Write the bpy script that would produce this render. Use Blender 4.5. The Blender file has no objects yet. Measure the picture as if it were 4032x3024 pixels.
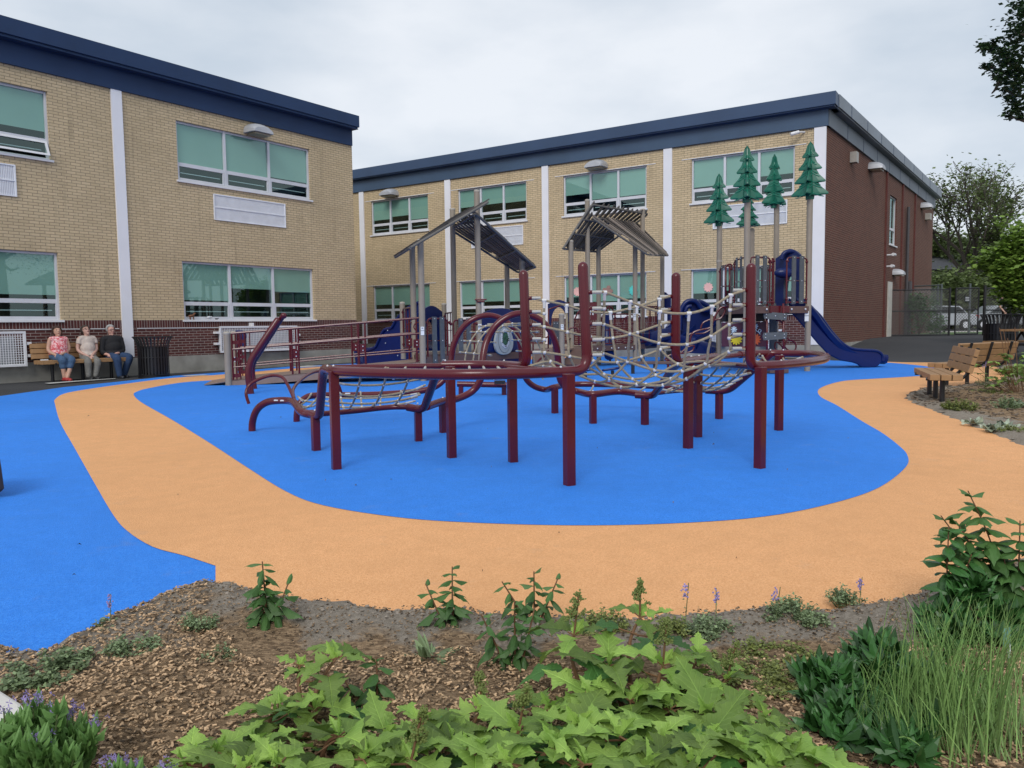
import bpy, bmesh, math, random
from mathutils import Vector, Matrix, noise as mnoise
R = math.radians
random.seed(7)
rnd = random.random
def ru(a, b): return a + (b - a) * random.random()
sc = bpy.context.scene
col = sc.collection

# ------------------------------------------------------------------ camera
FPX = 3040.0; CH = 1.12
pit = math.atan(230 / FPX); rol = math.atan(.01255)
f0 = Vector((0, math.cos(pit), -math.sin(pit))); r0 = Vector((1, 0, 0)); u0 = Vector((0, math.sin(pit), math.cos(pit)))
RT = r0 * math.cos(rol) - u0 * math.sin(rol)
UP = u0 * math.cos(rol) + r0 * math.sin(rol)
cam = bpy.data.cameras.new('camera'); camo = bpy.data.objects.new('camera', cam); col.objects.link(camo)
m = Matrix.Identity(4)
for i in range(3):
    m[i][0] = RT[i]; m[i][1] = UP[i]; m[i][2] = -f0[i]
m[2][3] = CH
camo.matrix_world = m
cam.sensor_width = 36; cam.lens = FPX / 4032 * 36; cam.clip_end = 800; cam.clip_start = .05
sc.camera = camo
# surveyed points of the photograph turned into positions on the ground (or at a known height / distance)
def ray(x, y): return f0 * FPX + RT * (x - 2016) - UP * (y - 1512)
def G(x, y, z=0.0):
    d = ray(x, y); k = (z - CH) / d.z
    return Vector((d.x * k, d.y * k, z))
def AY(x, y, Y):
    d = ray(x, y); k = Y / d.y
    return Vector((d.x * k, Y, CH + d.z * k))
def XY(px, Y):            # ground position seen in column px at distance Y
    y = 1282 + 3405 / Y
    d = ray(px, y); k = Y / d.y
    return Vector((d.x * k, Y, 0))
def wallp(A, D):
    n = Vector((-D[1], D[0]))
    def w(x, y):
        d = ray(x, y); k = (A[0] * n.x + A[1] * n.y) / (d.x * n.x + d.y * n.y)
        X = (d.x * k - A[0], d.y * k - A[1])
        return (X[0] * D[0] + X[1] * D[1], CH + d.z * k)
    return w

# ------------------------------------------------------------------ mesh builder
class MB:
    def __init__(s): s.v = []; s.f = []; s.uv = {}; s.c = {}
    def face(s, pts, uv=None, cv=None):
        b = len(s.v); s.v += [Vector(p) for p in pts]; s.f.append(tuple(range(b, b + len(pts))))
        if uv: s.uv[len(s.f) - 1] = uv
        if cv is not None: s.c[len(s.f) - 1] = cv
    def box(s, c, size, rot=None, ax=None, cv=None):
        # c centre, size full; rot z angle or ax=(X,Y,Z) unit axes
        c = Vector(c); hx, hy, hz = [q / 2 for q in size]
        if ax: X, Y, Z = [Vector(a) for a in ax]
        else:
            a = rot or 0; X = Vector((math.cos(a), math.sin(a), 0)); Y = Vector((-math.sin(a), math.cos(a), 0)); Z = Vector((0, 0, 1))
        b = len(s.v)
        for i in (-1, 1):
            for j in (-1, 1):
                for k in (-1, 1): s.v.append(c + X * hx * i + Y * hy * j + Z * hz * k)
        for q in ((0, 1, 3, 2), (4, 6, 7, 5), (0, 4, 5, 1), (2, 3, 7, 6), (0, 2, 6, 4), (1, 5, 7, 3)):
            s.f.append(tuple(b + i for i in q))
            if cv is not None: s.c[len(s.f) - 1] = cv
        return s
    def bar(s, a, b, w, t, up=(0, 0, 1), cv=None):   # box beam between points: w across, t along up
        a = Vector(a); b = Vector(b); X = (b - a); L = X.length; X.normalize()
        Z = Vector(up); Z = (Z - X * Z.dot(X)).normalized(); Y = Z.cross(X)
        return s.box((a + b) / 2, (L, w, t), ax=(X, Y, Z), cv=cv)
    def tube(s, path, r, n=10, closed=False, caps=True, dome=False):
        P = [Vector(p) for p in path]
        if len(P) < 2: return s
        rs = r if isinstance(r, (list, tuple)) else [r] * len(P)
        rs = list(rs)
        N = len(P)
        T = []
        for i in range(N):
            if closed: t = P[(i + 1) % N] - P[i - 1]
            else: t = P[min(i + 1, N - 1)] - P[max(i - 1, 0)]
            if t.length < 1e-9: t = Vector((0, 0, 1))
            T.append(t.normalized())
        up = Vector((0, 0, 1)) if abs(T[0].z) < .9 else Vector((1, 0, 0))
        nn = (up - T[0] * up.dot(T[0])).normalized()
        if dome and not closed:
            e = P[-1]; t = T[-1]; rr = rs[-1]
            for a in (25, 50, 70, 85):
                P.append(e + t * rr * math.sin(R(a))); T.append(t); rs.append(rr * math.cos(R(a)))
            N = len(P)
        b = len(s.v)
        for i in range(N):
            t = T[i]; nn = (nn - t * nn.dot(t))
            if nn.length < 1e-6: nn = t.orthogonal()
            nn.normalize(); bb = t.cross(nn)
            for k in range(n):
                a = 2 * math.pi * k / n
                s.v.append(P[i] + (nn * math.cos(a) + bb * math.sin(a)) * rs[i])
        for i in range(N if closed else N - 1):
            j = (i + 1) % N
            for k in range(n):
                k2 = (k + 1) % n
                s.f.append((b + i * n + k, b + i * n + k2, b + j * n + k2, b + j * n + k))
        if caps and not closed:
            s.f.append(tuple(b + k for k in reversed(range(n))))
            s.f.append(tuple(b + (N - 1) * n + k for k in range(n)))
        return s
    def cyl(s, a, b, r, n=12, **k): return s.tube([a, b], r, n, **k)
    def ball(s, c, r, nu=8, nv=6, sc_=(1, 1, 1), ax=None):
        c = Vector(c); b = len(s.v)
        X, Y, Z = [Vector(q) for q in (ax or ((1, 0, 0), (0, 1, 0), (0, 0, 1)))]
        s.v.append(c + Z * r * sc_[2])
        for i in range(1, nv):
            th = math.pi * i / nv
            for k in range(nu):
                a = 2 * math.pi * k / nu
                s.v.append(c + X * r * sc_[0] * math.sin(th) * math.cos(a) + Y * r * sc_[1] * math.sin(th) * math.sin(a) + Z * r * sc_[2] * math.cos(th))
        s.v.append(c - Z * r * sc_[2]); e = len(s.v) - 1
        for k in range(nu):
            k2 = (k + 1) % nu
            s.f.append((b, b + 1 + k, b + 1 + k2))
            for i in range(nv - 2):
                q = b + 1 + i * nu
                s.f.append((q + k, q + nu + k, q + nu + k2, q + k2))
            q = b + 1 + (nv - 2) * nu
            s.f.append((q + k, e, q + k2))
        return s
    def prism(s, pts, off):   # planar polygon extruded by vector
        off = Vector(off); b = len(s.v); n = len(pts)
        s.v += [Vector(p) for p in pts] + [Vector(p) + off for p in pts]
        s.f.append(tuple(b + i for i in reversed(range(n)))); s.f.append(tuple(b + n + i for i in range(n)))
        for i in range(n):
            j = (i + 1) % n
            s.f.append((b + i, b + j, b + n + j, b + n + i))
        return s
    def lathe(s, prof, c=(0, 0, 0), n=24):
        c = Vector(c); b = len(s.v)
        for r_, z in prof:
            for k in range(n):
                a = 2 * math.pi * k / n
                s.v.append(c + Vector((r_ * math.cos(a), r_ * math.sin(a), z)))
        for i in range(len(prof) - 1):
            for k in range(n):
                k2 = (k + 1) % n
                s.f.append((b + i * n + k, b + i * n + k2, b + (i + 1) * n + k2, b + (i + 1) * n + k))
        return s
    def build(s, name, mat, parent=None, smooth=False, loc=None, rz=0, bevel=0):
        me = bpy.data.meshes.new(name); me.from_pydata([tuple(v) for v in s.v], [], s.f)
        if s.uv:
            L = me.uv_layers.new(name='UVMap')
            for p in me.polygons:
                u = s.uv.get(p.index)
                if u:
                    for q, li in enumerate(p.loop_indices): L.data[li].uv = u[q]
        if s.c:
            A = me.attributes.new('tone', 'FLOAT', 'FACE')
            for i, val in s.c.items(): A.data[i].value = val
        if smooth:
            for p in me.polygons: p.use_smooth = True
        o = bpy.data.objects.new(name, me); col.objects.link(o)
        for q in (mat if isinstance(mat, (list, tuple)) else [mat]): me.materials.append(q)
        if parent: o.parent = parent
        if loc is not None: o.location = loc
        o.rotation_euler.z = rz
        if smooth:
            try:
                me.set_sharp_from_angle(angle=R(42))
            except Exception: pass
        if bevel:
            b = o.modifiers.new('bevel', 'BEVEL'); b.width = bevel; b.segments = 2; b.limit_method = 'ANGLE'
        return o

def tag(o, label, cat, group=None, kind=None):
    if kind: o['kind'] = kind
    if label: o['label'] = label
    if cat: o['category'] = cat
    if group: o['group'] = group
    return o
def thing(name, label, cat, loc=(0, 0, 0), rz=0, group=None):
    o = bpy.data.objects.new(name, None); col.objects.link(o); o.location = loc; o.rotation_euler.z = rz
    o.empty_display_size = .2
    return tag(o, label, cat, group)
def struct(o): o['kind'] = 'structure'; return o
def copy_tree(o, parent=None):
    c = o.copy(); col.objects.link(c); c.parent = parent
    for ch in list(o.children): copy_tree(ch, c)
    return c
def cat(pts, n=8, closed=False):   # Catmull-Rom smoothing
    P = [Vector(p) for p in pts]; out = []
    N = len(P)
    for i in range(N if closed else N - 1):
        if closed: a, b, c, d = P[i - 1], P[i], P[(i + 1) % N], P[(i + 2) % N]
        else: a, b, c, d = P[max(i - 1, 0)], P[i], P[i + 1], P[min(i + 2, N - 1)]
        for k in range(n):
            t = k / n
            out.append(.5 * ((2 * b) + (c - a) * t + (2 * a - 5 * b + 4 * c - d) * t * t + (3 * b - a - 3 * c + d) * t ** 3))
    if not closed: out.append(P[-1])
    return out
def fillet(pts, r, n=6):   # polyline with rounded corners
    P = [Vector(p) for p in pts]; out = [P[0]]
    for i in range(1, len(P) - 1):
        a, b, c = P[i - 1], P[i], P[i + 1]
        u = (a - b); v = (c - b); q = min(r, u.length * .48, v.length * .48)
        s = b + u.normalized() * q; e = b + v.normalized() * q
        for k in range(n + 1):
            t = k / n; out.append(s * (1 - t) ** 2 + b * 2 * t * (1 - t) + e * t * t)
    out.append(P[-1]); return out
def inpoly(x, y, P):
    c = False; j = len(P) - 1
    for i in range(len(P)):
        xi, yi = P[i][0], P[i][1]; xj, yj = P[j][0], P[j][1]
        if (yi > y) != (yj > y) and x < (xj - xi) * (y - yi) / (yj - yi) + xi: c = not c
        j = i
    return c
def pdist(x, y, P):
    best = 1e9
    for i in range(len(P)):
        ax, ay = P[i][0], P[i][1]; bx, by = P[(i + 1) % len(P)][0], P[(i + 1) % len(P)][1]
        dx, dy = bx - ax, by - ay; L = dx * dx + dy * dy
        t = 0 if L == 0 else max(0, min(1, ((x - ax) * dx + (y - ay) * dy) / L))
        d = math.hypot(x - ax - t * dx, y - ay - t * dy)
        if d < best: best = d
    return best

# ------------------------------------------------------------------ materials
def nmat(name):
    m = bpy.data.materials.new(name); m.use_nodes = True; nt = m.node_tree
    bs = nt.nodes['Principled BSDF']; return m, nt, bs
def N(nt, t, **k):
    n = nt.nodes.new(t)
    for a, b in k.items():
        if hasattr(n, a): setattr(n, a, b)
        else: n.inputs[a.replace('_', ' ')].default_value = b
    return n
def mixc(nt, fac, a, b, blend='MIX'):
    n = nt.nodes.new('ShaderNodeMix'); n.data_type = 'RGBA'; n.blend_type = blend
    for i, q in ((0, fac), (6, a), (7, b)):
        if hasattr(q, 'links') or isinstance(q, bpy.types.NodeSocket): nt.links.new(q, n.inputs[i])
        else: n.inputs[i].default_value = q if i == 0 else (tuple(q) + (1,))[:4]
    return n.outputs[2]
def ramp(nt, src, lo, hi):
    n = nt.nodes.new('ShaderNodeMapRange'); n.inputs[1].default_value = lo; n.inputs[2].default_value = hi
    nt.links.new(src, n.inputs[0]); return n.outputs[0]
def bump(nt, bs, h, st=.3, d=.01):
    b = nt.nodes.new('ShaderNodeBump'); b.inputs['Strength'].default_value = st; b.inputs['Distance'].default_value = d
    nt.links.new(h, b.inputs['Height']); nt.links.new(b.outputs[0], bs.inputs['Normal'])
def noise(nt, scale, detail=3, co=None, rough=.5):
    n = nt.nodes.new('ShaderNodeTexNoise'); n.inputs['Scale'].default_value = scale; n.inputs['Detail'].default_value = detail
    n.inputs['Roughness'].default_value = rough
    if co: nt.links.new(co, n.inputs['Vector'])
    return n.outputs[0]
def coord(nt, kind='Object'):
    return nt.nodes.new('ShaderNodeTexCoord').outputs[kind]
def sc3(c, k): return tuple(min(1, q * k) for q in c)
MC = {}
def M(name, c, rough=.5, var=.12, scale=6, metal=0, b=0, bscale=40, spec=.5, coat=0, tone=0):
    if name in MC: return MC[name]
    m, nt, bs = nmat(name); co = coord(nt)
    src = mixc(nt, ramp(nt, noise(nt, scale, 4, co), .3, .7), sc3(c, 1 - var), sc3(c, 1 + var))
    if tone:
        a = N(nt, 'ShaderNodeAttribute', attribute_name='tone')
        r = ramp(nt, a.outputs['Fac'], 0, 1); r.node.inputs[3].default_value = 1 - tone; r.node.inputs[4].default_value = 1 + tone
        mm = nt.nodes.new('ShaderNodeVectorMath'); mm.operation = 'SCALE'
        nt.links.new(src, mm.inputs[0]); nt.links.new(r, mm.inputs['Scale']); src = mm.outputs[0]
    nt.links.new(src, bs.inputs['Base Color'])
    bs.inputs['Roughness'].default_value = rough; bs.inputs['Metallic'].default_value = metal
    bs.inputs['Specular IOR Level'].default_value = spec; bs.inputs['Coat Weight'].default_value = coat
    if b: bump(nt, bs, noise(nt, bscale, 3, co), b, .01)
    MC[name] = m; return m

def rubber(name, c, dark, light):
    m, nt, bs = nmat(name); co = coord(nt)
    v = N(nt, 'ShaderNodeTexVoronoi', Scale=170.0); nt.links.new(co, v.inputs['Vector'])
    g = ramp(nt, v.outputs['Color'], 0.1, .9)
    k = mixc(nt, g, dark, light)
    pits = noise(nt, 230, 2, co); k = mixc(nt, ramp(nt, pits, .66, .74), k, sc3(c, .3))
    big = ramp(nt, noise(nt, .55, 4, co), .3, .7)
    k = mixc(nt, big, k, mixc(nt, .5, k, sc3(c, .78)))
    med = ramp(nt, noise(nt, 7, 5, co), .35, .75)
    k2 = mixc(nt, med, k, mixc(nt, .3, k, sc3(c, .68)))
    sf = ramp(nt, noise(nt, 2.1, 8, co, .75), .60, .74); k2 = mixc(nt, sf, k2, mixc(nt, .22, k2, (.30, .28, .26)))
    nt.links.new(k2, bs.inputs['Base Color'])
    bs.inputs['Roughness'].default_value = .75; bs.inputs['Specular IOR Level'].default_value = .25
    bump(nt, bs, v.outputs['Distance'], .55, .006)
    return m
m_blue = rubber('blue_rubber', (.036, .245, .84), (.018, .19, .73), (.058, .31, .95))
m_orange = rubber('orange_rubber', (.83, .425, .185), (.71, .34, .14), (.94, .505, .24))
def asphalt():
    m, nt, bs = nmat('asphalt'); co = coord(nt)
    k = mixc(nt, ramp(nt, noise(nt, 260, 2, co), .35, .7), (.016, .017, .020), (.055, .055, .060))
    k = mixc(nt, ramp(nt, noise(nt, .6, 5, co), .45, .7), k, (.045, .045, .048))
    nt.links.new(k, bs.inputs['Base Color']); bs.inputs['Roughness'].default_value = .85
    bump(nt, bs, noise(nt, 200, 2, co), .5, .005); return m
m_asph = asphalt()
def brick(name, c1, c2, mortar, w=.213, h=.0677, ms=.011, off=.5, dirt=.2):
    m, nt, bs = nmat(name); uv = coord(nt, 'UV')
    b = nt.nodes.new('ShaderNodeTexBrick'); nt.links.new(uv, b.inputs['Vector'])
    b.offset = off; b.inputs['Scale'].default_value = 1; b.inputs['Brick Width'].default_value = w; b.inputs['Row Height'].default_value = h
    b.inputs['Mortar Size'].default_value = ms / 2; b.inputs['Mortar Smooth'].default_value = .15; b.inputs['Bias'].default_value = 0
    b.inputs['Color1'].default_value = (*c1, 1); b.inputs['Color2'].default_value = (*c2, 1); b.inputs['Mortar'].default_value = (*mortar, 1)
    k = b.outputs['Color']
    fn = ramp(nt, noise(nt, 25, 3, uv), .3, .7); k = mixc(nt, fn, k, mixc(nt, .16, k, sc3(c1, .55)))
    bg = ramp(nt, noise(nt, .55, 5, uv), .42, .72); k = mixc(nt, bg, k, mixc(nt, dirt, k, sc3(c1, .45)))
    # rain streaks: stretched noise
    mp = N(nt, 'ShaderNodeMapping'); mp.inputs['Scale'].default_value = (4, .35, 1); nt.links.new(uv, mp.inputs['Vector'])
    st = ramp(nt, noise(nt, 1.6, 4, mp.outputs[0]), .56, .78); k = mixc(nt, st, k, mixc(nt, dirt, k, sc3(mortar, .5)))
    nt.links.new(k, bs.inputs['Base Color']); bs.inputs['Roughness'].default_value = .85; bs.inputs['Specular IOR Level'].default_value = .3
    inv = N(nt, 'ShaderNodeMath', operation='SUBTRACT'); inv.inputs[0].default_value = 1; nt.links.new(b.outputs['Fac'], inv.inputs[1])
    bump(nt, bs, inv.outputs[0], .6, .008); return m
m_ybrick = brick('yellow_brick', (.66, .52, .33), (.575, .45, .28), (.25, .195, .13), ms=.0125, dirt=.3)
m_rbrick = brick('red_brick', (.115, .034, .03), (.075, .025, .025), (.34, .29, .26), ms=.013)
m_sold = brick('soldier_brick', (.115, .034, .03), (.075, .025, .025), (.34, .29, .26), w=.0677, h=.203, off=0, ms=.013)
m_rbrick2 = brick('brown_brick', (.15, .052, .034), (.105, .038, .027), (.25, .19, .15), ms=.011)
m_conc = M('concrete', (.30, .29, .26), .9, .22, 2.5, b=.3, bscale=60)
m_navy = M('navy_fascia', (.018, .043, .108), .6, .1, 1.2, spec=.3)
m_navy2 = M('weathered_fascia', (.10, .125, .16), .5, .18, .9)
m_white = M('white_panel', (.80, .80, .84), .5, .05, 1.0)
m_alu = M('aluminium_frame', (.62, .63, .67), .4, .05, 3)
m_sill = M('white_sill', (.72, .72, .74), .5, .05, 3)
m_grille = M('grille_metal', (.78, .79, .83), .45, .06, 5)
m_darkin = M('dark_interior', (.02, .028, .025), .9, .3, 2)
m_blind = M('window_blind', (.37, .48, .44), .9, .05, 1)
m_red = M('red_painted_steel', (.090, .0035, .0100), .27, .12, 5, coat=.05)
m_rope = M('tan_rope', (.33, .28, .20), .85, .2, 60, b=.6, bscale=160)
m_conn = M('white_connector', (.62, .63, .66), .35, .04)
m_sleeve = M('rope_sleeve', (.40, .40, .39), .4, .1)
m_tan = M('taupe_post', (.29, .245, .195), .45, .06, 4)
m_cap = M('post_cap', (.38, .34, .29), .5, .05)
m_bplas = M('navy_plastic', (.004, .014, .095), .33, .1, 3, spec=.35)
m_grey = M('grey_plank', (.085, .095, .105), .6, .15, 12)
m_lgrey = M('light_grey_panel', (.36, .39, .39), .5, .05)
m_brown = M('brown_deck', (.115, .065, .055), .6, .12, 6)
m_brown2 = M('brown_ramp', (.24, .165, .135), .7, .1, 5)
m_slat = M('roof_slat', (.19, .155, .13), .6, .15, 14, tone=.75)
m_slat_shaded = M('shaded_roof_slat', (.055, .048, .045), .5, .15, 14, tone=.6)  # underside shade of the roof slopes put into a darker slat colour
m_green = M('green_plastic', (.004, .12, .075), .38, .12, 8)
m_black = M('black_steel', (.012, .012, .014), .4, .2, 8)
m_plank = M('recycled_plank', (.33, .185, .082), .65, .13, 9, b=.15, bscale=90)
m_stick = M('white_sticker', (.72, .74, .76), .4, .04)
def glass():
    m, nt, bs = nmat('window_glass'); nt.nodes.remove(bs)
    tr = N(nt, 'ShaderNodeBsdfTransparent'); tr.inputs[0].default_value = (.75, .92, .87, 1)
    gl = N(nt, 'ShaderNodeBsdfGlossy', Roughness=.015); gl.inputs[0].default_value = (.74, .95, .90, 1)
    lw = N(nt, 'ShaderNodeLayerWeight', Blend=.5); pw = N(nt, 'ShaderNodeMath', operation='POWER'); nt.links.new(lw.outputs['Facing'], pw.inputs[0]); pw.inputs[1].default_value = 3.5
    fr = N(nt, 'ShaderNodeMath', operation='MULTIPLY_ADD'); nt.links.new(pw.outputs[0], fr.inputs[0]); fr.inputs[1].default_value = .6; fr.inputs[2].default_value = .11
    mx = N(nt, 'ShaderNodeMixShader'); nt.links.new(fr.outputs[0], mx.inputs[0]); nt.links.new(tr.outputs[0], mx.inputs[1]); nt.links.new(gl.outputs[0], mx.inputs[2])
    nt.links.new(mx.outputs[0], nt.nodes['Material Output'].inputs[0]); return m
m_glass = glass()
def leafmat(name, c, c2, trans=.25, rough=.5, scale=9):
    m, nt, bs = nmat(name); co = coord(nt)
    k = mixc(nt, ramp(nt, noise(nt, scale, 3, co), .3, .7), c, c2)
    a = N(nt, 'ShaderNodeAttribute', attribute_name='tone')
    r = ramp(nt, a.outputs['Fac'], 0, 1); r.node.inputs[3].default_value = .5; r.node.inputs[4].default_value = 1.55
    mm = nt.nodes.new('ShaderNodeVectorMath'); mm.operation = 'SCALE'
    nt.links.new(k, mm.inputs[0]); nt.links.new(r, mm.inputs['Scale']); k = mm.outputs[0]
    nt.links.new(k, bs.inputs['Base Color']); bs.inputs['Roughness'].default_value = rough; bs.inputs['Specular IOR Level'].default_value = .35
    t = N(nt, 'ShaderNodeBsdfTranslucent'); nt.links.new(k, t.inputs[0])
    mx = N(nt, 'ShaderNodeMixShader'); mx.inputs[0].default_value = trans
    nt.links.new(bs.outputs[0], mx.inputs[1]); nt.links.new(t.outputs[0], mx.inputs[2])
    nt.links.new(mx.outputs[0], nt.nodes['Material Output'].inputs[0]); return m
m_hyd = leafmat('hydrangea_leaf', (.14, .245, .045), (.25, .37, .08))
m_hydd = leafmat('hydrangea_old_leaf', (.045, .13, .03), (.075, .18, .045))
m_weed = leafmat('milkweed_leaf', (.05, .12, .03), (.08, .17, .045))
m_mint = leafmat('catmint_leaf', (.16, .22, .11), (.23, .30, .15))
m_moss = leafmat('moss_leaf', (.16, .20, .05), (.24, .27, .08))
m_dark = leafmat('dark_shrub_leaf', (.028, .09, .02), (.05, .14, .035), .12, .35)
m_grass = leafmat('tall_grass', (.17, .30, .09), (.26, .40, .13), .3)
m_tree = leafmat('tree_leaf', (.11, .155, .055), (.17, .22, .08), .35)
m_maple = leafmat('maple_leaf', (.14, .24, .04), (.22, .33, .06), .35)
m_dkleaf = leafmat('backlit_leaf', (.02, .045, .015), (.035, .07, .022), .2)
m_silver = leafmat('silver_leaf', (.30, .36, .27), (.40, .45, .35))
m_stem = M('reddish_stem', (.17, .085, .04), .7, .2)
m_gstem = M('green_stem', (.12, .16, .06), .7, .2)
m_bark = M('bark', (.085, .07, .058), .9, .3, 12, b=.5, bscale=30)
m_purple = M('purple_petal', (.30, .24, .50), .6, .25, 30)
m_bud = leafmat('flower_bud', (.34, .44, .10), (.46, .55, .17))
# ------------------------------------------------------------------ world
w = bpy.data.worlds.new('World'); sc.world = w; w.use_nodes = True; nt = w.node_tree
bg = nt.nodes['Background']
SE, SR = R(40), R(192)
sky = nt.nodes.new('ShaderNodeTexSky'); sky.sky_type = 'NISHITA'; sky.sun_disc = False; sky.sun_elevation = SE; sky.sun_rotation = SR
tc = nt.nodes.new('ShaderNodeTexCoord')
mp = nt.nodes.new('ShaderNodeMapping'); mp.inputs['Scale'].default_value = (1, 1, 2.4); nt.links.new(tc.outputs['Generated'], mp.inputs[0])
n1 = nt.nodes.new('ShaderNodeTexNoise'); n1.inputs['Scale'].default_value = 2.3; n1.inputs['Detail'].default_value = 6; n1.inputs['Roughness'].default_value = .5
nt.links.new(mp.outputs[0], n1.inputs['Vector'])
c1 = mixc(nt, ramp(nt, n1.outputs[0], .38, .62), (5.3, 6.0, 6.85), (7.7, 8.05, 8.55))
c2 = mixc(nt, .93, sky.outputs[0], c1)
nt.links.new(c2, bg.inputs[0]); bg.inputs[1].default_value = .1
sl = bpy.data.lights.new('sun', 'SUN'); sl.energy = 1.5; sl.angle = R(24); sl.color = (1, .97, .92)
so = bpy.data.objects.new('sun', sl); col.objects.link(so)
# sun direction: azimuth SR measured like the sky texture (clockwise from +Y)
sd = Vector((math.sin(SR) * math.cos(SE), math.cos(SR) * math.cos(SE), math.sin(SE)))
so.rotation_euler = sd.to_track_quat('Z', 'Y').to_euler()
sc.view_settings.view_transform = 'Standard'; sc.view_settings.look = 'None'; sc.view_settings.gamma = 1; sc.view_settings.exposure = .2
sc.cycles.max_bounces = 6; sc.cycles.transparent_max_bounces = 12; sc.cycles.caustics_reflective = False; sc.cycles.caustics_refractive = False

# ------------------------------------------------------------------ ground
def D(p): return (p[0] * 1.8228, p[1] * 1.8228)
def hgt(x, y):   # the asphalt rises towards the gate on the right
    t = (x - 9.0) * .6 + (y - 19.0) * .8
    q = max(0, min(1, (t - 1.0) / 9.0)); q = q * q * (3 - 2 * q)
    e = max(0, min(1, (x - 5.5) / 4.0))
    return .50 * q * e
g = MB(); xs = [-300, -80, -30] + [-14 + i * 1.0 for i in range(50)] + [45, 80, 300]; ys = [-100, -20, -3] + [i * 1.0 for i in range(0, 44)] + [60, 100, 400]
for x in xs:
    for y in ys: g.v.append(Vector((x, y, hgt(x, y))))
ny = len(ys)
for i in range(len(xs) - 1):
    for j in range(ny - 1): g.f.append((i * ny + j, (i + 1) * ny + j, (i + 1) * ny + j + 1, i * ny + j + 1))
struct(g.build('ground', m_asph, smooth=True))

def sheet(name, pts, z, mat, thick=0):
    b = MB()
    P = [Vector((p[0], p[1], z)) for p in pts]
    if thick: b.prism([p - Vector((0, 0, thick)) for p in P], (0, 0, thick))
    else: b.face(P)
    me = b.build(name, mat)
    bm = bmesh.new(); bm.from_mesh(me.data); bmesh.ops.triangulate(bm, faces=[f for f in bm.faces if len(f.verts) > 4]); bmesh.ops.recalc_face_normals(bm, faces=bm.faces)
    bm.to_mesh(me.data); bm.free()
    return struct(me)
def GP(lst, smooth=4, closed=True):
    pts = [G(*q) for q in lst]
    return cat(pts, smooth, closed)
far = [(0, 1564), (253, 1528), (452, 1508), (678, 1483), (904, 1467), (1139, 1446), (1417, 1433), (1800, 1412), (2200, 1395), (2600, 1385), (3000, 1390), (3270, 1399), (3479, 1405), (3667, 1415), (3850, 1424)]
surf = [G(-420, 1640)] + [G(*q) for q in far] + [Vector((9.6, 21.2, 0)), Vector((11, 19, 0)), Vector((11, 8, 0)), Vector((8, 2.3, 0)), Vector((4, 2.5, 0)), Vector((0, 2.72, 0)), Vector((-1.5, 2.6, 0)), Vector((-2.4, 2.3, 0)), Vector((-6, 2.0, 0)), Vector((-9, 4, 0))]
sheet('blue_play_surface', surf, .020, m_blue, .02)
outer = [D(q) for q in [(466, 1300), (466, 1232), (400, 1210), (330, 1190), (275, 1155), (245, 1120), (210, 1060), (160, 970), (130, 915)]] + \
    [(217, 1597), (217, 1578), (253, 1555), (344, 1537), (497, 1515), (678, 1492), (904, 1476), (1139, 1455), (1417, 1439), (1800, 1419), (2200, 1400), (2550, 1388), (2950, 1393), (3270, 1406), (3479, 1414.7), (3667, 1426), (3800, 1433), (3900, 1444), (4000, 1470)]
op = [G(*q) for q in outer]
op = [op[0], op[1]] + cat(op[1:], 4)[1:] + [Vector((9, 14, 0)), Vector((9, 8, 0)), Vector((7, 2.6, 0)), Vector((4, 2.6, 0)), Vector((0, 2.75, 0)), Vector((-1.35, 2.8, 0))]
sheet('orange_path', op, .0225, m_orange)
inner = [(527, 1560), (540, 1547), (588, 1533), (723, 1510), (904, 1497), (1121, 1478), (1417, 1456), (1800, 1434), (2200, 1413), (2550, 1399), (2900, 1402), (3268, 1420), (3475, 1430), (3621, 1443), (3690, 1455), (3700, 1470), (3660, 1481), (3560, 1489), (3425, 1497), (3328, 1504), (3261, 1520), (3222, 1541), (3232, 1569), (3295, 1603), (3391, 1665), (3473, 1714), (3541, 1767)] + \
    [D(q) for q in [(1960, 990), (1957, 1015), (1900, 1060), (1800, 1095), (1650, 1125), (1450, 1140), (1230, 1144), (1000, 1137), (850, 1125), (700, 1100), (620, 1070), (540, 1020), (450, 960), (370, 910), (305, 872)]]
sheet('blue_play_surface', GP(inner, 5), .025, m_blue)
# grey concrete pads on the asphalt by the wall
b = MB()
for q in ([(175, 1508), (300, 1499), (455, 1489), (455, 1490.5), (300, 1502), (195, 1510.5)], [(715, 1478), (800, 1475), (830, 1477), (735, 1481)], [(1144, 1444), (1215, 1439), (1290, 1440.5), (1180, 1446)]):
    b.face([G(x, y, .03) + Vector((0, 0, 0)) for x, y in q])
struct(b.build('concrete_pad', M('pale_concrete', (.5, .5, .48), .9)))

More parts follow.
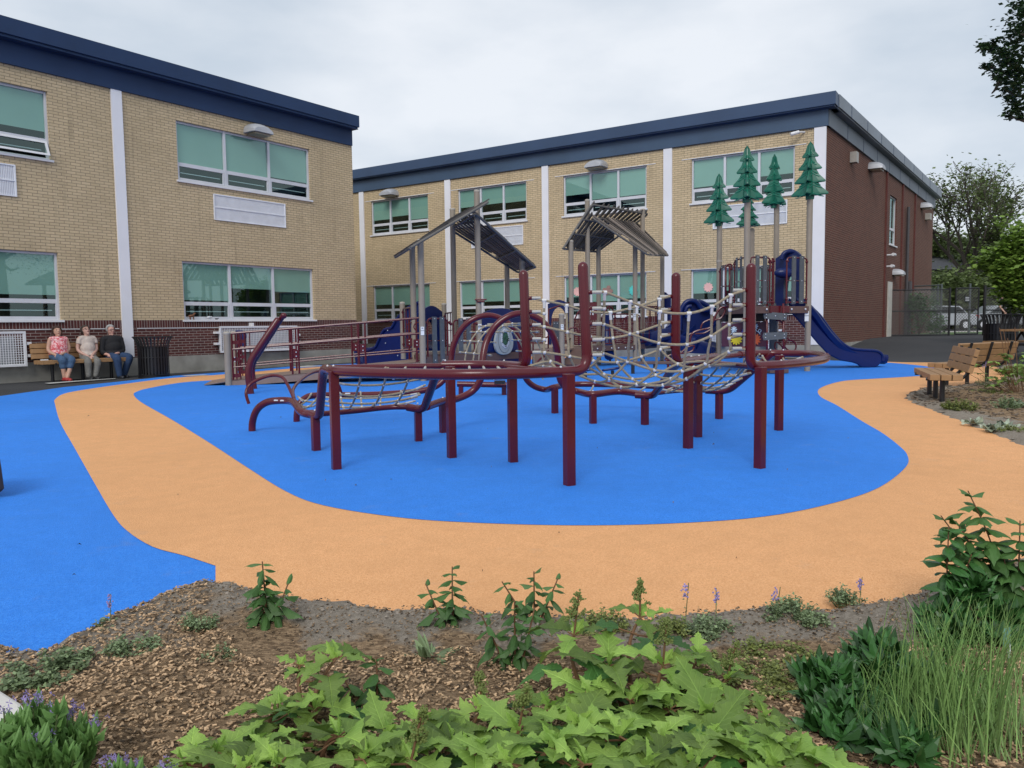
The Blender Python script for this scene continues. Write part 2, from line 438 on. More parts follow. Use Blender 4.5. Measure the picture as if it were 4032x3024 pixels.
# planting beds: raised, bumpy soil with mulch
def bedmat():
    m, nt, bs = nmat('mulch_soil'); co = coord(nt)
    a = N(nt, 'ShaderNodeAttribute', attribute_name='soil')
    v = N(nt, 'ShaderNodeTexVoronoi', Scale=55.0); mpp = N(nt, 'ShaderNodeMapping'); mpp.inputs['Scale'].default_value = (1, 2.2, 1); nt.links.new(co, mpp.inputs[0]); nt.links.new(mpp.outputs[0], v.inputs['Vector'])
    mul = mixc(nt, ramp(nt, v.outputs['Color'], .1, .9), (.13, .085, .05), (.42, .29, .175))
    soil = mixc(nt, ramp(nt, noise(nt, 45, 5, co, .7), .3, .7), (.20, .168, .13), (.38, .33, .275))
    f = N(nt, 'ShaderNodeMath', operation='ADD'); nt.links.new(a.outputs['Fac'], f.inputs[0])
    nn = N(nt, 'ShaderNodeMath', operation='MULTIPLY_ADD'); nt.links.new(noise(nt, 5, 4, co), nn.inputs[0]); nn.inputs[1].default_value = 1.4; nn.inputs[2].default_value = -.7
    nt.links.new(nn.outputs[0], f.inputs[1])
    k = mixc(nt, ramp(nt, f.outputs[0], .4, .6), mul, soil)
    nt.links.new(k, bs.inputs['Base Color']); bs.inputs['Roughness'].default_value = .95; bs.inputs['Specular IOR Level'].default_value = .15
    bump(nt, bs, noise(nt, 70, 5, co, .7), .9, .02); return m
m_bed = bedmat()
def bedz(x, y, d):
    k = min(1, d / .07); k = k * k * (3 - 2 * k)
    return .012 + k * .043 + mnoise.noise(Vector((x * 3, y * 3, 0))) * .025 * k + mnoise.noise(Vector((x * 14, y * 14, 3))) * .016 + mnoise.noise(Vector((x * 40, y * 40, 5))) * .008
def bed(name, poly, step, soilw, far_noise=.05):
    xs = [p[0] for p in poly]; ys = [p[1] for p in poly]
    b = MB(); idx = {}; soil = []
    nx = int((max(xs) - min(xs)) / step) + 2; nyy = int((max(ys) - min(ys)) / step) + 2
    def vid(i, j):
        if (i, j) in idx: return idx[i, j]
        x = min(xs) + i * step; y = min(ys) + j * step
        x2 = x + mnoise.noise(Vector((x * 9, y * 9, 1))) * far_noise; y2 = y + mnoise.noise(Vector((x * 9, y * 9, 7))) * far_noise
        d = pdist(x, y, poly) * (1 if inpoly(x, y, poly) else -1)
        b.v.append(Vector((x2, y2, bedz(x, y, max(d, 0)) if d > 0 else .010))); soil.append(1 - min(1, max(0, d) / soilw)); idx[i, j] = len(b.v) - 1; return idx[i, j]
    for i in range(nx):
        for j in range(nyy):
            if inpoly(min(xs) + (i + .5) * step, min(ys) + (j + .5) * step, poly):
                b.f.append((vid(i, j), vid(i + 1, j), vid(i + 1, j + 1), vid(i, j + 1)))
    o = b.build(name, m_bed, smooth=True)
    A = o.data.attributes.new('soil', 'FLOAT', 'POINT')
    for i, q in enumerate(soil): A.data[i].value = q
    return struct(o)
front = [G(*D(q)) for q in [(-60, 1398), (0, 1405), (60, 1425), (110, 1417), (190, 1385), (250, 1350), (330, 1310), (420, 1272), (466, 1266), (560, 1288), (650, 1308), (760, 1318), (850, 1335), (960, 1330), (1100, 1343), (1250, 1342), (1400, 1352), (1550, 1343), (1700, 1336), (1850, 1326), (1950, 1300), (2060, 1262), (2212, 1215), (2400, 1170)]]
frontbed = front + [Vector((5.5, 5.2, 0)), Vector((5.5, 1.2, 0)), Vector((-3.6, 1.2, 0)), Vector((-3.6, 2.6, 0))]
bed('planting_bed', frontbed, .035, .62)
rightbed = [G(*q) for q in [(3560, 1574), (3572, 1557), (3642, 1535), (3738, 1530), (3835, 1521), (3931, 1506), (3979, 1482), (3955, 1470), (3921, 1460), (3960, 1440)]] + [Vector((13, 16, 0)), Vector((13, 6, 0))] + [G(*q) for q in [(4300, 1880), (4032, 1767), (3955, 1738), (3859, 1699), (3762, 1661), (3666, 1622), (3598, 1596)]]
bed('planting_bed', rightbed, .09, .8)
# loose chips
b = MB()
cnt = 0
while cnt < 34000:
    Y = 1.5 + 2.1 * rnd() ** 1.0; X = ru(-.75, .75) * Y
    if not inpoly(X, Y, frontbed): continue
    d = pdist(X, Y, front + [Vector((5.5, 5, 0)), Vector((5.5, -9, 0)), Vector((-9, -9, 0)), Vector((-9, 2.4, 0))])
    px = 2016 + X / Y * 3040
    soily = d < .50 + .25 * mnoise.noise(Vector((X * 2, Y * 2, 0))) and px > 780
    if soily and rnd() < .72: continue
    if d < .03: continue
    cnt += 1
    L = ru(.004, .017) * (.65 if soily else 1); W = ru(.003, .0075); a = rnd() * math.pi; t = ru(-.45, .45)
    z = bedz(X, Y, d) + .003 + .008 * rnd()
    Xa = Vector((math.cos(a) * math.cos(t), math.sin(a) * math.cos(t), math.sin(t))); Za = Vector((ru(-.5, .5), ru(-.5, .5), 1)); Za = (Za - Xa * Za.dot(Xa)).normalized()
    b.box((X, Y, z), (L, W, .0022), ax=(Xa, Za.cross(Xa), Za), cv=rnd() * (.5 if soily else 1))
mchip = M('wood_chip', (.34, .23, .135), .95, .25, 30, tone=.9)
o = b.build('wood_chips', mchip); tag(o, 'tan wood chip mulch scattered over the front planting bed', 'mulch', kind='stuff')
b = MB()
for i in range(5200):
    X = ru(5.2, 10.5); Y = ru(7.0, 14.5)
    if not inpoly(X, Y, rightbed) or X / Y > .72: continue
    L = ru(.02, .07); a = rnd() * math.pi; t = ru(-.3, .3); Xa = Vector((math.cos(a) * math.cos(t), math.sin(a) * math.cos(t), math.sin(t))); Za = Vector((ru(-.5, .5), ru(-.5, .5), 1)); Za = (Za - Xa * Za.dot(Xa)).normalized()
    b.box((X, Y, bedz(X, Y, pdist(X, Y, rightbed)) + .008), (L, L * ru(.2, .5), .006), ax=(Xa, Za.cross(Xa), Za), cv=rnd())
o = b.build('wood_chips', M('old_chip', (.16, .12, .085), .9, .3, 30, tone=.7)); tag(o, 'weathered brown mulch covering the right planting bed by the benches', 'mulch', kind='stuff')
# soil clods along the edge
b = MB()
for i in range(1300):
    k = random.randrange(len(front) - 1); t = rnd(); p = front[k].lerp(front[k + 1], t); q = p + Vector((ru(-.02, .02), -abs(random.gauss(0.03, .12)), 0))
    if not inpoly(q.x, q.y, frontbed) and rnd() < .6: continue
    r_ = ru(.0025, .0085)
    b.ball((q.x, q.y, bedz(q.x, q.y, pdist(q.x, q.y, front)) + r_ * .4), r_, 5, 4, (ru(.7, 1.4), ru(.7, 1.3), ru(.5, .9)))
tag(b.build('soil_clods', M('soil_clod', (.27, .23, .19), .95, .3, 30)), 'grey crumbs of soil along the edge of the front bed', 'soil', kind='stuff')
# a few dry leaves and specks on the rubber
b = MB()
for (x, y) in [(312, 2146), (292, 2266), (1282, 1892), (1920, 1690), (1935, 1839), (1550, 1660), (2810, 1705), (2810, 1750), (2352, 1765), (1400, 1912), (1540, 1890), (3105, 1578), (3340, 1726), (2050, 1568), (349, 1638), (1106, 1644), (3408, 1473), (2430, 2400), (2900, 2200), (1900, 2250), (3100, 1850), (700, 1950), (2200, 2100), (2650, 1980)]:
    p = G(x, y, .03); s = ru(.004, .013)
    a = rnd() * 6.28; X = Vector((math.cos(a), math.sin(a), .15)); Yv = Vector((-math.sin(a), math.cos(a), .2))
    b.face([p - X * s, p - Yv * s * .45 + Vector((0, 0, .006)), p + X * s, p + Yv * s * .5 + Vector((0, 0, .012))], cv=rnd())
tag(b.build('fallen_leaves', M('dry_leaf', (.11, .075, .045), .9, .3, 30, tone=.6)), 'small dry leaves and specks lying on the rubber surface', 'leaves', kind='stuff')

# ------------------------------------------------------------------ school buildings
LA = G(90, 1505); d1 = ray(4240, 1259); D1 = Vector((d1.x, d1.y)).normalized()
WL = wallp(LA, D1)
class Wall:
    """a wall plane: u along, z up, v depth inwards"""
    def __init__(s, o, a): s.o = Vector(o); s.X = Vector((math.cos(a), math.sin(a), 0)); s.Y = Vector((-math.sin(a), math.cos(a), 0))
    def p(s, u, v, z): return s.o + s.X * u + s.Y * v + Vector((0, 0, z))
    def quad(s, mb, u0, u1, z0, z1, v=0):
        mb.face([s.p(u0, v, z0), s.p(u1, v, z0), s.p(u1, v, z1), s.p(u0, v, z1)], [(u0, z0), (u1, z0), (u1, z1), (u0, z1)])
    def box(s, mb, u0, u1, v0, v1, z0, z1): mb.box(s.p((u0 + u1) / 2, (v0 + v1) / 2, (z0 + z1) / 2), (abs(u1 - u0), abs(v1 - v0), z1 - z0), ax=(s.X, s.Y, (0, 0, 1)))
    def region(s, mb, u0, u1, z0, z1, holes, depth=.11):
        us = sorted({u0, u1} | {q for h in holes for q in h[:2] if u0 < q < u1}); zs = sorted({z0, z1} | {q for h in holes for q in h[2:] if z0 < q < z1})
        for i in range(len(us) - 1):
            for j in range(len(zs) - 1):
                cu = (us[i] + us[i + 1]) / 2; cz = (zs[j] + zs[j + 1]) / 2
                if any(h[0] < cu < h[1] and h[2] < cz < h[3] for h in holes): continue
                s.quad(mb, us[i], us[i + 1], zs[j], zs[j + 1])
        for h in holes:
            a0, a1, b0, b1 = max(h[0], u0), min(h[1], u1), max(h[2], z0), min(h[3], z1)
            if a1 <= a0 or b1 <= b0: continue
            for u in (a0, a1): mb.face([s.p(u, 0, b0), s.p(u, depth, b0), s.p(u, depth, b1), s.p(u, 0, b1)], [(0, b0), (depth, b0), (depth, b1), (0, b1)])
            if b1 == h[3]: mb.face([s.p(a0, 0, b1), s.p(a1, 0, b1), s.p(a1, depth, b1), s.p(a0, depth, b1)], [(a0, 0), (a1, 0), (a1, depth), (a0, depth)])
            if b0 == h[2]: mb.face([s.p(a0, 0, b0), s.p(a1, 0, b0), s.p(a1, depth, b0), s.p(a0, depth, b0)], [(a0, 0), (a1, 0), (a1, depth), (a0, depth)])
def window(W, T, u0, u1, z0, z1, n=3, zs=None, blinds=None, opened=None, lintel=True, dark=0):
    """frame with panes; zs = transom height; blinds = lower edge of each blind"""
    fr = MB(); v = .07; t = .05
    zs = zs or z0 + (z1 - z0) * .30
    W.box(fr, u0, u1, v, v + .06, z1 - t, z1); W.box(fr, u0, u1, v, v + .06, z0, z0 + t)
    W.box(fr, u0, u1, v, v + .06, zs - t / 2, zs + t / 2 + .01)
    for i in range(n + 1):
        u = u0 + (u1 - u0) * i / n
        uu = min(max(u, u0 + t / 2), u1 - t / 2)
        W.box(fr, uu - t / 2 - (.012 if 0 < i < n else 0), uu + t / 2 + (.012 if 0 < i < n else 0), v - .012, v + .063, z0 + .002, z1 - .002)
    for i in range(n):   # hopper sashes
        a = u0 + (u1 - u0) * i / n + t * .9; c = u0 + (u1 - u0) * (i + 1) / n - t * .9
        if opened is not None and i == opened: continue
        s_ = .035
        for q in ((a, c, z0 + t, z0 + t + s_), (a, c, zs - t / 2 - s_, zs - t / 2), (a, a + s_, z0 + t + s_, zs - t / 2 - s_), (c - s_, c, z0 + t + s_, zs - t / 2 - s_)):
            W.box(fr, q[0], q[1], v - .004, v + .04, q[2], q[3])
    f = fr.build('window', m_alu, T)
    if opened is not None:   # tilted-out hopper
        i = opened; a = u0 + (u1 - u0) * i / n + t; c = u0 + (u1 - u0) * (i + 1) / n - t
        op = MB(); H_ = zs - t / 2 - z0 - t; tl = R(24)
        def q3(u, h, k): return W.p(u, v - math.sin(tl) * (H_ - h) * 1.0 - k, z0 + t + H_ - (H_ - h) * math.cos(tl))
        for (ua, ub, ha, hb) in ((a, c, 0, .05), (a, c, H_ - .05, H_), (a, a + .05, .05, H_ - .05), (c - .05, c, .05, H_ - .05)):
            pts = [q3(ua, ha, 0), q3(ub, ha, 0), q3(ub, hb, 0), q3(ua, hb, 0)]
            op.prism(pts, W.Y * -.035)
        op.build('open_sash', m_sill, f)
        g2 = MB(); g2.face([q3(a + .05, .05, .015), q3(c - .05, .05, .015), q3(c - .05, H_ - .05, .015), q3(a + .05, H_ - .05, .015)]); g2.build('pane', m_glass, f)
    pn = MB()
    for i in range(n):
        a = u0 + (u1 - u0) * i / n + .02; c = u0 + (u1 - u0) * (i + 1) / n - .02
        W.quad(pn, a, c, zs, z1 - .02, v + .03)
        if not (opened is not None and i == opened): W.quad(pn, a, c, z0 + .02, zs, v + .03)
    pn.build('pane', m_glass, f)
    sl_ = MB(); W.box(sl_, u0 - .05, u1 + .05, -.05, .10, z0 - .045, z0 + .004); sl_.build('sill', m_sill, f)
    bl = MB()
    for i in range(n):
        a = u0 + (u1 - u0) * i / n + .04; c = u0 + (u1 - u0) * (i + 1) / n - .04
        zb = (blinds[i] if blinds else zs + .1)
        W.quad(bl, a, c, zb, z1 - .03, v + .05)
    bl.build('blind', m_blind, f)
    rm = MB()
    W.quad(rm, u0 - .1, u1 + .1, z0 - .1, z1 + .1, v + .9)
    for zz in (z0 - .1, z1 + .1): rm.face([W.p(u0 - .1, v + .065, zz), W.p(u1 + .1, v + .065, zz), W.p(u1 + .1, v + .9, zz), W.p(u0 - .1, v + .9, zz)])
    for uu in (u0 - .1, u1 + .1): rm.face([W.p(uu, v + .065, z0 - .1), W.p(uu, v + .9, z0 - .1), W.p(uu, v + .9, z1 + .1), W.p(uu, v + .065, z1 + .1)])
    for i in range(n):   # rail seen inside the hopper
        a = u0 + (u1 - u0) * i / n + .12; c = u0 + (u1 - u0) * (i + 1) / n - .12
    rm.build('room', m_darkin, f)
    rl = MB()
    for i in range(n):
        a = u0 + (u1 - u0) * i / n + .14; c = u0 + (u1 - u0) * (i + 1) / n - .14
        W.box(rl, a, c, v + .05, v + .062, (z0 + zs) / 2 - .006, (z0 + zs) / 2 + .012)
    rl.build('glazing_bar', m_alu, f)
    if lintel:
        ll = MB(); W.box(ll, u0 - .32, u1 + .32, -.016, -.001, z1 + .002, z1 + .022); ll.build('lintel_edge', m_sill, f)
    return f
def grille(W, T, u0, u1, z0, z1, name='vent_grille', tint=None):
    fr = MB(); t = .03
    for q in ((u0, u1, z1 - t, z1), (u0, u1, z0, z0 + t), (u0, u1, (z0 + z1) / 2 - t / 2, (z0 + z1) / 2 + t / 2)): W.box(fr, q[0], q[1], -.03, .0, q[2], q[3])
    for u in (u0, u1 - t): W.box(fr, u, u + t, -.033, .0, z0 + .001, z1 - .001)
    n = int((u1 - u0) / .034)
    for i in range(1, n):
        u = u0 + (u1 - u0) * i / n; W.box(fr, u - .010, u + .010, -.016, -.004, z0 + t, z1 - t)
    f = fr.build(name, m_grille, T)
    bk = MB(); W.quad(bk, u0 + t, u1 - t, z0 + t, z1 - t, -.003); bk.build('grille_back', tint or M('grille_shadow', (.58, .59, .63), .7), f)
def cage(W, T, u0, u1, z0, z1):
    fr = MB(); v = -.16; t = .045
    for q in ((u0, u1, z1 - t, z1), (u0, u1, z0, z0 + t)): W.box(fr, q[0], q[1], v - .02, v + .02, q[2], q[3])
    for u in (u0, u1 - t): W.box(fr, u, u + t, v - .023, v + .023, z0, z1)
    n = int((u1 - u0) / .05)
    for i in range(1, n): u = u0 + (u1 - u0) * i / n; W.box(fr, u - .006, u + .006, v - .006, v + .006, z0 + t, z1 - t)
    n = int((z1 - z0) / .05)
    for i in range(1, n): z = z0 + (z1 - z0) * i / n; W.box(fr, u0 + t, u1 - t, v - .008, v + .008, z - .006, z + .006)
    for (u, z) in ((u0 - .09, z1 - .2), (u0 - .09, z0 + .22), (u1 + .02, z1 - .3), (u1 + .02, z0 + .2)): W.box(fr, u, u + .09, v - .01, .0, z, z + .06)
    for u in (u0 + (u1 - u0) * .4,): W.box(fr, u, u + .06, v - .01, 0, z1, z1 + .09); W.box(fr, u, u + .06, v - .01, 0, z0 - .09, z0)
    f = fr.build('window_guard', M('white_steel', (.74, .74, .76), .45, .04), T)
    bk = MB(); W.box(bk, u0 + .06, u1 - .2, -.09, -.012, z0 + .06, z1 - .12)
    k = int((u1 - u0) / .4)
    for i in range(4): z = z0 + .12 + i * (z1 - z0 - .3) / 4; W.box(bk, u0 + .08, u1 - .22, -.10, -.088, z, z + .1)
    bk.build('air_unit', M('air_unit', (.42, .43, .45), .5, .1), f)
def lamp(W, T, u, z, s=1.0):
    b = MB(); prof = []
    # rounded hood: ellipse section swept, flat bottom
    n = 12; rings = []
    for i in range(7):
        v = -.36 * s * i / 6; k = math.sqrt(max(0, 1 - (i / 6.6) ** 2.6))
        ring = []
        for j in range(n + 1):
            a = math.pi * j / n
            ring.append(W.p(u + .27 * s * math.cos(a) * (.75 + .25 * k), v, z + .22 * s * (abs(math.sin(a)) ** .7) * k))
        rings.append(ring)
    for i in range(6):
        for j in range(n): b.face([rings[i][j], rings[i][j + 1], rings[i + 1][j + 1], rings[i + 1][j]])
    b.face(rings[6]);
    b.face([rings[0][0], rings[6][0], rings[6][n], rings[0][n]])
    f = b.build('wall_lamp', M('lamp_housing', (.48, .49, .52), .5, .1, 4, metal=.3), T, smooth=True)
    l = MB(); W.box(l, u - .2 * s, u + .2 * s, -.31 * s, -.05 * s, z - .05, z - .004); l.build('lens', M('lamp_lens', (.30, .25, .17), .3), f)

# --- left building
angL = math.atan2(D1.y, D1.x)
TL = thing('school_building', 'yellow brick school wing with navy roof band on the left behind the seated people', 'building', LA, angL)
W1 = Wall((0, 0, 0), 0)
LE = 9.93
hl = [(-3.45, .85, 4.98, 6.50), (3.93, 8.22, 4.98, 6.50), (-3.42, .885, 1.375, 2.91), (3.93, 8.22, 1.375, 2.91)]
y_ = MB(); W1.region(y_, -6, LE, 1.375, 6.9, hl)
# far end wall returns away from view
y_.face([(LE, 0, 1.375), (LE, 12, 1.375), (LE, 12, 6.9), (LE, 0, 6.9)], [(0, 1.375), (12, 1.375), (12, 6.9), (0, 6.9)])
y_.build('brick_wall', m_ybrick, TL)
s_ = MB(); W1.quad(s_, -6, LE, 1.172, 1.375)
for p_, i in zip(list(s_.uv.values()), range(1)): s_.uv[0] = [(-6, 0), (LE, 0), (LE, .203), (-6, .203)]
s_.build('soldier_course', m_sold, TL)
r_ = MB(); W1.quad(r_, -6, LE, .44, 1.172); r_.face([(LE, 0, .44), (LE, 12, .44), (LE, 12, 1.375), (LE, 0, 1.375)], [(0, .44), (12, .44), (12, 1.375), (0, 1.375)]); r_.build('brick_base', m_rbrick, TL)
c_ = MB(); W1.box(c_, -6, LE + .02, -.02, .3, -.2, .44); c_.build('concrete_base', m_conc, TL)
e_ = MB()
for (a, c) in ((-6, 2.2), (2.65, 7.9)): W1.box(e_, a, c, -.012, -.001, 1.160, 1.176)
e_.build('flashing_strip', m_sill, TL)
fa = MB(); W1.box(fa, -6, LE - .02, -.06, .4, 6.895, 7.40)
fa.build('fascia', m_navy, TL)
fa = MB(); W1.box(fa, -6, LE + .02, -.28, .5, 7.40, 7.44); W1.box(fa, -6, LE + .06, -.32, 12.2, 7.44, 7.80)
W1.box(fa, -6, LE + .035, -.295, .5, 7.375, 7.40)
fa.build('roof_edge', m_navy, TL, bevel=.01)
bb = MB(); W1.box(bb, -6, LE - .02, .4, 12, 6.5, 7.4); bb.build('roof_block', m_navy2, TL)
pl = MB(); W1.box(pl, 2.27, 2.53, -.045, .05, .46, 6.894); pl.build('pillar', m_white, TL)
window(W1, TL, *hl[0], lintel=False, blinds=[5.5, 5.5, 5.62], opened=2, zs=5.42)
window(W1, TL, *hl[1], lintel=False, blinds=[5.45, 5.45, 5.5], zs=5.42)
window(W1, TL, *hl[2], lintel=False, blinds=[1.98, 1.98, 1.95], zs=1.82)
window(W1, TL, *hl[3], lintel=False, blinds=[1.9, 2.25, 2.2], zs=1.82)
grille(W1, TL, 4.91, 7.25, 4.065, 4.76); grille(W1, TL, -2.2, .10, 4.07, 4.76)
lu = WL(1000, 510)[0]; lamp(W1, TL, lu, 6.56, 1.3)
cg = [WL(850, 1277), WL(1158, 1400)]
cage(W1, TL, WL(852, 1340)[0], WL(1157, 1340)[0], .48, 1.20)
cage(W1, TL, -1.9, WL(90, 1360)[0], .36, 1.13)

# --- right building
hc = .44
RA = G(3196, 1358, hc); RB = G(1441, 1353, hc); D2 = Vector((RA.x - RB.x, RA.y - RB.y)).normalized()
WR = wallp((RA.x, RA.y), (D2.x, D2.y))
TR_ = thing('school_building', 'long two-storey school wing with brick end wall, behind the playground towers', 'building', (RA.x, RA.y, 0), math.atan2(D2.y, D2.x))
W2 = Wall((0, 0, 0), 0)
hr = []
for (a, c) in ((-17.38, -14.38), (-12.92, -9.85), (-8.34, -5.23), (-3.71, -.56)):
    hr.append((a, c, 4.90, 6.29)); hr.append((a, c, 1.385, 2.82))
u0 = -21
y_ = MB(); W2.region(y_, u0, .04, 1.375, 6.72, hr); y_.build('brick_wall', m_ybrick, TR_)
s_ = MB(); W2.quad(s_, u0, .04, 1.172, 1.375); s_.uv[0] = [(u0, 0), (.04, 0), (.04, .203), (u0, .203)]; s_.build('soldier_course', m_sold, TR_)
r_ = MB(); W2.quad(r_, u0, .04, .44, 1.172); r_.build('brick_base', m_rbrick, TR_)
c_ = MB(); W2.box(c_, u0, .34, -.03, .25, -.2, .44); c_.build('concrete_base', m_conc, TR_)
for (a, c) in ((-.02, .31), (-4.63, -4.34), (-9.18, -8.92), (-13.52, -13.25), (-18.0, -17.75)):
    pl = MB(); W2.box(pl, a, c, -.05, .05, .445, 6.72); pl.build('pillar', m_white, TR_)
fa = MB(); W2.box(fa, u0, .36, -.07, .3, 6.725, 7.2); fa.build('fascia', M('blue_fascia', (.045, .085, .15), .45, .12, .8), TR_)
fa = MB(); W2.box(fa, u0, .56, -.27, .6, 7.2, 7.235); W2.box(fa, u0, .60, -.31, .6, 7.235, 7.60); fa.build('roof_edge', M('blue_roof_edge', (.03, .062, .13), .45, .1, .8), TR_, bevel=.01)
for i, h in enumerate(hr):
    up = i % 2 == 0
    zs = h[2] + (.42 if up else .45)
    bl = [zs + ru(.02, .3) for _ in range(3)]
    if i == 2: bl = [zs + .3, zs + .32, zs + .3]
    window(W2, TR_, *h, zs=zs, blinds=bl)
for (x0, x1) in ((-3.0, -.75), (-12.3, -10.0)):
    grille(W2, TR_, x0, x1, 4.05, 4.75, tint=M('grille_blueish', (.22, .27, .34), .6, .3, 2))
for px, py in ((845, 0), (1294, 0)): pass
for (u_) in (WR(1545, 770)[0], WR(2357, 650)[0]): lamp(W2, TR_, u_, 6.38, 1.3)
cage(W2, TR_, WR(2750, 1320)[0], WR(2862, 1320)[0], .42, 1.15); cage(W2, TR_, WR(3000, 1320)[0], WR(3068, 1320)[0], .42, 1.15)
# camera near the corner
b = MB(); p = W2.p(WR(3152, 520)[0], -.2, 6.62); b.cyl(p + Vector((-.2, -.12, -.06)), p, .05, 12); b.cyl(p, p + Vector((.12, .2, .02)), .025, 8); b.build('security_camera', m_sill, TR_, smooth=True)
# end wall (brown brick), runs away to the right
aE = math.atan2(D1.y, D1.x) - math.atan2(D2.y, D2.x)
W3 = Wall((.31, .0, 0), aE)
EL = 20.5
def WE(x, y):
    o = TRw @ Vector((.31, 0, 0)); X = (TRw.to_3x3() @ W3.X)
    return wallp((o.x, o.y), (X.x, X.y))(x, y)
TRw = Matrix.Translation((RA.x, RA.y, 0)) @ Matrix.Rotation(math.atan2(D2.y, D2.x), 4, 'Z')
wn = (WE(3503, 880)[0], WE(3530, 880)[0])
he = [(wn[0], wn[1], 4.1, 6.0)]
step = WE(3484, 900)[0]
y_ = MB(); W3.region(y_, .02, EL, .2, 6.72, he); y_.build('end_brick_wall', m_rbrick2, TR_)
for uu in (step, WE(3548, 900)[0], WE(3598, 900)[0]):
    q = MB(); W3.box(q, uu, uu + .16, -.06, .0, .2, 6.72)
    q.build('brick_pier', M('pier_brick', (.12, .036, .03), .9, .3, 20, b=.4), TR_)
c_ = MB(); W3.box(c_, 0, EL, -.04, .2, -.1, .44); c_.build('concrete_base', m_conc, TR_)
fa = MB(); W3.box(fa, .0, EL + .1, -.07, .3, 6.725, 7.2); fa.build('fascia', m_navy2, TR_)
fa = MB(); W3.box(fa, .1, EL + .3, -.27, .6, 7.2, 7.235); W3.box(fa, .15, EL + .34, -.31, .6, 7.235, 7.6)
fa.build('roof_edge', M('pale_roof_edge', (.17, .20, .24), .45, .2, .7), TR_, bevel=.01)
fr = MB()
for i in range(9):
    u = 1.6 + i * 2.2; W3.box(fr, u, u + .03, -.316, -.27, 7.24, 7.59); W3.box(fr, u + .6, u + .63, -.076, -.05, 6.74, 7.19)
fr.build('seam_cover', m_navy, TR_)
W3b = W3
window(W3, TR_, *he[0], n=1, zs=4.75, blinds=[5.9], lintel=False)
for px, z, s in ((3425, 6.35, 1.25), (3632, 6.3, 1.25), (3528, 2.95, 1.1)): lamp(W3, TR_, WE(px, 700)[0], z, s)
b = MB(); u = WE(3352, 560)[0]; W3.box(b, u - .15, u + .15, -.2, 0, 6.15, 6.48); u = WE(3647, 800)[0]; W3.box(b, u - .22, u + .22, -.22, 0, 5.9, 6.2); b.build('junction_box', M('beige_box', (.36, .34, .31), .5), TR_)
b = MB()
for px, z in ((3495, 3.65), (3490, 3.2)):
    u = WE(px, 900)[0]; q = W3.p(u, -.25, z); b = MB(); b.cyl(q - W3.X * .2, q + W3.X * .15, .06, 10); b.cyl(q, q + W3.Y * .25, .03, 8); b.build('security_camera', m_sill, TR_, smooth=True)
b = MB(); u = WE(3565, 900)[0]; b.cyl(W3.p(u, -.1, .3), W3.p(u, -.1, 5.9), .06, 8); u = WE(3572, 900)[0]; b.cyl(W3.p(u, -.15, .3), W3.p(u, -.15, 2.8), .1, 8)
b.build('drain_pipe', M('dark_pipe', (.06, .055, .06), .5), TR_, smooth=True)
b = MB(); a, c = WE(3493, 1200)[0], WE(3509, 1200)[0]; W3.box(b, a, c, -.03, .02, .42, 2.65); b.build('side_door', M('cream_door', (.55, .52, .46), .5), TR_)
b = MB(); W2.box(b, -21, .29, .3, 14, 6.5, 7.2); b.build('roof_block', m_navy2, TR_)
# paper flowers behind the lower panes and the room number
def decal(W, T, px, py, r, colr, name, fn):
    u, z = WR(px, py); b = MB(); n = 12; pts = []
    if fn == 'flower':
        for i in range(60):
            a = 2 * math.pi * i / 60; rr = r * (.72 + .28 * abs(math.cos(a * 5)) ** .6); pts.append(W.p(u + rr * math.cos(a), .094, z + rr * math.sin(a)))
    else:
        for i in range(40):
            a = 2 * math.pi * i / 40; rr = r * (abs(math.cos(2 * a + .5)) ** .5 * .8 + .2); pts.append(W.p(u + rr * math.cos(a) * 1.2, .094, z + rr * math.sin(a)))
    b.prism(pts, (0, .004, 0)); b.build(name, colr, T)
mp1 = M('pink_paper', (.85, .50, .46), .8); mp2 = M('teal_paper', (.10, .62, .55), .8); mp3 = M('brown_paper', (.34, .20, .17), .8)
decal(W2, TR_, 2785, 1131, .155, mp1, 'paper_flower', 'flower'); decal(W2, TR_, 2268, 1148, .16, mp1, 'paper_flower', 'flower')
decal(W2, TR_, 2489, 1143, .17, mp2, 'paper_flower', 'flower'); decal(W2, TR_, 2388, 1143, .17, mp3, 'paper_butterfly', 'b')
cu = bpy.data.curves.new('room_number', 'FONT'); cu.body = '230'; cu.size = .17; cu.extrude = .003
to = bpy.data.objects.new('room_number', cu); col.objects.link(to); to.parent = TR_
u, z = WR(1964, 843); to.location = W2.p(u, .094, z - .02); to.rotation_euler = (R(90), 0, 0); cu.materials.append(M('number_paint', (.55, .75, .7), .6))
# ------------------------------------------------------------------ red net climber
zU = .79; zL = .35; PR = .038
NC = thing('net_climber', 'dark red tubular climber with rope nets, bent uprights and square legs on the blue rubber', 'climbing frame', (.3, 7, 0))
NCo = NC.location.copy()
def loc(o): o.location = -NCo; return o
def XYp(px, Y, z): # point at column px, distance Y, height z
    p = XY(px, Y); p.z = z; return p
legs = [((1325, 1845), zU), ((1245, 1772), zL), ((1648, 1735), zL), ((1779, 1800), zU), ((1746, 1702), zL), ((2020, 1817), zU), ((2242, 1908), zU), ((2185, 1626), zL), ((2335, 1666), zL), ((2539, 1671), zL),
        ((2709, 1763), zU), ((2747, 1719), zU), ((2831, 1648), zL), ((2991, 1841), zU), ((3066, 1693), zU)]
LG = []
for i, ((x, y), z) in enumerate(legs):
    p = G(x, y, .028); LG.append(p)
    b = MB(); b.box((p.x, p.y, (z - .01) / 2 + .014), (.067, .067, z - .02), rot=R(28 + 9 * math.sin(i * 2.1)))
    loc(b.build('leg', m_red, NC, bevel=.006))
L1, L2, L5, L6, L7, L8, L9, L10, L11, L12, L13, L14, L15, L16, L17 = LG
def Z(p, z): return Vector((p.x, p.y, z))
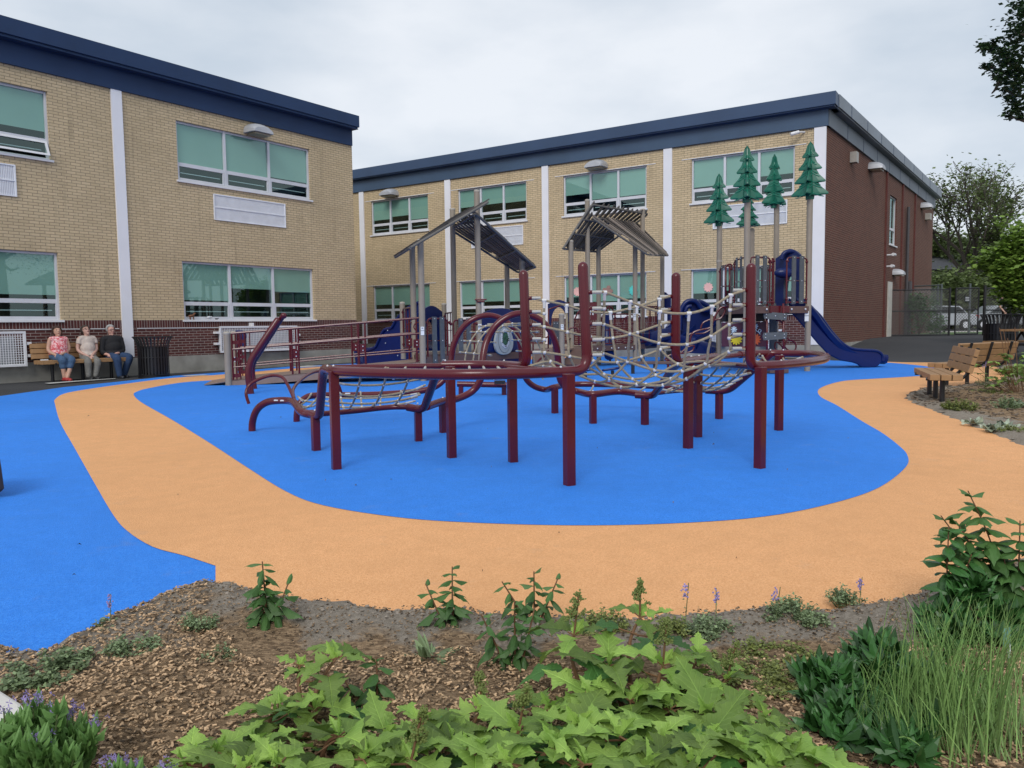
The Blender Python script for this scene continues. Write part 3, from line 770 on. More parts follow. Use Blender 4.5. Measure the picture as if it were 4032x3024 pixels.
P1 = XYp(2300, 5.55, 0); P2 = XYp(2070, 6.15, 0); P3 = XYp(2659, 6.45, 0); P4 = XYp(2949, 5.80, 0)
def rail(pts, r=PR, name='rail', sm=5, dome=False):
    b = MB(); b.tube(cat(pts, sm) if sm else pts, r, 14, dome=dome); return loc(b.build(name, m_red, NC, smooth=True))
# front upper rail into upright
C1 = Z(XY(1285, 6.35), zU)
fr_ = cat([C1 + Vector((.02, .05, -.01)), Z(L1, zU) + Vector((.0, .02, 0)), XYp(1500, 5.60, zU), XYp(1800, 5.30, zU), XYp(2050, 5.32, zU), XYp(2190, 5.42, zU)], 6)
rail(fillet(fr_ + [Z(P1, zU) + Vector((.03, .02, 0)), Z(P1, 1.53)], .12, 7), name='rail', sm=0, dome=True)
# rear upper rail into upright
rr_ = [XYp(1748, 6.62, zU), XYp(1900, 6.6, zU), XYp(2000, 6.45, zU)]
rail(fillet(rr_ + [Z(P2, zU) + Vector((.02, 0, 0)), Z(P2, 1.52)], .11, 7), sm=0, dome=True)
# tie rails
rail([C1 + Vector((.06, .06, 0)), XYp(1500, 6.55, zU - .005), XYp(1755, 6.66, zU - .01)], .024)
rail([XYp(2000, 6.40, zU - .01), XYp(2100, 6.0, zU - .012), XYp(2200, 5.5, zU - .01)], .024)
# right loop
lp = [XYp(3060, 5.95, zU), XYp(3165, 6.3, zU), XYp(3235, 6.8, zU), XYp(3243, 7.35, zU), XYp(3190, 7.9, zU), XYp(3080, 8.2, zU), XYp(2990, 8.25, zU), XYp(2910, 8.0, zU)]
rail(fillet([Z(P4, 1.53), Z(P4, zU), XYp(3010, 5.88, zU)], .12, 7) + cat(lp, 6), sm=0)
bcap = MB(); bcap.ball(Z(P4, 1.525), PR * 1.0, 14, 8); loc(bcap.build('end_cap', m_red, NC, smooth=True))
rail(fillet([Z(P3, 1.51), Z(P3, zU), XYp(2740, 6.95, zU), XYp(2815, 7.6, zU)], .12, 7), sm=0)
bcap = MB(); bcap.ball(Z(P3, 1.505), PR, 14, 8); loc(bcap.build('end_cap', m_red, NC, smooth=True))
rail([XYp(2810, 7.55, zU), XYp(2860, 7.85, zU - .01), XYp(2915, 8.0, zU)], .026)
rail([XYp(2715, 6.85, zU - .012), XYp(2830, 6.5, zU - .014), XYp(2960, 6.0, zU - .012)], .024)
# lower left frame: arched feet, V pipes
rail([G(993, 1706), Z(G(996, 1706), .12), AY(1008, 1620, 8.2), AY(1035, 1592, 8.15), AY(1075, 1579, 8.1), AY(1150, 1581, 7.85), Z(L2, zL) + Vector((-.18, .22, 0)), Z(L2, zL) + Vector((.0, .04, -.01))])
rail([G(1168, 1668), Z(G(1171, 1668), .13), AY(1180, 1590, 9.05), AY(1205, 1566, 9.1), AY(1250, 1557, 9.15), AY(1426, 1555, 9.3), AY(1560, 1549, 9.4), AY(1665, 1538, 9.45), AY(1722, 1518, 9.5), AY(1762, 1480, 9.55)])
rail([Z(L2, zL), XYp(1400, 7.2, zL - .01), XYp(1539, 7.4, zL), Z(L5, zL)], .026)
rail(fillet([Z(L2, zL) + Vector((-.05, .06, .0)), Z(L2, zL - .02) + Vector((.05, -.05, 0)), C1 + Vector((0, .0, 0)), Z(L1, zU) + Vector((.03, -.02, 0))], .1, 6), sm=0)
rail(fillet([Z(L5, zL) + Vector((-.1, .02, 0)), Z(L5, zL - .02) + Vector((.06, -.05, 0)), XYp(1735, 6.72, zU - .02), XYp(1780, 6.62, zU)], .1, 6), sm=0)
# arches
a2 = [Z(L5, zL) + Vector((.08, .03, 0)), Z(L7, zL), AY(1800, 1570, 8.2), AY(1860, 1540, 8.3), AY(1893, 1490, 8.3), AY(1903, 1400, 8.35), AY(1918, 1340, 8.4), AY(1955, 1280, 8.42), AY(2010, 1243, 8.45), AY(2062, 1236, 8.5), AY(2120, 1256, 8.55), AY(2165, 1300, 8.6), AY(2190, 1360, 8.65), AY(2198, 1424, 8.7), AY(2205, 1492, 8.7), AY(2232, 1527, 8.75), AY(2280, 1543, 8.78), Z(L11, zL), XYp(2440, 8.72, zL + .01), Z(L12, zL)]
rail(a2, name='arch', sm=6)
a1 = [AY(1762, 1480, 9.55), AY(1776, 1420, 9.6), AY(1786, 1360, 9.6), AY(1815, 1300, 9.6), AY(1862, 1258, 9.6), AY(1925, 1242, 9.65), AY(1985, 1262, 9.7), AY(2028, 1305, 9.75), AY(2050, 1370, 9.8), AY(2056, 1440, 9.8), AY(2072, 1492, 9.8), AY(2105, 1522, 9.84), AY(2150, 1534, 9.84), Z(L10, zL), XYp(2270, 10.0, zL), XYp(2500, 9.7, zL), XYp(2700, 9.2, zL), Z(L15, zL)]
rail(a1, name='arch', sm=6)
rail(fillet([Z(L12, zL) + Vector((-.1, .02, 0)), Z(L12, zL - .01) + Vector((.08, -.04, 0)), XYp(2660, 7.3, zU - .06), XYp(2712, 6.95, zU)], .12, 6), sm=0)
rail(fillet([Z(L15, zL) + Vector((-.15, .03, 0)), Z(L15, zL - .01) + Vector((.09, -.04, 0)), XYp(2985, 8.3, .66), XYp(3035, 8.22, zU)], .12, 6), sm=0)
rail([Z(L12, zL) + Vector((0, .03, 0)), XYp(2680, 8.85, zL), Z(L15, zL) + Vector((0, -.02, 0))], .026)
# thin hoops
for pts in ([(980, 1590, 8.15), (969, 1548, 8.15), (985, 1514, 8.2), (1030, 1489, 8.2), (1076, 1478, 8.2), (1112, 1486, 8.15), (1132, 1514, 8.1), (1149, 1550, 8.0), (1161, 1580, 7.85)],
            [(1158, 1570, 7.9), (1154, 1535, 8.1), (1177, 1503, 8.4), (1222, 1471, 8.8), (1265, 1462, 9.0), (1310, 1480, 9.1), (1335, 1520, 9.15), (1345, 1555, 9.2)]):
    b = MB(); b.tube(cat([AY(*q) for q in pts], 5), .017, 10); loc(b.build('handle_hoop', m_red, NC, smooth=True))
# bolts
b = MB()
for p in (Z(L1, zU + PR), Z(L1, zU + PR) + Vector((-.06, .06, -.002)), XYp(2212, 5.41, zU + .036), XYp(1990, 6.5, zU + .036), XYp(1760, 6.6, zU + .04), Z(L2, zL + .037), Z(L7, zL + .037), Z(L11, zL + .037), Z(L12, zL + .037), Z(L15, zL + .037), Z(L5, zL + .037), XYp(3070, 5.96, zU + .035), XYp(2720, 6.85, zU + .037), XYp(2750, 7.0, zU + .037), XYp(3030, 8.22, zU + .037), XYp(3080, 8.18, zU + .037)):
    b.ball(p, .009, 6, 4)
loc(b.build('bolts', m_conn, NC))
b = MB()
for (x, y, Y) in ((1092, 1577, 8.03), (1117, 1578, 7.96), (1370, 1550, 9.15)):
    p = AY(x, y, Y); b.box(p + Vector((0, -.01, .004)), (.058, .03, .012))
loc(b.build('sticker', m_stick, NC))

# rope nets
unit_ball = None
def ropes(curves, nodes, name='rope_net', r=.0100, parent=NC, node_r=.0158, ends=(), tees=(), single=False):
    b = MB()
    for c in curves: b.tube(cat(c, 5), r, 7)
    o = loc(b.build(name, m_rope, parent, smooth=True))
    if single:
        k = MB(); k.ball((0, 0, 0), node_r, 9, 7); first = k.build('connector', m_conn, o, smooth=True); first.location = nodes[0]
        for p in nodes[1:]:
            q = first.copy(); col.objects.link(q); q.parent = o; q.location = p
        k = MB(); k.cyl((0, 0, 0), (0, 0, 1), .0125, 8); sl_ = None
        for i, (p, d) in enumerate(ends):
            d = Vector(d)
            if sl_ is None: q = sl_ = k.build('rope_sleeve', m_sleeve, o, smooth=True)
            else: q = sl_.copy(); col.objects.link(q); q.parent = o
            q.location = p; q.rotation_euler = d.to_track_quat('Z', 'Y').to_euler(); q.scale = (1, 1, d.length)
        for (p, d) in tees:
            k = MB(); k.cyl(p, Vector(p) + Vector(d) * .8, .0120, 8); s = Vector((0.017, 0, 0)); k.cyl(Vector(p) - s, Vector(p) + s, .0135, 8); k.build('tee_connector', m_conn, o, smooth=True)
        return o
    k = MB()
    for p in nodes: k.ball(p, node_r, 9, 7)
    q = k.build('connectors', m_conn, o, smooth=True); q['kind'] = 'stuff'
    k = MB()
    for (p, d) in ends: k.cyl(p, p + Vector(d), .0115, 8)
    if k.v: q = k.build('rope_sleeves', m_sleeve, o, smooth=True); q['kind'] = 'stuff'
    return o
# suspended bridge net: columns between front upper rope and rear upper rope
def FY(x, y, Y): return AY(2300 + x / 3.16, 1050 + y / 3.16, Y)
colsF = [ # front top, row3, row5
    [(255, 320, 5.62), (243, 716, 5.72), (230, 1075, 5.85)],
    [(570, 437, 5.72), (565, 832, 5.80), (535, 1180, 5.95)],
    [(940, 560, 5.78), (927, 948, 5.86), (877, 1287, 5.98)],
    [(1305, 580, 5.80), (1280, 965, 5.88), (1220, 1298, 5.98)],
    [(1590, 495, 5.80), (1580, 862, 5.88), (1508, 1208, 5.98)],
    [(1825, 355, 5.80), (1808, 717, 5.86), (1803, 1058, 5.92)]]
def X2(x, y, Y): return AY(2000 + x / 1.7015, 1000 + y / 1.7015, Y)
floor1 = [(135, 1430, 5.98), (310, 1400, 6.1), (655, 1465, 6.1), (980, 1475, 6.1), (1275, 1397, 6.1), (1560, 1235, 6.05)]
floor2 = [(-190, 1370, 6.15), (135, 1430, 6.2), (450, 1490, 6.25), (770, 1465, 6.3), (1080, 1395, 6.3), (1365, 1255, 6.25)]
rearF = [(-120, 1310, 6.3), (245, 1340, 6.35), (600, 1400, 6.4), (890, 1350, 6.45), (1165, 1212, 6.45), (1400, 1120, 6.4)]
rear5 = [X2(245, 660, 6.15), X2(413, 685, 6.2), FY(110, 1170, 6.3), FY(410, 1190, 6.38), FY(710, 1120, 6.42), FY(950, 1030, 6.45)]
rear3 = [X2(243, 488, 6.15), X2(397, 523, 6.2), FY(75, 870, 6.3), FY(355, 887, 6.36), FY(665, 818, 6.4), FY(945, 722, 6.44)]
rear1 = [X2(243, 312, 6.15), X2(391, 345, 6.2), X2(540, 385, 6.28), FY(325, 570, 6.34), FY(655, 497, 6.4), FY(935, 405, 6.44)]
floorA = [FY(*q) for q in [(40, 1265, 5.9), (310, 1400, 6.05), (655, 1465, 6.08), (980, 1475, 6.08), (1275, 1397, 6.08), (1560, 1235, 6.02)]]
floorB = [FY(*q) for q in [(-300, 1280, 6.1), (135, 1430, 6.2), (460, 1500, 6.25), (770, 1465, 6.28), (1080, 1395, 6.3), (1365, 1255, 6.25)]]
floorC = [FY(*q) for q in [(-420, 1180, 6.2), (-60, 1330, 6.3), (245, 1340, 6.35), (600, 1400, 6.4), (890, 1350, 6.42), (1165, 1212, 6.42)]]
cur = []; nod = []; ends = []; tees = []
F1 = [FY(*c[0]) for c in colsF]; F3 = [FY(*c[1]) for c in colsF]; F5 = [FY(*c[2]) for c in colsF]
def at(P, y, Y): pass
def pst(P, y, k=0):   # point on upright P at row y
    z = CH + (1278 - y) * P.y / FPX; return Vector((P.x, P.y, z))
rowsP1 = [1152, 1214.6, 1275, 1337, 1397.5]; rowsP4 = [1151, 1208, 1267, 1324, 1379]
rowsP2 = [1172, 1225, 1276, 1331, 1384]; rowsP3 = [1172, 1223, 1273, 1321.5, 1371]
off = Vector((.05, .02, 0))
cur.append([pst(P1, rowsP1[0]) + off] + F1 + [pst(P4, rowsP4[0] + 2) - off])
cur.append([pst(P1, rowsP1[2]) + off] + F3 + [pst(P4, rowsP4[2] + 2) - off])
cur.append([pst(P1, rowsP1[4]) + off] + F5 + [pst(P4, rowsP4[4] + 2) - off])
cur.append([pst(P2, rowsP2[0]) + off] + rear1 + [pst(P3, rowsP3[0]) - off])
cur.append([pst(P2, rowsP2[2]) + off] + rear3 + [pst(P3, rowsP3[2]) - off])
cur.append([pst(P2, rowsP2[4]) + off] + rear5 + [pst(P3, rowsP3[4]) - off])
E1 = XYp(2130, 5.62, zU - .03); E2 = XYp(2060, 5.9, zU - .03); E3 = XYp(2040, 6.1, zU - .03)
H1 = XYp(2905, 6.25, zU - .01); H2 = XYp(2770, 6.62, zU + .005); H3 = XYp(2740, 6.72, zU - .01)
cur.append([XYp(2215, 5.52, zU - .03)] + floorA + [H1 + Vector((0, 0, 0))])
cur.append([E2] + floorB + [H1])
cur.append([E3] + floorC + [H2])
for i in range(6):
    c = [F1[i], (F1[i] + F3[i]) / 2, F3[i], (F3[i] + F5[i]) / 2, F5[i], floorA[i], floorB[i], floorC[i], rear5[i], (rear5[i] + rear3[i]) / 2, rear3[i], rear1[i]]
    cur.append(c)
    nod += [F3[i], F5[i], floorA[i], floorB[i], floorC[i], rear5[i], rear3[i]]
    for p in (F1[i], rear1[i]):
        q = (F3 if p is F1[i] else rear3)[i]; tees.append((p, (q - p).normalized() * .075))
for r_, P, rows, s in ((0, P1, rowsP1, 1), (1, P4, rowsP4, -1), (2, P2, rowsP2, 1), (3, P3, rowsP3, -1)):
    for k, y in enumerate(rows):
        a = pst(P, y); d = Vector((s, .02, 0))
        ends.append((a + d * .058, d * .075))
cols_a = (0, 5)
n2 = (F1[0] + F3[0]) / 2; n4 = (F3[0] + F5[0]) / 2; cur += [[pst(P1, rowsP1[1]) + off, n2 + Vector((-.05, 0, .005)), n2], [pst(P1, rowsP1[3]) + off, n4 + Vector((-.05, 0, .01)), n4]]; nod += [n2, n4]
n2 = (F1[5] + F3[5]) / 2; n4 = (F3[5] + F5[5]) / 2; cur += [[pst(P4, rowsP4[1]) - off, n2 + Vector((.05, 0, .008)), n2], [pst(P4, rowsP4[3]) - off, n4 + Vector((.05, 0, .01)), n4]]; nod += [n2, n4]
n2 = (rear1[0] + rear3[0]) / 2; n4 = (rear3[0] + rear5[0]) / 2; cur += [[pst(P2, rowsP2[1]) + off, n2], [pst(P2, rowsP2[3]) + off, n4]]; nod += [n2, n4]
n2 = (rear1[5] + rear3[5]) / 2; n4 = (rear3[5] + rear5[5]) / 2; cur += [[pst(P3, rowsP3[1]) - off, n2], [pst(P3, rowsP3[3]) - off, n4]]; nod += [n2, n4]
bridge = ropes(cur, nod, ends=ends, tees=tees, single=True)
b = MB()
for P, rows, s in ((P1, rowsP1, 1), (P4, rowsP4, -1), (P2, rowsP2, 1), (P3, rowsP3, -1)):
    for y in rows:
        a = pst(P, y); b.cyl(a + Vector((s * .03, 0, 0)), a + Vector((s * .062, .003, 0)), .016, 8); b.ball(a + Vector((s * .062, .003, 0)), .015, 6, 4)
loc(b.build('rope_brackets', m_red, NC, smooth=True))
def net(a, b_, c, d, nu, nv, sag, name='rope_net', bulge=Vector((0, 0, -1)), ez=True):
    """bilinear net with corners a-b (u) and d-c (v)"""
    def P(u, v): return a.lerp(b_, u).lerp(d.lerp(c, u), v) + bulge * sag * math.sin(math.pi * u) ** .7 * math.sin(math.pi * v) ** .7
    cu_ = []; nd = []; en = []
    for i in range(nu):
        u = (i + 1) / (nu + 1); cu_.append([P(u, k / 6) for k in range(7)])
        for v, e in ((0, .07), (1, .93)):
            p = P(u, v); q = P(u, .15 if v == 0 else .85); en.append((p + (q - p).normalized() * .03, (q - p).normalized() * .075))
    for j in range(nv):
        v = (j + 1) / (nv + 1); cu_.append([P(k / 8, v) for k in range(9)])
        for u in (0, 1):
            p = P(u, v); q = P(.1 if u == 0 else .9, v); en.append((p + (q - p).normalized() * .03, (q - p).normalized() * .075))
    for i in range(nu):
        for j in range(nv): nd.append(P((i + 1) / (nu + 1), (j + 1) / (nv + 1)))
    return ropes(cu_, nd, name, ends=en)
# low bed net, sloped net, upper net, right sloped nets
net(XYp(1290, 7.15, zL), XYp(1630, 7.55, zL), XYp(1660, 9.4, zL), XYp(1260, 9.15, zL), 4, 3, .05)
net(XYp(1120, 8.0, zL), XYp(1230, 7.2, zL), XYp(1290, 9.15, zL), XYp(1200, 9.1, zL), 2, 2, .06)
net(XYp(1290, 7.15, zL + .02), XYp(1640, 7.55, zL + .02), XYp(1725, 6.75, zU), XYp(1330, 6.15, zU - .02), 3, 3, .07)
net(XYp(1345, 6.05, zU - .01), XYp(1740, 5.4, zU - .01), XYp(1760, 6.55, zU - .01), XYp(1450, 6.5, zU - .01), 3, 2, .06)
net(XYp(1760, 5.38, zU - .01), XYp(2200, 5.45, zU - .01), XYp(2020, 6.35, zU - .01), XYp(1800, 6.55, zU - .01), 3, 2, .06)
net(XYp(2560, 8.5, zL), XYp(2850, 8.9, zL), XYp(2990, 6.1, zU - .02), XYp(2740, 6.8, zU - .02), 4, 4, .06)
net(XYp(2830, 8.95, zL), XYp(2880, 9.0, zL), XYp(3030, 8.2, zU), XYp(2900, 7.95, zU), 2, 3, .03)
net(XYp(3010, 6.0, zU - .01), XYp(3170, 6.5, zU - .01), XYp(3150, 8.0, zU - .01), XYp(2920, 7.9, zU - .01), 2, 2, .05)
net(XYp(2240, 9.9, zL), XYp(2760, 9.1, zL), XYp(2540, 8.65, zL), XYp(2250, 8.8, zL), 4, 1, .05)
# tunnel net between the two arches
def arcpt(A, B, cz, k, inset):
    a = math.pi * k; w = (B - A)
    return A + w * (.5 - .5 * math.cos(a)) + Vector((0, 0, cz * math.sin(a)))
def tun(t, k):
    A = AY(1790, 1440, 9.55).lerp(AY(1922, 1440, 8.35), t); B = AY(2046, 1440, 9.8).lerp(AY(2188, 1440, 8.68), t)
    A.z = B.z = .62
    a = math.pi * (k * 1.16 - .08)
    c = (A + B) / 2; w = (B - A) / 2
    return c - w * math.cos(a) * (.93 if 0 < t < 1 else 1) + Vector((0, 0, 1)) * math.sin(a) * (.52 if 0 < t < 1 else .58)
cu_ = []; nd = []; en = []
for t in (.25, .5, .75):
    cu_.append([tun(t, k / 24) for k in range(25)])
for k in range(1, 12):
    kk = k / 12; cu_.append([tun(.03, kk), tun(.25, kk), tun(.5, kk), tun(.75, kk), tun(.97, kk)])
    nd += [tun(t, kk) for t in (.25, .5, .75)]
    a = tun(.03, kk); q = tun(.25, kk); en.append((a, (q - a).normalized() * .08)); a = tun(.97, kk); q = tun(.75, kk); en.append((a, (q - a).normalized() * .08))
ropes(cu_, nd, ends=en)

# ------------------------------------------------------------------ slanted double pole
BP = thing('slanted_pole', 'dark red leaning double pole with slotted rounded tip, left of the net climber', 'play pole', G(988, 1555))
for dx, (x, y), Y, tip, r in ((0, (988, 1556), 13.0, (1092, 1262), .058), (1, (1004, 1536), 13.9, (1113, 1246), .055)):
    base = G(x, y); b = MB()
    k = AY(972 if dx == 0 else 990, 1440, base.y)
    pts = fillet([base, Vector((k.x, base.y, k.z)), AY(tip[0], tip[1], 13.2)], .25, 6)
    b.tube(pts, r * (1 if dx == 0 else .8), 12, dome=True); o = b.build('pole', m_red, BP, smooth=True); o.location = -BP.location
b = MB(); b.ball(AY(1117, 1243, 13.2), .055, 10, 8); o = b.build('tip', m_red, BP, smooth=True); o.location = -BP.location

# ------------------------------------------------------------------ ramp and left playhouse
PD = .0635
def post(T, x, Y, ztop, zb=0, px=None, capm=True):
    X = (XY(x, Y)).x; b = MB(); b.cyl((X, Y, zb), (X, Y, ztop), PD, 16)
    o = b.build('post', m_tan, T, smooth=True); o.location = -T.location
    if capm:
        c = MB(); c.lathe([(PD + .004, -.03), (PD + .004, 0), (PD * .8, .018), (0.001, .026)], (X, Y, ztop), 16); c.build('post_cap', m_cap, o, smooth=True)
    return Vector((X, Y, ztop))
def part(T, b, name, mat, smooth=False, bevel=0):
    o = b.build(name, mat, T, smooth=smooth, bevel=bevel); o.location = -T.location; return o
S1 = thing('playhouse', 'ramped playhouse with steep slat roof in shaded tones on tall taupe posts, left of centre', 'playground structure', (-1.2, 16.8, 0))
a = {}
for n_, x, Y, y in (('A1', 1627, 16.9, 971), ('A2', 1660, 15.6, 945), ('A4', 1889, 16.9, 751), ('A3', 1793, 18.2, 823), ('A6', 2061, 18.4, 1015), ('A5', 2001, 19.7, 1030)):
    z = AY(x, y, Y).z; a[n_] = post(S1, x + (7 if n_ in ('A1', 'A2') else 0), Y, z)
B1 = post(S1, 1590, 18.6, AY(1586, 1192, 18.6).z, .35); B2 = post(S1, 1753, 19.8, AY(1753, 1197, 19.8).z, 0)
dz = .55
# deck
b = MB(); poly = [Vector((a[q].x, a[q].y, dz - .06)) for q in ('A2', 'A4', 'A6', 'A5', 'A3', 'A1')]; b.prism(poly, (0, 0, .06)); part(S1, b, 'deck', m_brown)
b = MB()
for i in range(6): b.bar(poly[i] - Vector((0, 0, .06)), poly[(i + 1) % 6] - Vector((0, 0, .06)), .04, .16)
part(S1, b, 'deck_beam', m_brown)
b = MB(); b.bar((a['A2'].x, a['A2'].y + .05, .22), (a['A4'].x, a['A4'].y + .05, .22), .03, .42); b.bar((a['A4'].x, a['A4'].y + .05, .22), (a['A6'].x, a['A6'].y + .05, .22), .03, .42); part(S1, b, 'skirt_panel', m_red)
# ramp
s0 = G(905, 1522); e0 = Vector((a['A2'].x, a['A2'].y, 0)); dv = Vector((a['A1'].x - a['A2'].x, 1.3, 0))
s1 = s0 + dv * .95
b = MB()
for p, q in ((s0, e0), (s1, e0 + dv * .95)):
    b.prism([p + Vector((0, 0, .0)), q + Vector((0, 0, .22)), q + Vector((0, 0, .42)), p + Vector((0, 0, .12))], (0, .05, 0))
part(S1, b, 'ramp_beam', m_brown2)
b = MB(); b.prism([s0 + Vector((-.5, 0, .03)), s0 + Vector((0, 0, .10)), e0 + Vector((0, 0, .40)), e0 + dv * .95 + Vector((0, 0, .40)), s1 + Vector((0, 0, .10)), s1 + Vector((-.5, 0, .03))], (0, 0, .02)); part(S1, b, 'ramp', m_brown2)
for k, base in enumerate((s0, s1)):
    X = base.x; b = MB(); b.cyl((X - .02, base.y, 0), (X - .02, base.y, 1.05), PD, 16); o = b.build('post', m_tan, S1, smooth=True); o.location = -S1.location
    c = MB(); c.lathe([(PD + .004, -.03), (PD + .004, 0), (PD * .8, .018), (0.001, .026)], (X - .02, base.y, 1.05), 16); c.build('post_cap', m_cap, o, smooth=True)
for k, (p, q) in enumerate(((s0, e0), (s1, e0 + dv * .95))):
    b = MB(); L = (q - p).length; nn = [0.0, .335 + k * -.02, .68 + k * -.02, .985]
    def rp(t, h): return p.lerp(q, t) + Vector((0, .02, h + .10 + .27 * t))
    for h, r in ((.93, .024), (.62, .022), (.27, .016), (-.02, .018)): b.tube([rp(0.02, h), rp(.985, h)], r, 8)
    for i in range(3):
        for t in (nn[i] + .017, nn[i + 1] - .017): b.tube([rp(t, -.04), rp(t, .93)], .02, 8)
    for t in nn[1:3]:
        b.box(rp(t, .42), (.10, .012, .17)); b.box(rp(t, .60), (.1, .012, .04))
    for i, t in enumerate((.035, .055, .08)): b.tube([rp(t, 0), rp(t, .93)], .014, 6)
    for h in (.42, .75, .1): b.box(rp(.035, h), (.14, .012, .07))
    for h in (.85, .5, .08):
        b.tube(cat([rp(.985, h), rp(.962, h - .03), rp(.955, h - .10), rp(.965, h - .16)], 4), .012, 6)
    for h in (.42,): b.box(rp(.968, h), (.13, .012, .17))
    part(S1, b, 'ramp_railing', m_red, smooth=True)
    c = MB()
    for t in nn[1:3]:
        for h in (.46, .38): c.ball(rp(t, h) - Vector((-.02, .02, 0)), .013, 6, 4)
    for t, h in ((.03, .46), (.03, .38), (.97, .46), (.97, .39)): c.ball(rp(t, h) - Vector((0, .02, 0)), .013, 6, 4)
    part(S1, c, 'bolts', m_conn)
# barrier with planks
def barrier(T, p, q, z0, z1, nplank=2, arch=True, inset=.14, mat=None, pw=.12, bars=0, rail_z=None):
    p = Vector(p); q = Vector(q); p.z = q.z = 0; u = (q - p).normalized(); L = (q - p).length; nrm = Vector((u.y, -u.x, 0))
    f = MB(); A = p + u * inset; B = q - u * inset
    f.tube(fillet([A + Vector((0, 0, z0)), A + Vector((0, 0, z1)), B + Vector((0, 0, z1)), B + Vector((0, 0, z0))], .10, 5), .018, 8)
    f.tube([A + Vector((0, 0, z0 + .03)), B + Vector((0, 0, z0 + .03))], .018, 8)
    f.tube([A + Vector((0, 0, (z0 + z1) / 2)), B + Vector((0, 0, (z0 + z1) / 2))], .010, 6)
    for (pp, s) in ((p, 1), (q, -1)):
        for z in (z1 - .08, z0 + .1):
            f.cyl(pp + u * s * .05 + Vector((0, 0, z)), pp + u * s * inset + Vector((0, 0, z)), .016, 6); f.ball(pp + u * s * .07 + Vector((0, 0, z)), .035, 8, 6)
    for i in range(bars):
        t = (i + 1) / (bars + 1); f.tube([A.lerp(B, t) + Vector((0, 0, z0)), A.lerp(B, t) + Vector((0, 0, z1))], .012, 6)
    fo = part(T, f, 'barrier_frame', m_red, smooth=True)
    k = MB(); bo = MB(); W_ = (B - A).length
    for i in range(nplank):
        t = (i + 1) / (nplank + 1); c = A.lerp(B, .5 + (t - .5) * 1.15) + nrm * .025
        k.box(c + Vector((0, 0, (z0 + z1) / 2 + .02)), (pw, .022, z1 - z0 + .04), ax=(u, -nrm, (0, 0, 1)))
        for z in (z0 + .05, (z0 + z1) / 2, z1): bo.ball(c + nrm * .013 + Vector((0, 0, z)), .011, 6, 4)
    if nplank:
        ko = part(T, k, 'plank', mat or m_grey); part(T, bo, 'bolts', m_conn)
def v2(p): return Vector((p.x, p.y, 0))
barrier(S1, a['A2'], Vector((a['A2'].x + .55, a['A2'].y + .65, 0)), .38, 1.28, 2)
barrier(S1, Vector((a['A4'].x - .62, a['A4'].y - .6, 0)), a['A4'], .38, 1.25, 2)
barrier(S1, a['A3'], B2, .6, 1.45, 0, bars=2); barrier(S1, a['A6'], a['A5'], dz, 1.35, 2)
barrier(S1, a['A1'], B1, .6, 1.55, 0, bars=2, inset=.1)
# red clamp on the near ridge post, stickers
b = MB(); p = AY(1893, 1180, 16.9); b.box((p.x, p.y - .02, p.z), (.26, .16, .035)); b.box((p.x, p.y - .02, p.z - .04), (.17, .15, .04)); part(S1, b, 'clamp', m_red, bevel=.01)
def stick(T, px, py, Y, w_=.075, h_=.2):
    b = MB(); p = AY(px, py, Y); b.box((p.x, Y - PD - .003, p.z + h_ * .27), (w_, .006, h_ * .40)); b.box((p.x, Y - PD - .003, p.z - h_ * .22), (w_, .006, h_ * .50)); o = part(T, b, 'sticker', m_stick)
    t = MB(); t.box((p.x, Y - PD - .007, p.z + h_ * .03), (w_, .003, .012)); t.box((p.x, Y - PD - .007, p.z + h_ * .3), (w_ * .5, .003, h_ * .16)); part(T, t, 'sticker_print', M('sticker_grey', (.30, .32, .36), .5))
stick(S1, 1665, 1303, 15.6, .068, .18); stick(S1, 1890, 1292, 16.9, .075, .19)
# play panel with drum
def panel(T, p, q, zb, zt, archh=.14):
    p = v2(p); q = v2(q); u = (q - p).normalized(); n_ = Vector((u.y, -u.x, 0)); L = (q - p).length; p = p + u * .09; L -= .18
    pts = [p + Vector((0, 0, zb)), p + u * L + Vector((0, 0, zb)), p + u * L + Vector((0, 0, zt))]
    for i in range(1, 12):
        t = 1 - i / 12; pts.append(p + u * L * t + Vector((0, 0, zt + archh * math.sin(math.pi * t) ** .8)))
    pts.append(p + Vector((0, 0, zt)))
    b = MB(); b.prism(pts, -n_ * .03); return part(T, b, 'play_panel', m_bplas, bevel=.006), p, u, n_, L
o, p, u, n_, L = panel(S1, a['A4'], a['A6'], .2, 1.38)
c = p + u * L * .5 + Vector((0, 0, .80)) + n_ * .015
def ov(rx, rz, k, shape=2.0, n=36, tri=0):
    pts = []
    for i in range(n):
        t = 2 * math.pi * i / n; r_ = 1 + tri * math.cos(3 * (t + math.pi / 2 + math.pi))
        pts.append(c + u * rx * r_ * math.cos(t) + Vector((0, 0, rz * r_ * math.sin(t))) + n_ * k)
    return pts
b = MB(); b.prism(ov(.37, .37, 0, tri=.08), n_ * .05); dp = part(S1, b, 'panel_disc', m_lgrey, bevel=.01)
b = MB(); b.prism(ov(.255, .30, .05), n_ * .004); x = part(S1, b, 'panel_groove', M('dark_groove', (.1, .11, .11), .6))
b = MB(); b.prism(ov(.245, .29, .054), n_ * .004); x = part(S1, b, 'panel_disc', m_lgrey)
c = c + u * .01 + Vector((0, 0, .03))
b = MB()
pts = []
for i in range(60):
    t = 2 * math.pi * i / 60; r_ = 1 + .04 * math.cos(11 * t); pts.append(c + u * .165 * r_ * math.cos(t) + Vector((0, 0, .215 * r_ * math.sin(t))) + n_ * .058)
b.prism(pts, n_ * .012); part(S1, b, 'panel_ring', m_conn)
b = MB()
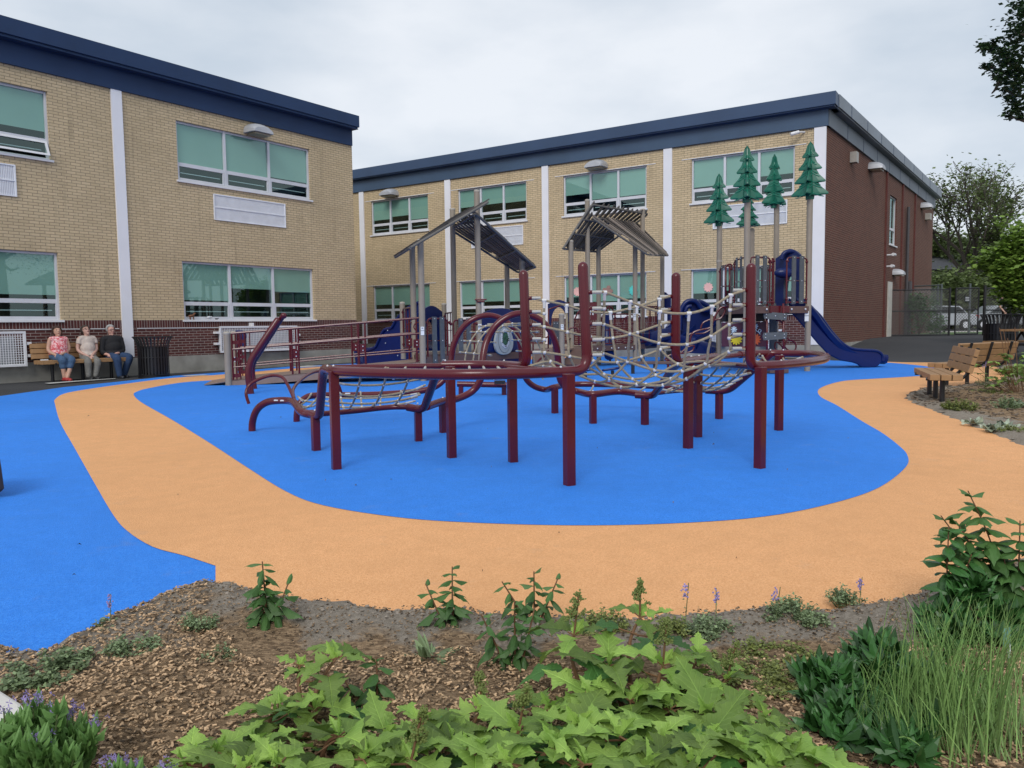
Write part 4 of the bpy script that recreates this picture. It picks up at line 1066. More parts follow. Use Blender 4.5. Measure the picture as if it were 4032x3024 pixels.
for i in range(26):
    t = 2 * math.pi * i / 26; q = c + u * .137 * math.cos(t) + Vector((0, 0, .18 * math.sin(t))) + n_ * .07; b.ball(q, .008 + (.010 if i % 5 == 0 else 0), 6, 4)
part(S1, b, 'panel_dots', m_black)
b = MB(); b.prism(ov(.115, .155, .07), n_ * .006); part(S1, b, 'panel_picture', M('green_picture', (.03, .09, .05), .4, .9, 14))
# low lower-blue curve behind panel
# roof 1
def slatroof(T, e0, e1, r0, r1, n, mat, over=.0, thick=.028, seed=1, name='roof_slat', ragged=.25):
    """slats run from eave edge e0-e1 to ridge edge r0-r1"""
    random.seed(seed); b = MB(); e0, e1, r0, r1 = [Vector(q) for q in (e0, e1, r0, r1)]
    for i in range(n):
        t = (i + .5) / n; e = e0.lerp(e1, t); r_ = r0.lerp(r1, t); d = (r_ - e).normalized(); w_ = (e1 - e0).length / n * .62
        nr = d.cross((e1 - e0).normalized())
        if nr.z < 0: nr = -nr
        lo = e - d * (ragged * rnd()); hi = r_ + d * (ragged * .4 * rnd())
        if i in (0, n - 1): lo = e.lerp(r_, .42 + .1 * rnd()); 
        if i == 1: hi = e.lerp(r_, .78)
        b.bar(lo, hi, w_, thick, up=nr, cv=random.choice((.0, .15, .35, .5, .75, 1.0)))
        if i in (0, n - 1): b.bar(e + d * .05, e.lerp(r_, .35), w_, thick, up=nr, cv=rnd())
    o = part(T, b, name, mat)
    f = MB(); q = -.045 * Vector((0, 0, 1))
    f.tube(fillet([e0 + q, r0 + q, r1 + q, e1 + q, e0 + q], .12, 4), .028, 8)
    for t in (.33, .66): f.tube([e0.lerp(r0, t) + q, e1.lerp(r1, t) + q], .024, 8)
    part(T, f, 'roof_frame', M('roof_frame', (.13, .12, .11), .6), smooth=True)
Zv = Vector((0, 0, 1))
# left slope is seen edge-on
rd = (a['A3'] - a['A4']); rd.z = 0; rdn = rd.normalized()
eL0 = Vector((a['A2'].x, a['A2'].y, a['A2'].z + .03)) - rdn * .25; eL1 = Vector((a['A1'].x, a['A1'].y, a['A1'].z + .03)) + rdn * .25
tL0 = Vector((a['A4'].x, a['A4'].y, 0)) - rdn * .3; tL1 = Vector((a['A3'].x, a['A3'].y, 0)) + rdn * .1
# plane through camera-edge-on line: choose heights so the slope keeps the photographed pitch
zl = lambda X, Y, px, py: AY(px, py, Y).z
tL0.z = AY(1889, 800, tL0.y).z; tL1.z = AY(1800, 858, tL1.y).z
up0 = (tL0 - eL0); up1 = (tL1 - eL1)
slatroof(S1, eL0 - up0 * .22, eL1 - up1 * .30, tL0 + up0 * .12, tL1 + up1 * .05, 11, m_slat_shaded, seed=3, ragged=.12)
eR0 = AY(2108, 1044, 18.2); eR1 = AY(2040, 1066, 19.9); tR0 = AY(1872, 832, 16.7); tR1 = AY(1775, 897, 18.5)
slatroof(S1, eR0, eR1, tR0, tR1, 11, m_slat_shaded, seed=5, ragged=.10)
# moulded curved slide built as a channel: path, half width, wall height
def slide(T, path, hw=.28, wall=.24, mat=m_bplas, name='slide', floor=.03, lip=.03, taper=1):
    P = cat(path, 6); b = MB(); n_ = len(P); prof = []
    m_ = 14
    for i in range(n_):
        t = (P[min(i + 1, n_ - 1)] - P[max(i - 1, 0)]); t.z = 0
        t = t.normalized() if t.length > 1e-6 else Vector((1, 0, 0)); s = Vector((-t.y, t.x, 0))
        pts = []
        for k in range(m_ + 1):      # inner U
            a_ = math.pi * (k / m_); pts.append(P[i] + s * hw * math.cos(a_) * (1 if abs(math.cos(a_)) < .95 else 1) + Zv * (wall * (1 - math.sin(a_) ** .6)))
        # rolled lips and outer skin
        pts.append(P[i] - s * (hw + lip) + Zv * (wall + .01)); pts.append(P[i] - s * (hw + lip * 1.8) + Zv * (wall - .05)); pts.append(P[i] - s * (hw + .01) + Zv * (-.02)); pts.append(P[i] - s * (hw - .08) - Zv * (floor + .03))
        pts.append(P[i] + s * (hw - .08) - Zv * (floor + .03)); pts.append(P[i] + s * (hw + .01) + Zv * (-.02)); pts.append(P[i] + s * (hw + lip * 1.8) + Zv * (wall - .05)); pts.append(P[i] + s * (hw + lip) + Zv * (wall + .01))
        prof.append(pts)
    K = len(prof[0]); base = len(b.v)
    for pts in prof: b.v += pts
    for i in range(n_ - 1):
        for k in range(K):
            k2 = (k + 1) % K; b.f.append((base + i * K + k, base + i * K + k2, base + (i + 1) * K + k2, base + (i + 1) * K + k))
    b.f.append(tuple(base + k for k in reversed(range(K)))); b.f.append(tuple(base + (n_ - 1) * K + k for k in range(K)))
    return part(T, b, name, mat, smooth=True)
def hood(T, p, q, z0, z1, mat=m_bplas, open_w=.5, open_h=.72, thick=.05, bumpk=.18, hole=True, out=.18):
    """upright slide entrance hood between two posts with an arched opening, handles and a rounded top"""
    p = v2(p); q = v2(q); u = (q - p).normalized(); n_ = Vector((u.y, -u.x, 0)); L = (q - p).length
    b = MB(); n = 20; outer_ = []; inn = []
    for i in range(n + 1):
        t = i / n; a_ = math.pi * t
        x = L / 2 - (L / 2 - .05) * math.cos(a_) * (1 if abs(math.cos(a_)) < 2 else 1)
        x = .05 + (L - .1) * t
        zt = z1 - .12 + bumpk * math.sin(math.pi * t) ** 1.5
        outer_.append((x, zt))
        xi = L / 2 - open_w / 2 * math.cos(a_); zi = z0 + open_h * .55 + open_h * .45 * math.sin(a_); inn.append((xi, zi))
    O = [(.05, z0)] + outer_ + [(L - .05, z0)]; I = [(L / 2 - open_w / 2, z0)] + inn + [(L / 2 + open_w / 2, z0)]
    def W_(x, z, k): return p + u * x + Zv * z + n_ * k
    for i in range(len(O) - 1):
        for k in (thick / 2, -thick / 2):
            b.face([W_(*O[i], k), W_(*O[i + 1], k), W_(*I[i + 1], k), W_(*I[i], k)])
        b.face([W_(*O[i], thick / 2), W_(*O[i + 1], thick / 2), W_(*O[i + 1], -thick / 2), W_(*O[i], -thick / 2)])
        b.face([W_(*I[i], thick / 2), W_(*I[i + 1], thick / 2), W_(*I[i + 1], -out), W_(*I[i], -out)])
    return part(T, b, 'slide_hood', mat, smooth=True)
# left slide
hd0 = AY(1640, 1300, 19.0); hd1 = AY(1756, 1300, 19.9)
hood(S1, hd0, hd1, .5, 1.58, open_w=.52, open_h=.8)
slide(S1, [AY(1700, 1372, 19.6), AY(1640, 1372, 20.2), AY(1580, 1378, 20.8), AY(1520, 1402, 21.2), AY(1475, 1422, 21.2), AY(1440, 1428, 20.9)], hw=.34, wall=.36)
b = MB()  # high moulded side wall of the slide
so_ = [(1648, 1190), (1600, 1215), (1576, 1240), (1557, 1262), (1542, 1289), (1517, 1296), (1502, 1314), (1488, 1345), (1475, 1368), (1436, 1383), (1427, 1400), (1428, 1430), (1443, 1441), (1517, 1438), (1597, 1424), (1650, 1415)]
pts = [AY(x, y, 19.2 + (1650 - x) / 225 * 1.4) for x, y in so_]; b.prism(pts, (.05, .10, 0)); part(S1, b, 'slide_wall', m_bplas, bevel=.02)
b = MB()
b.tube(cat([AY(x, y, 19.17 + (1650 - x) / 225 * 1.4) for x, y in so_[:11]], 4), .035, 8); part(S1, b, 'slide_rim', m_bplas, smooth=True)
b = MB()
for (x, y) in ((1526, 1301), (1514, 1323), (1518, 1351), (1538, 1380), (1566, 1400)): b.ball(AY(x, y, 19.1 + (1650 - x) / 225 * 1.4), .014, 6, 4)
part(S1, b, 'bolts', m_conn)
# ------------------------------------------------------------------ middle structure with second roof
S2 = thing('playhouse', 'taupe-post playhouse under a two-sided brown slat roof, centre, behind the rope bridge', 'playground structure', (3.2, 21, 0))
c = {}
for n_, x, Y, y in (('C1', 2251, 19.6, 948), ('C3', 2358, 21.2, 957), ('C2', 2316, 20.2, 788), ('C5', 2530, 21.8, 825), ('C4', 2501, 20.8, 965), ('C6', 2607, 22.6, 998)):
    c[n_] = post(S2, x, Y, AY(x, y, Y).z)
K1 = post(S2, 2213, 17.6, AY(2213, 1237, 17.6).z)
dz = .56
b = MB(); poly = [Vector((c[q].x, c[q].y, dz - .06)) for q in ('C1', 'C2', 'C4', 'C6', 'C5', 'C3')]; poly[1] = (poly[0] + poly[2]) / 2
b.prism(poly, (0, 0, .06)); part(S2, b, 'deck', m_brown)
b = MB()
for i in range(6): b.bar(poly[i] + Vector((0, -.03, 0)), poly[(i + 1) % 6] + Vector((0, -.03, 0)), .05, .13)
part(S2, b, 'deck_beam', m_brown)
b = MB()
for i in range(9): q = poly[0].lerp(poly[2], (i + .5) / 9); b.ball(q + Vector((0, -.07, 0)), .02, 6, 4)
part(S2, b, 'bolts', m_conn)
def pal(T, p, q, z0, z1, n, hump=.16, name='railing'):
    p = v2(p); q = v2(q); b = MB(); u = (q - p).normalized(); p = p + u * .1; q = q - u * .1
    def top(t): return z1 + hump * math.sin(math.pi * t)
    b.tube([p.lerp(q, t / 10) + Zv * top(t / 10) for t in range(11)], .018, 8); b.tube([p + Zv * z0, q + Zv * z0], .016, 8); b.tube([p + Zv * (z0 + .35), q + Zv * (z0 + .35)], .013, 8)
    for i in range(n + 1): t = i / n; b.tube([p.lerp(q, t) + Zv * z0, p.lerp(q, t) + Zv * top(t)], .012, 6)
    for e in (p, q):
        for z in (z0 + .05, z1 - .05): b.ball(e + Zv * z, .03, 6, 5)
    return part(T, b, name, m_red, smooth=True)
cm = lambda n1, n2, t: c[n1].lerp(c[n2], t)
pal(S2, c['C1'], cm('C1', 'C4', .3), .62, 1.25, 3, .25); pal(S2, cm('C1', 'C4', .45), cm('C1', 'C4', .72), .62, 1.35, 2, .25); pal(S2, cm('C1', 'C4', .75), c['C4'], .62, 1.2, 3, .12)
pal(S2, c['C3'], c['C5'], .62, 1.35, 6, .05); pal(S2, c['C4'], c['C6'], .62, 1.55, 4, .03)
pal(S2, Vector((c['C5'].x, c['C5'].y, 0)), Vector((c['C6'].x + .5, c['C6'].y + .6, 0)), .62, 1.62, 5, 0)
b = MB()   # angled hand rails of the steps on the left
for (p, q) in (((2160, 1218, 19.0), (2245, 1190, 19.6)), ((2150, 1330, 18.5), (2240, 1270, 19.6)), ((2120, 1420, 18.0), (2250, 1330, 19.6)), ((2100, 1440, 17.8), (2160, 1380, 18.2))): b.tube([AY(*p), AY(*q)], .018, 8)
b.tube([AY(2160, 1218, 19.0), AY(2158, 1400, 19.0)], .018, 8); b.tube([AY(2100, 1290, 18), AY(2098, 1450, 18)], .018, 8); b.tube(cat([AY(2235, 1300, 18), AY(2255, 1290, 18), AY(2275, 1300, 18), AY(2280, 1360, 18)], 4), .02, 8)
part(S2, b, 'handrail', m_red, smooth=True)
barrier(S2, AY(2172, 1300, 17.9), AY(2216, 1300, 17.6), .5, 1.16, 2, pw=.1, inset=.06)
b = MB(); q0 = XY(2105, 18.5); q1 = XY(2215, 18.2); q2 = XY(2330, 20.5); b.prism([q0 + Zv * .02, q1 + Zv * .02, q1 + Zv * .56, q0 + Zv * .56], (0, .1, 0)); b.prism([q1 + Zv * .50, q2 + Zv * .50, q2 + Vector((-.3, .8, .50)), q0 + Vector((.2, .9, .5))], (0, 0, .05)); part(S2, b, 'transfer_step', m_brown2)
b = MB(); b.bar(XY(2245, 17.9) + Zv * .18, XY(2300, 19.0) + Zv * .52, .5, .05); part(S2, b, 'step', m_brown)
stick(S2, 2498, 1248, 20.8, .075, .2); stick(S2, 2213, 1290, 17.6, .06, .16)
# arched blue panel on the left, small red letter panel
hood(S2, AY(2150, 1300, 19.8), AY(2252, 1300, 19.8), .62, 1.78, open_w=.4, open_h=.95, bumpk=.1, out=.03)
b = MB(); p = AY(2318, 1225, 19.9); b.box(p, (.42, .04, .45)); part(S2, b, 'letter_panel', m_red)
b = MB()
for i in range(4): b.box(p + Vector((-.12 + i * .075, -.025, 0)), (.035, .012, .2))
part(S2, b, 'letter_marks', m_conn)
b = MB(); b.tube(cat([AY(2395, 1240, 20.9), AY(2390, 1300, 20.9), AY(2392, 1370, 20.7), AY(2400, 1400, 20.4)], 5), .14, 10); part(S2, b, 'fire_pole_cover', m_bplas, smooth=True)
# roof 2: left slope underside in the shaded slat colour, right slope top side
rd = (c['C5'] - c['C2']); rd.z = 0; rdn = rd.normalized()
e0 = c['C1'] - rdn * .25 + Zv * .05; e1 = c['C3'] + rdn * .45 + Zv * .02
t0 = AY(2328, 799, 20.0); t1 = AY(2553, 836, 22.0)
dn = Vector((-.68, .10, 0))
slatroof(S2, AY(2217, 972, 19.4), AY(2352, 985, 21.3), t0, t1, 12, m_slat_shaded, seed=8, ragged=.08)
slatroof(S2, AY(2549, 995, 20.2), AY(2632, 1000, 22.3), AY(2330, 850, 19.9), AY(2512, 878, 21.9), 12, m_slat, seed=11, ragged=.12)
# blue wave slide to the left and lower slide
hood(S2, AY(2585, 1250, 22.9), AY(2645, 1250, 22.4), 1.1, 2.0, open_w=.3, open_h=.5, bumpk=.16, out=.02)
slide(S2, [AY(2640, 1325, 22.2), AY(2600, 1332, 21.9), AY(2560, 1342, 21.6), AY(2528, 1352, 21.4)], hw=.30, wall=.30)
b = MB(); b.prism([AY(x, y, 21.7) for x, y in [(2519, 1312), (2560, 1309), (2605, 1316), (2622, 1285), (2650, 1262), (2700, 1250), (2700, 1375), (2640, 1372), (2560, 1362), (2530, 1350)]], (.06, .2, 0)); part(S2, b, 'slide_wall', m_bplas, bevel=.03)
random.seed(21)

# ------------------------------------------------------------------ tower with plastic pine tops
S3 = thing('play_tower', 'tall play tower topped by five green plastic pines, long navy slide on its right', 'playground structure', (4.9, 17.4, 0))
T1 = post(S3, 2829, 18.6, AY(2829, 880, 18.6).z, capm=False); T2 = post(S3, 2936, 16.4, AY(2942, 790, 16.4).z, capm=False)
T4 = post(S3, 3050, 18.9, AY(3051, 805, 18.9).z, capm=False); T5 = post(S3, 3178, 17.2, AY(3190, 775, 17.2).z, capm=False); T3 = post(S3, 2955, 20.2, AY(2947, 900, 20.2).z, capm=False)
b = MB(); b.cyl((T1.x, T1.y, AY(2829, 1024, 18.6).z - .05), (T1.x, T1.y, AY(2829, 1024, 18.6).z), PD + .008, 16); part(S3, b, 'collar', m_cap)
def pine(T, px, ytop, ybot, Y, wpx, rot, name='pine_top'):
    top = AY(px, ytop, Y); bot = AY(px, ybot, Y); Hh = top.z - bot.z; Wd = wpx / FPX * Y / 2; cx = (top.x + bot.x) / 2
    prof = [(0.0, 1.0), (.16, .93), (.27, .80), (.42, .735), (.44, .715), (.40, .70), (.24, .70), (.36, .60), (.60, .505), (.63, .485), (.58, .465), (.32, .475), (.48, .37), (.80, .255), (.83, .23), (.77, .215), (.40, .24), (.60, .13), (.96, .02), (1.0, -.01), (.93, -.025), (.5, .01), (.14, .03), (.12, -.10)]
    b = MB()
    for a_ in (rot, rot + math.pi / 2):
        X = Vector((math.cos(a_), math.sin(a_), 0)); n_ = Vector((-X.y, X.x, 0))
        L = len(prof)
        th = [.02 + .05 * (1 - q[0]) for q in prof]
        for s in (1, -1):
            for i in range(L - 1):
                (x0, z0), (x1, z1) = prof[i], prof[i + 1]
                for k in (1, -1):
                    m0 = Vector((cx, Y, bot.z + z0 * Hh)); m1 = Vector((cx, Y, bot.z + z1 * Hh))
                    b.face([m0 + n_ * k * .085 * min(1, 1.15 - z0), m0 + X * s * x0 * Wd * .55 + n_ * k * .06 * (1.1 - z0), m1 + X * s * x1 * Wd * .55 + n_ * k * .06 * (1.1 - z1), m1 + n_ * k * .085 * min(1, 1.15 - z1)])
                    b.face([m0 + X * s * x0 * Wd * .55 + n_ * k * .06 * (1.1 - z0), m0 + X * s * x0 * Wd + n_ * k * .012, m1 + X * s * x1 * Wd + n_ * k * .012, m1 + X * s * x1 * Wd * .55 + n_ * k * .06 * (1.1 - z1)])
                b.face([Vector((cx, Y, bot.z + z0 * Hh)) + X * s * x0 * Wd + n_ * .012, Vector((cx, Y, bot.z + z0 * Hh)) + X * s * x0 * Wd - n_ * .012, Vector((cx, Y, bot.z + z1 * Hh)) + X * s * x1 * Wd - n_ * .012, Vector((cx, Y, bot.z + z1 * Hh)) + X * s * x1 * Wd + n_ * .012])
    b.cyl((cx, Y, bot.z - .1 * Hh), (cx, Y, bot.z + .1), .075, 14)
    o = part(T, b, name, m_green, smooth=True)
    r_ = MB()   # raised needle ridges
    for a_ in (rot, rot + math.pi / 2):
        X = Vector((math.cos(a_), math.sin(a_), 0)); n_ = Vector((-X.y, X.x, 0))
        for (zc, wv) in ((.86, .25), (.66, .40), (.44, .58), (.22, .75), (.70, .3), (.5, .45), (.28, .62), (.06, .82)):
            for s in (1, -1):
                for k in (1, -1):
                    pts = [Vector((cx, Y, bot.z)) + X * s * Wd * wv * t + Zv * Hh * (zc - .22 * t ** 1.0 + .10 * t * t - .0) + n_ * k * (.088 * (1.15 - zc) * (1 - t) + .03 * t + .004) for t in (0.05, .3, .6, .9)]
                    r_.tube(pts, .007, 5)
    r_.build('needle_ridges', M('green_plastic_light', (.02, .22, .14), .35, .1), o, smooth=True)
pine(S3, 2831, 684, 872, 18.6, 118, R(-24)); pine(S3, 2941, 573, 778, 16.4, 125, R(-14)); pine(S3, 2947, 765, 884, 20.2, 112, R(20)); pine(S3, 3049, 607, 800, 18.9, 118, R(22)); pine(S3, 3190, 557, 765, 17.2, 138, R(-30))
dz = 1.46
hexp = [v2(T2), v2(T5), v2(T4) + Vector((.9, .3, 0)), v2(T4), v2(T3), v2(T1)]
b = MB(); b.prism([q + Zv * (dz - .05) for q in hexp], (0, 0, .05)); part(S3, b, 'deck', m_brown)
b = MB()
for i in range(6): b.bar(hexp[i] + Zv * (dz - .07) + Vector((0, -.03, 0)), hexp[(i + 1) % 6] + Zv * (dz - .07) + Vector((0, -.03, 0)), .05, .15)
part(S3, b, 'deck_beam', m_brown)
b = MB(); q = v2(T2).lerp(v2(T5), .5); b.bar(v2(T2).lerp(v2(T5), .35) + Zv * (dz - .06) + Vector((0, -.07, 0)), v2(T2).lerp(v2(T5), .66) + Zv * (dz - .06) + Vector((0, -.07, 0)), .03, .15)
b.bar(v2(T1) + Zv * (dz + .02) + Vector((0, -.07, 0)), v2(T2) + Zv * (dz + .02) + Vector((0, -.07, 0)), .03, .06); part(S3, b, 'deck_edge', m_red)
b = MB()
for t in (.07, .30, .70, .93): b.ball(v2(T2).lerp(v2(T5), t) + Zv * (dz - .06) + Vector((0, -.085, 0)), .022, 8, 5)
part(S3, b, 'bolts', m_conn)
A25 = lambda t: v2(T2).lerp(v2(T5), t)
barrier(S3, A25(0), A25(.42), 1.52, 2.50, 2, inset=.1, pw=.10); barrier(S3, A25(.60), A25(1), 1.52, 2.52, 2, inset=.06, pw=.115)
barrier(S3, T1, v2(T1).lerp(v2(T2), .45), 1.52, 2.42, 2, inset=.08, pw=.10); barrier(S3, v2(T1).lerp(v2(T2), .55), T2, 1.52, 2.5, 2, inset=.08, pw=.10)
barrier(S3, T3, T4, 1.52, 2.5, 3); barrier(S3, T1, T3, 1.52, 2.5, 2)
pal(S3, A25(.34), A25(.48), 1.5, 2.48, 2, 0)
b = MB()
for (x, y0, y1) in ((2858, 1048, 1198), (2872, 1048, 1198), (2965, 1070, 1195)): b.tube([AY(x, y0, 17.6), AY(x, y1, 17.6)], .02, 8)
b.tube(cat([AY(2858, 1048, 17.6), AY(2868, 1041, 17.6), AY(2880, 1043, 17.6), AY(2881, 1065, 17.6)], 4), .018, 8)
b.tube(cat([AY(3004, 1022, 17.3), AY(3012, 1020, 17.3), AY(3018, 1030, 17.3), AY(3018, 1190, 17.3)], 4), .018, 8)
for y in (1031, 1063): b.ball(AY(3032, y, 17.5), .05, 8, 6)
part(S3, b, 'grab_rail', m_red, smooth=True)
# plank climber in front of the deck
b = MB()
for x in (3019, 3084): b.tube([AY(x, 1195, 16.7), XY(x + 2, 16.6) + Zv * .03], .024, 8)
part(S3, b, 'climber_rail', m_red, smooth=True)
b = MB(); bo = MB()
for (x0, x1, y0, y1, sk) in ((3006, 3101, 1229, 1258, 3), (3003, 3100, 1307, 1337, -3), (3006, 3100, 1382, 1400, 2)):
    Yp = 16.62; pts = [AY(x0, (y0 + y1) / 2 - sk, Yp), AY(x0 + 4, y1 - sk, Yp), AY(x1 - 4, y1 + sk, Yp), AY(x1, (y0 + y1) / 2 + sk - 6, Yp), AY(x1, y0 + sk + 3, Yp), AY(x0 + 4, y0 - sk, Yp)]
    b.prism(pts, (0, .03, 0))
    for fx in (.12, .5, .88):
        for fy in ((.3, .75) if fx != .5 else (.5,)): bo.ball(AY(x0 + (x1 - x0) * fx, y0 + (y1 - y0) * fy, Yp - .01), .013, 6, 4)
part(S3, b, 'climbing_plank', m_grey, bevel=.004); part(S3, bo, 'bolts', m_conn)
b = MB(); b.bar(AY(3042, 1195, 17.9) , XY(3042, 17.9), .13, .10, up=(0, 1, 0)); part(S3, b, 'support_board', m_grey)
# flower panel
b = MB(); p = AY(2842, 1365, 17.1); q = AY(3024, 1365, 17.1); z1 = AY(2900, 1268, 17.1).z
pts = [p, q]
for i in range(13): t = 1 - i / 12; pts.append(Vector((p.x + (q.x - p.x) * t, 17.1, z1 + .012 * math.sin(i * 2.1))))
b.prism(pts, (0, .03, 0)); part(S3, b, 'flower_panel', M('plum_panel', (.06, .012, .035), .45), bevel=.004)
def flower(px, py, r, n, mat, k=.012):
    b = MB(); cc = AY(px, py, 17.08); pts = []
    for i in range(n * 6):
        a_ = 2 * math.pi * i / (n * 6); f_ = abs(math.cos(a_ * n / 2)); rr = r * (.62 + .38 * f_ ** .8); pts.append(cc + Vector((rr * math.cos(a_), 0, rr * math.sin(a_))))
    b.prism(pts, (0, -k, 0)); part(S3, b, 'painted_flower', mat)
flower(2899, 1335, .135, 12, M('yellow_plastic', (.62, .50, .02), .45)); flower(2972, 1336, .135, 12, M('orange_plastic', (.50, .09, .03), .45)); flower(2933, 1307, .09, 10, M('blue_flower', (.03, .03, .25), .45))
b = MB()
for (x, y) in ((2890, 1297), (2973, 1285)):
    cc = AY(x, y, 17.06); b.ball(cc, .04, 8, 6, (1, .3, 1.1))
    for a_ in range(8): b.ball(cc + Vector((.055 * math.cos(a_ * .785), 0, .055 * math.sin(a_ * .785))), .016, 6, 4, (1, .4, 1))
b.tube(cat([AY(2876, 1318, 17.06), AY(2884, 1309, 17.06), AY(2888, 1302, 17.06)], 4), .007, 5)
b.tube(cat([AY(2975, 1294, 17.06), AY(2980, 1304, 17.06), AY(2992, 1308, 17.06), AY(2997, 1301, 17.06), AY(2990, 1297, 17.06), AY(2986, 1305, 17.06), AY(2993, 1316, 17.06)], 4), .008, 5)
part(S3, b, 'painted_bee', M('pale_blue_plastic', (.50, .62, .70), .45))
b = MB(); b.box(AY(2922, 1243, 18.3), (.9, .5, .28)); part(S3, b, 'under_deck_box', m_black)
# curly red climbers
b = MB()
def curl(pts, Y, r=.022): b.tube(cat([AY(x, y, Y) for x, y in pts], 5), r, 8)
FX = lambda x, y: (2300 + x / 3.16, 1050 + y / 3.16)
vine = [(1310, 985), (1325, 880), (1360, 820), (1440, 790), (1540, 770), (1590, 740), (1600, 690), (1640, 600), (1690, 520), (1745, 510), (1750, 560), (1700, 640), (1620, 665)]
curl([FX(*q) for q in vine], 17.8, .024)
curl([FX(*q) for q in [(1450, 770), (1480, 700), (1560, 660), (1600, 650)]], 17.8, .02)
curl([FX(*q) for q in [(1380, 835), (1480, 830), (1560, 790), (1590, 750)]], 17.8, .02)
curl([FX(*q) for q in [(1290, 860), (1330, 832), (1360, 840)]], 17.8, .018)
curl([FX(*q) for q in [(1200, 1080), (1260, 1075), (1340, 1050), (1370, 1000), (1350, 985), (1290, 1000), (1230, 1050), (1200, 1080)]], 17.8, .02)
curl([FX(*q) for q in [(1005, 1165), (1030, 1120), (1090, 1095), (1120, 1110), (1080, 1150), (1010, 1165)]], 17.4, .018)
b.tube([AY(*FX(1045, 1130), 17.4), AY(*FX(1045, 1290), 17.4)], .028, 8)
Q = lambda x, y: (2780 + x / 1.904, 960 + y / 1.904)
curl([Q(*q) for q in [(600, 700), (620, 720), (655, 730), (675, 765), (660, 805), (620, 800), (590, 770), (600, 735), (612, 715)]], 17.5, .02)
curl([Q(*q) for q in [(525, 735), (545, 745), (575, 780), (560, 805), (530, 800), (515, 770), (522, 735)]], 17.5, .018)
curl([Q(*q) for q in [(525, 575), (560, 580), (578, 610), (575, 660)]], 17.5, .018)
part(S3, b, 'vine_climber', m_red, smooth=True)
stick(S3, 3172, 1245, 17.2, .09, .24)
# entrance hood and long slide on the right
hood(S3, AY(3045, 1190, 18.4), AY(3172, 1190, 17.9), 1.40, 2.74, open_w=.26, open_h=.86, bumpk=.20, out=.25)
b = MB(); b.tube(cat([AY(3078, 1022, 18.1), AY(3085, 1000, 18.1), AY(3105, 990, 18.1), AY(3128, 993, 18.1), AY(3150, 1008, 18.1)], 5), .05, 10); b.ball(AY(3088, 1075, 18.0), .2, 12, 8, (1.2, .5, .6)); part(S3, b, 'hood_moulding', m_bplas, smooth=True)
slide(S3, [AY(3120, 1200, 18.1), AY(3155, 1222, 18.1), AY(3200, 1282, 18.2), AY(3245, 1340, 18.3), AY(3290, 1382, 18.4), AY(3345, 1408, 18.5), AY(3400, 1418, 18.6), AY(3462, 1423, 18.7)], hw=.27, wall=.16)
b = MB()   # outer moulded flank of the slide
top = [(3160, 1178), (3200, 1215), (3232, 1247), (3270, 1300), (3310, 1345), (3350, 1371), (3400, 1378), (3440, 1380), (3462, 1386), (3475, 1400), (3475, 1420)]
bot = [(3462, 1438), (3450, 1446), (3420, 1449), (3392, 1446), (3376, 1434), (3355, 1427), (3310, 1420), (3262, 1396), (3220, 1352), (3170, 1292), (3103, 1216)]
b.prism([AY(x, y, 17.85 + (x - 3100) / 375 * .45) for x, y in top + bot], (0, .06, 0)); part(S3, b, 'slide_side', m_bplas, bevel=.025)
b = MB(); b.tube(cat([AY(x, y, 17.85 + (x - 3100) / 375 * .45) for x, y in top], 4), .035, 10); part(S3, b, 'slide_rim', m_bplas, smooth=True)
# big blue wave slide on the left of the tower
b = MB()
wave = [(2678, 1240), (2684, 1215), (2697, 1195), (2718, 1183), (2742, 1186), (2760, 1200), (2775, 1215), (2797, 1222), (2806, 1300), (2770, 1330), (2740, 1345), (2700, 1372), (2680, 1370), (2676, 1300)]
b.prism([AY(x, y, 19.3) for x, y in wave], (.06, .12, 0)); part(S3, b, 'slide_wall', m_bplas, bevel=.03)
b = MB(); b.tube(cat([AY(x, y, 19.2) for x, y in [(2679, 1300), (2680, 1238), (2686, 1213), (2700, 1192), (2720, 1184), (2742, 1190), (2757, 1208), (2770, 1222), (2795, 1220)]], 5), .06, 10)
b.tube(cat([AY(x, y, 19.6) for x, y in [(2742, 1192), (2760, 1190), (2785, 1203), (2812, 1220)]], 5), .06, 10)
b.tube(cat([AY(x, y, 19.15) for x, y in [(2705, 1250), (2700, 1225), (2708, 1208), (2722, 1206)]], 5), .05, 10)
part(S3, b, 'slide_rim', m_bplas, smooth=True)
b = MB(); b.ball(AY(2708, 1225, 19.18), .12, 10, 8, (.55, .2, 1.1)); part(S3, b, 'slide_opening', M('tan_hole', (.35, .30, .2), .8))
slide(S3, [AY(2815, 1262, 19.3), AY(2790, 1300, 19.2), AY(2745, 1345, 18.9), AY(2700, 1372, 18.6)], hw=.27, wall=.25)
slide(S3, [AY(2700, 1350, 19.0), AY(2740, 1362, 18.8), AY(2780, 1376, 18.7), AY(2813, 1385, 18.6)], hw=.26, wall=.2)
b = MB(); b.prism([AY(x, y, 18.45) for x, y in [(2680, 1360), (2700, 1352), (2725, 1340), (2745, 1352), (2775, 1362), (2812, 1366), (2812, 1394), (2740, 1392), (2690, 1388)]], (0, .06, 0)); part(S3, b, 'slide_side', m_bplas, bevel=.02)

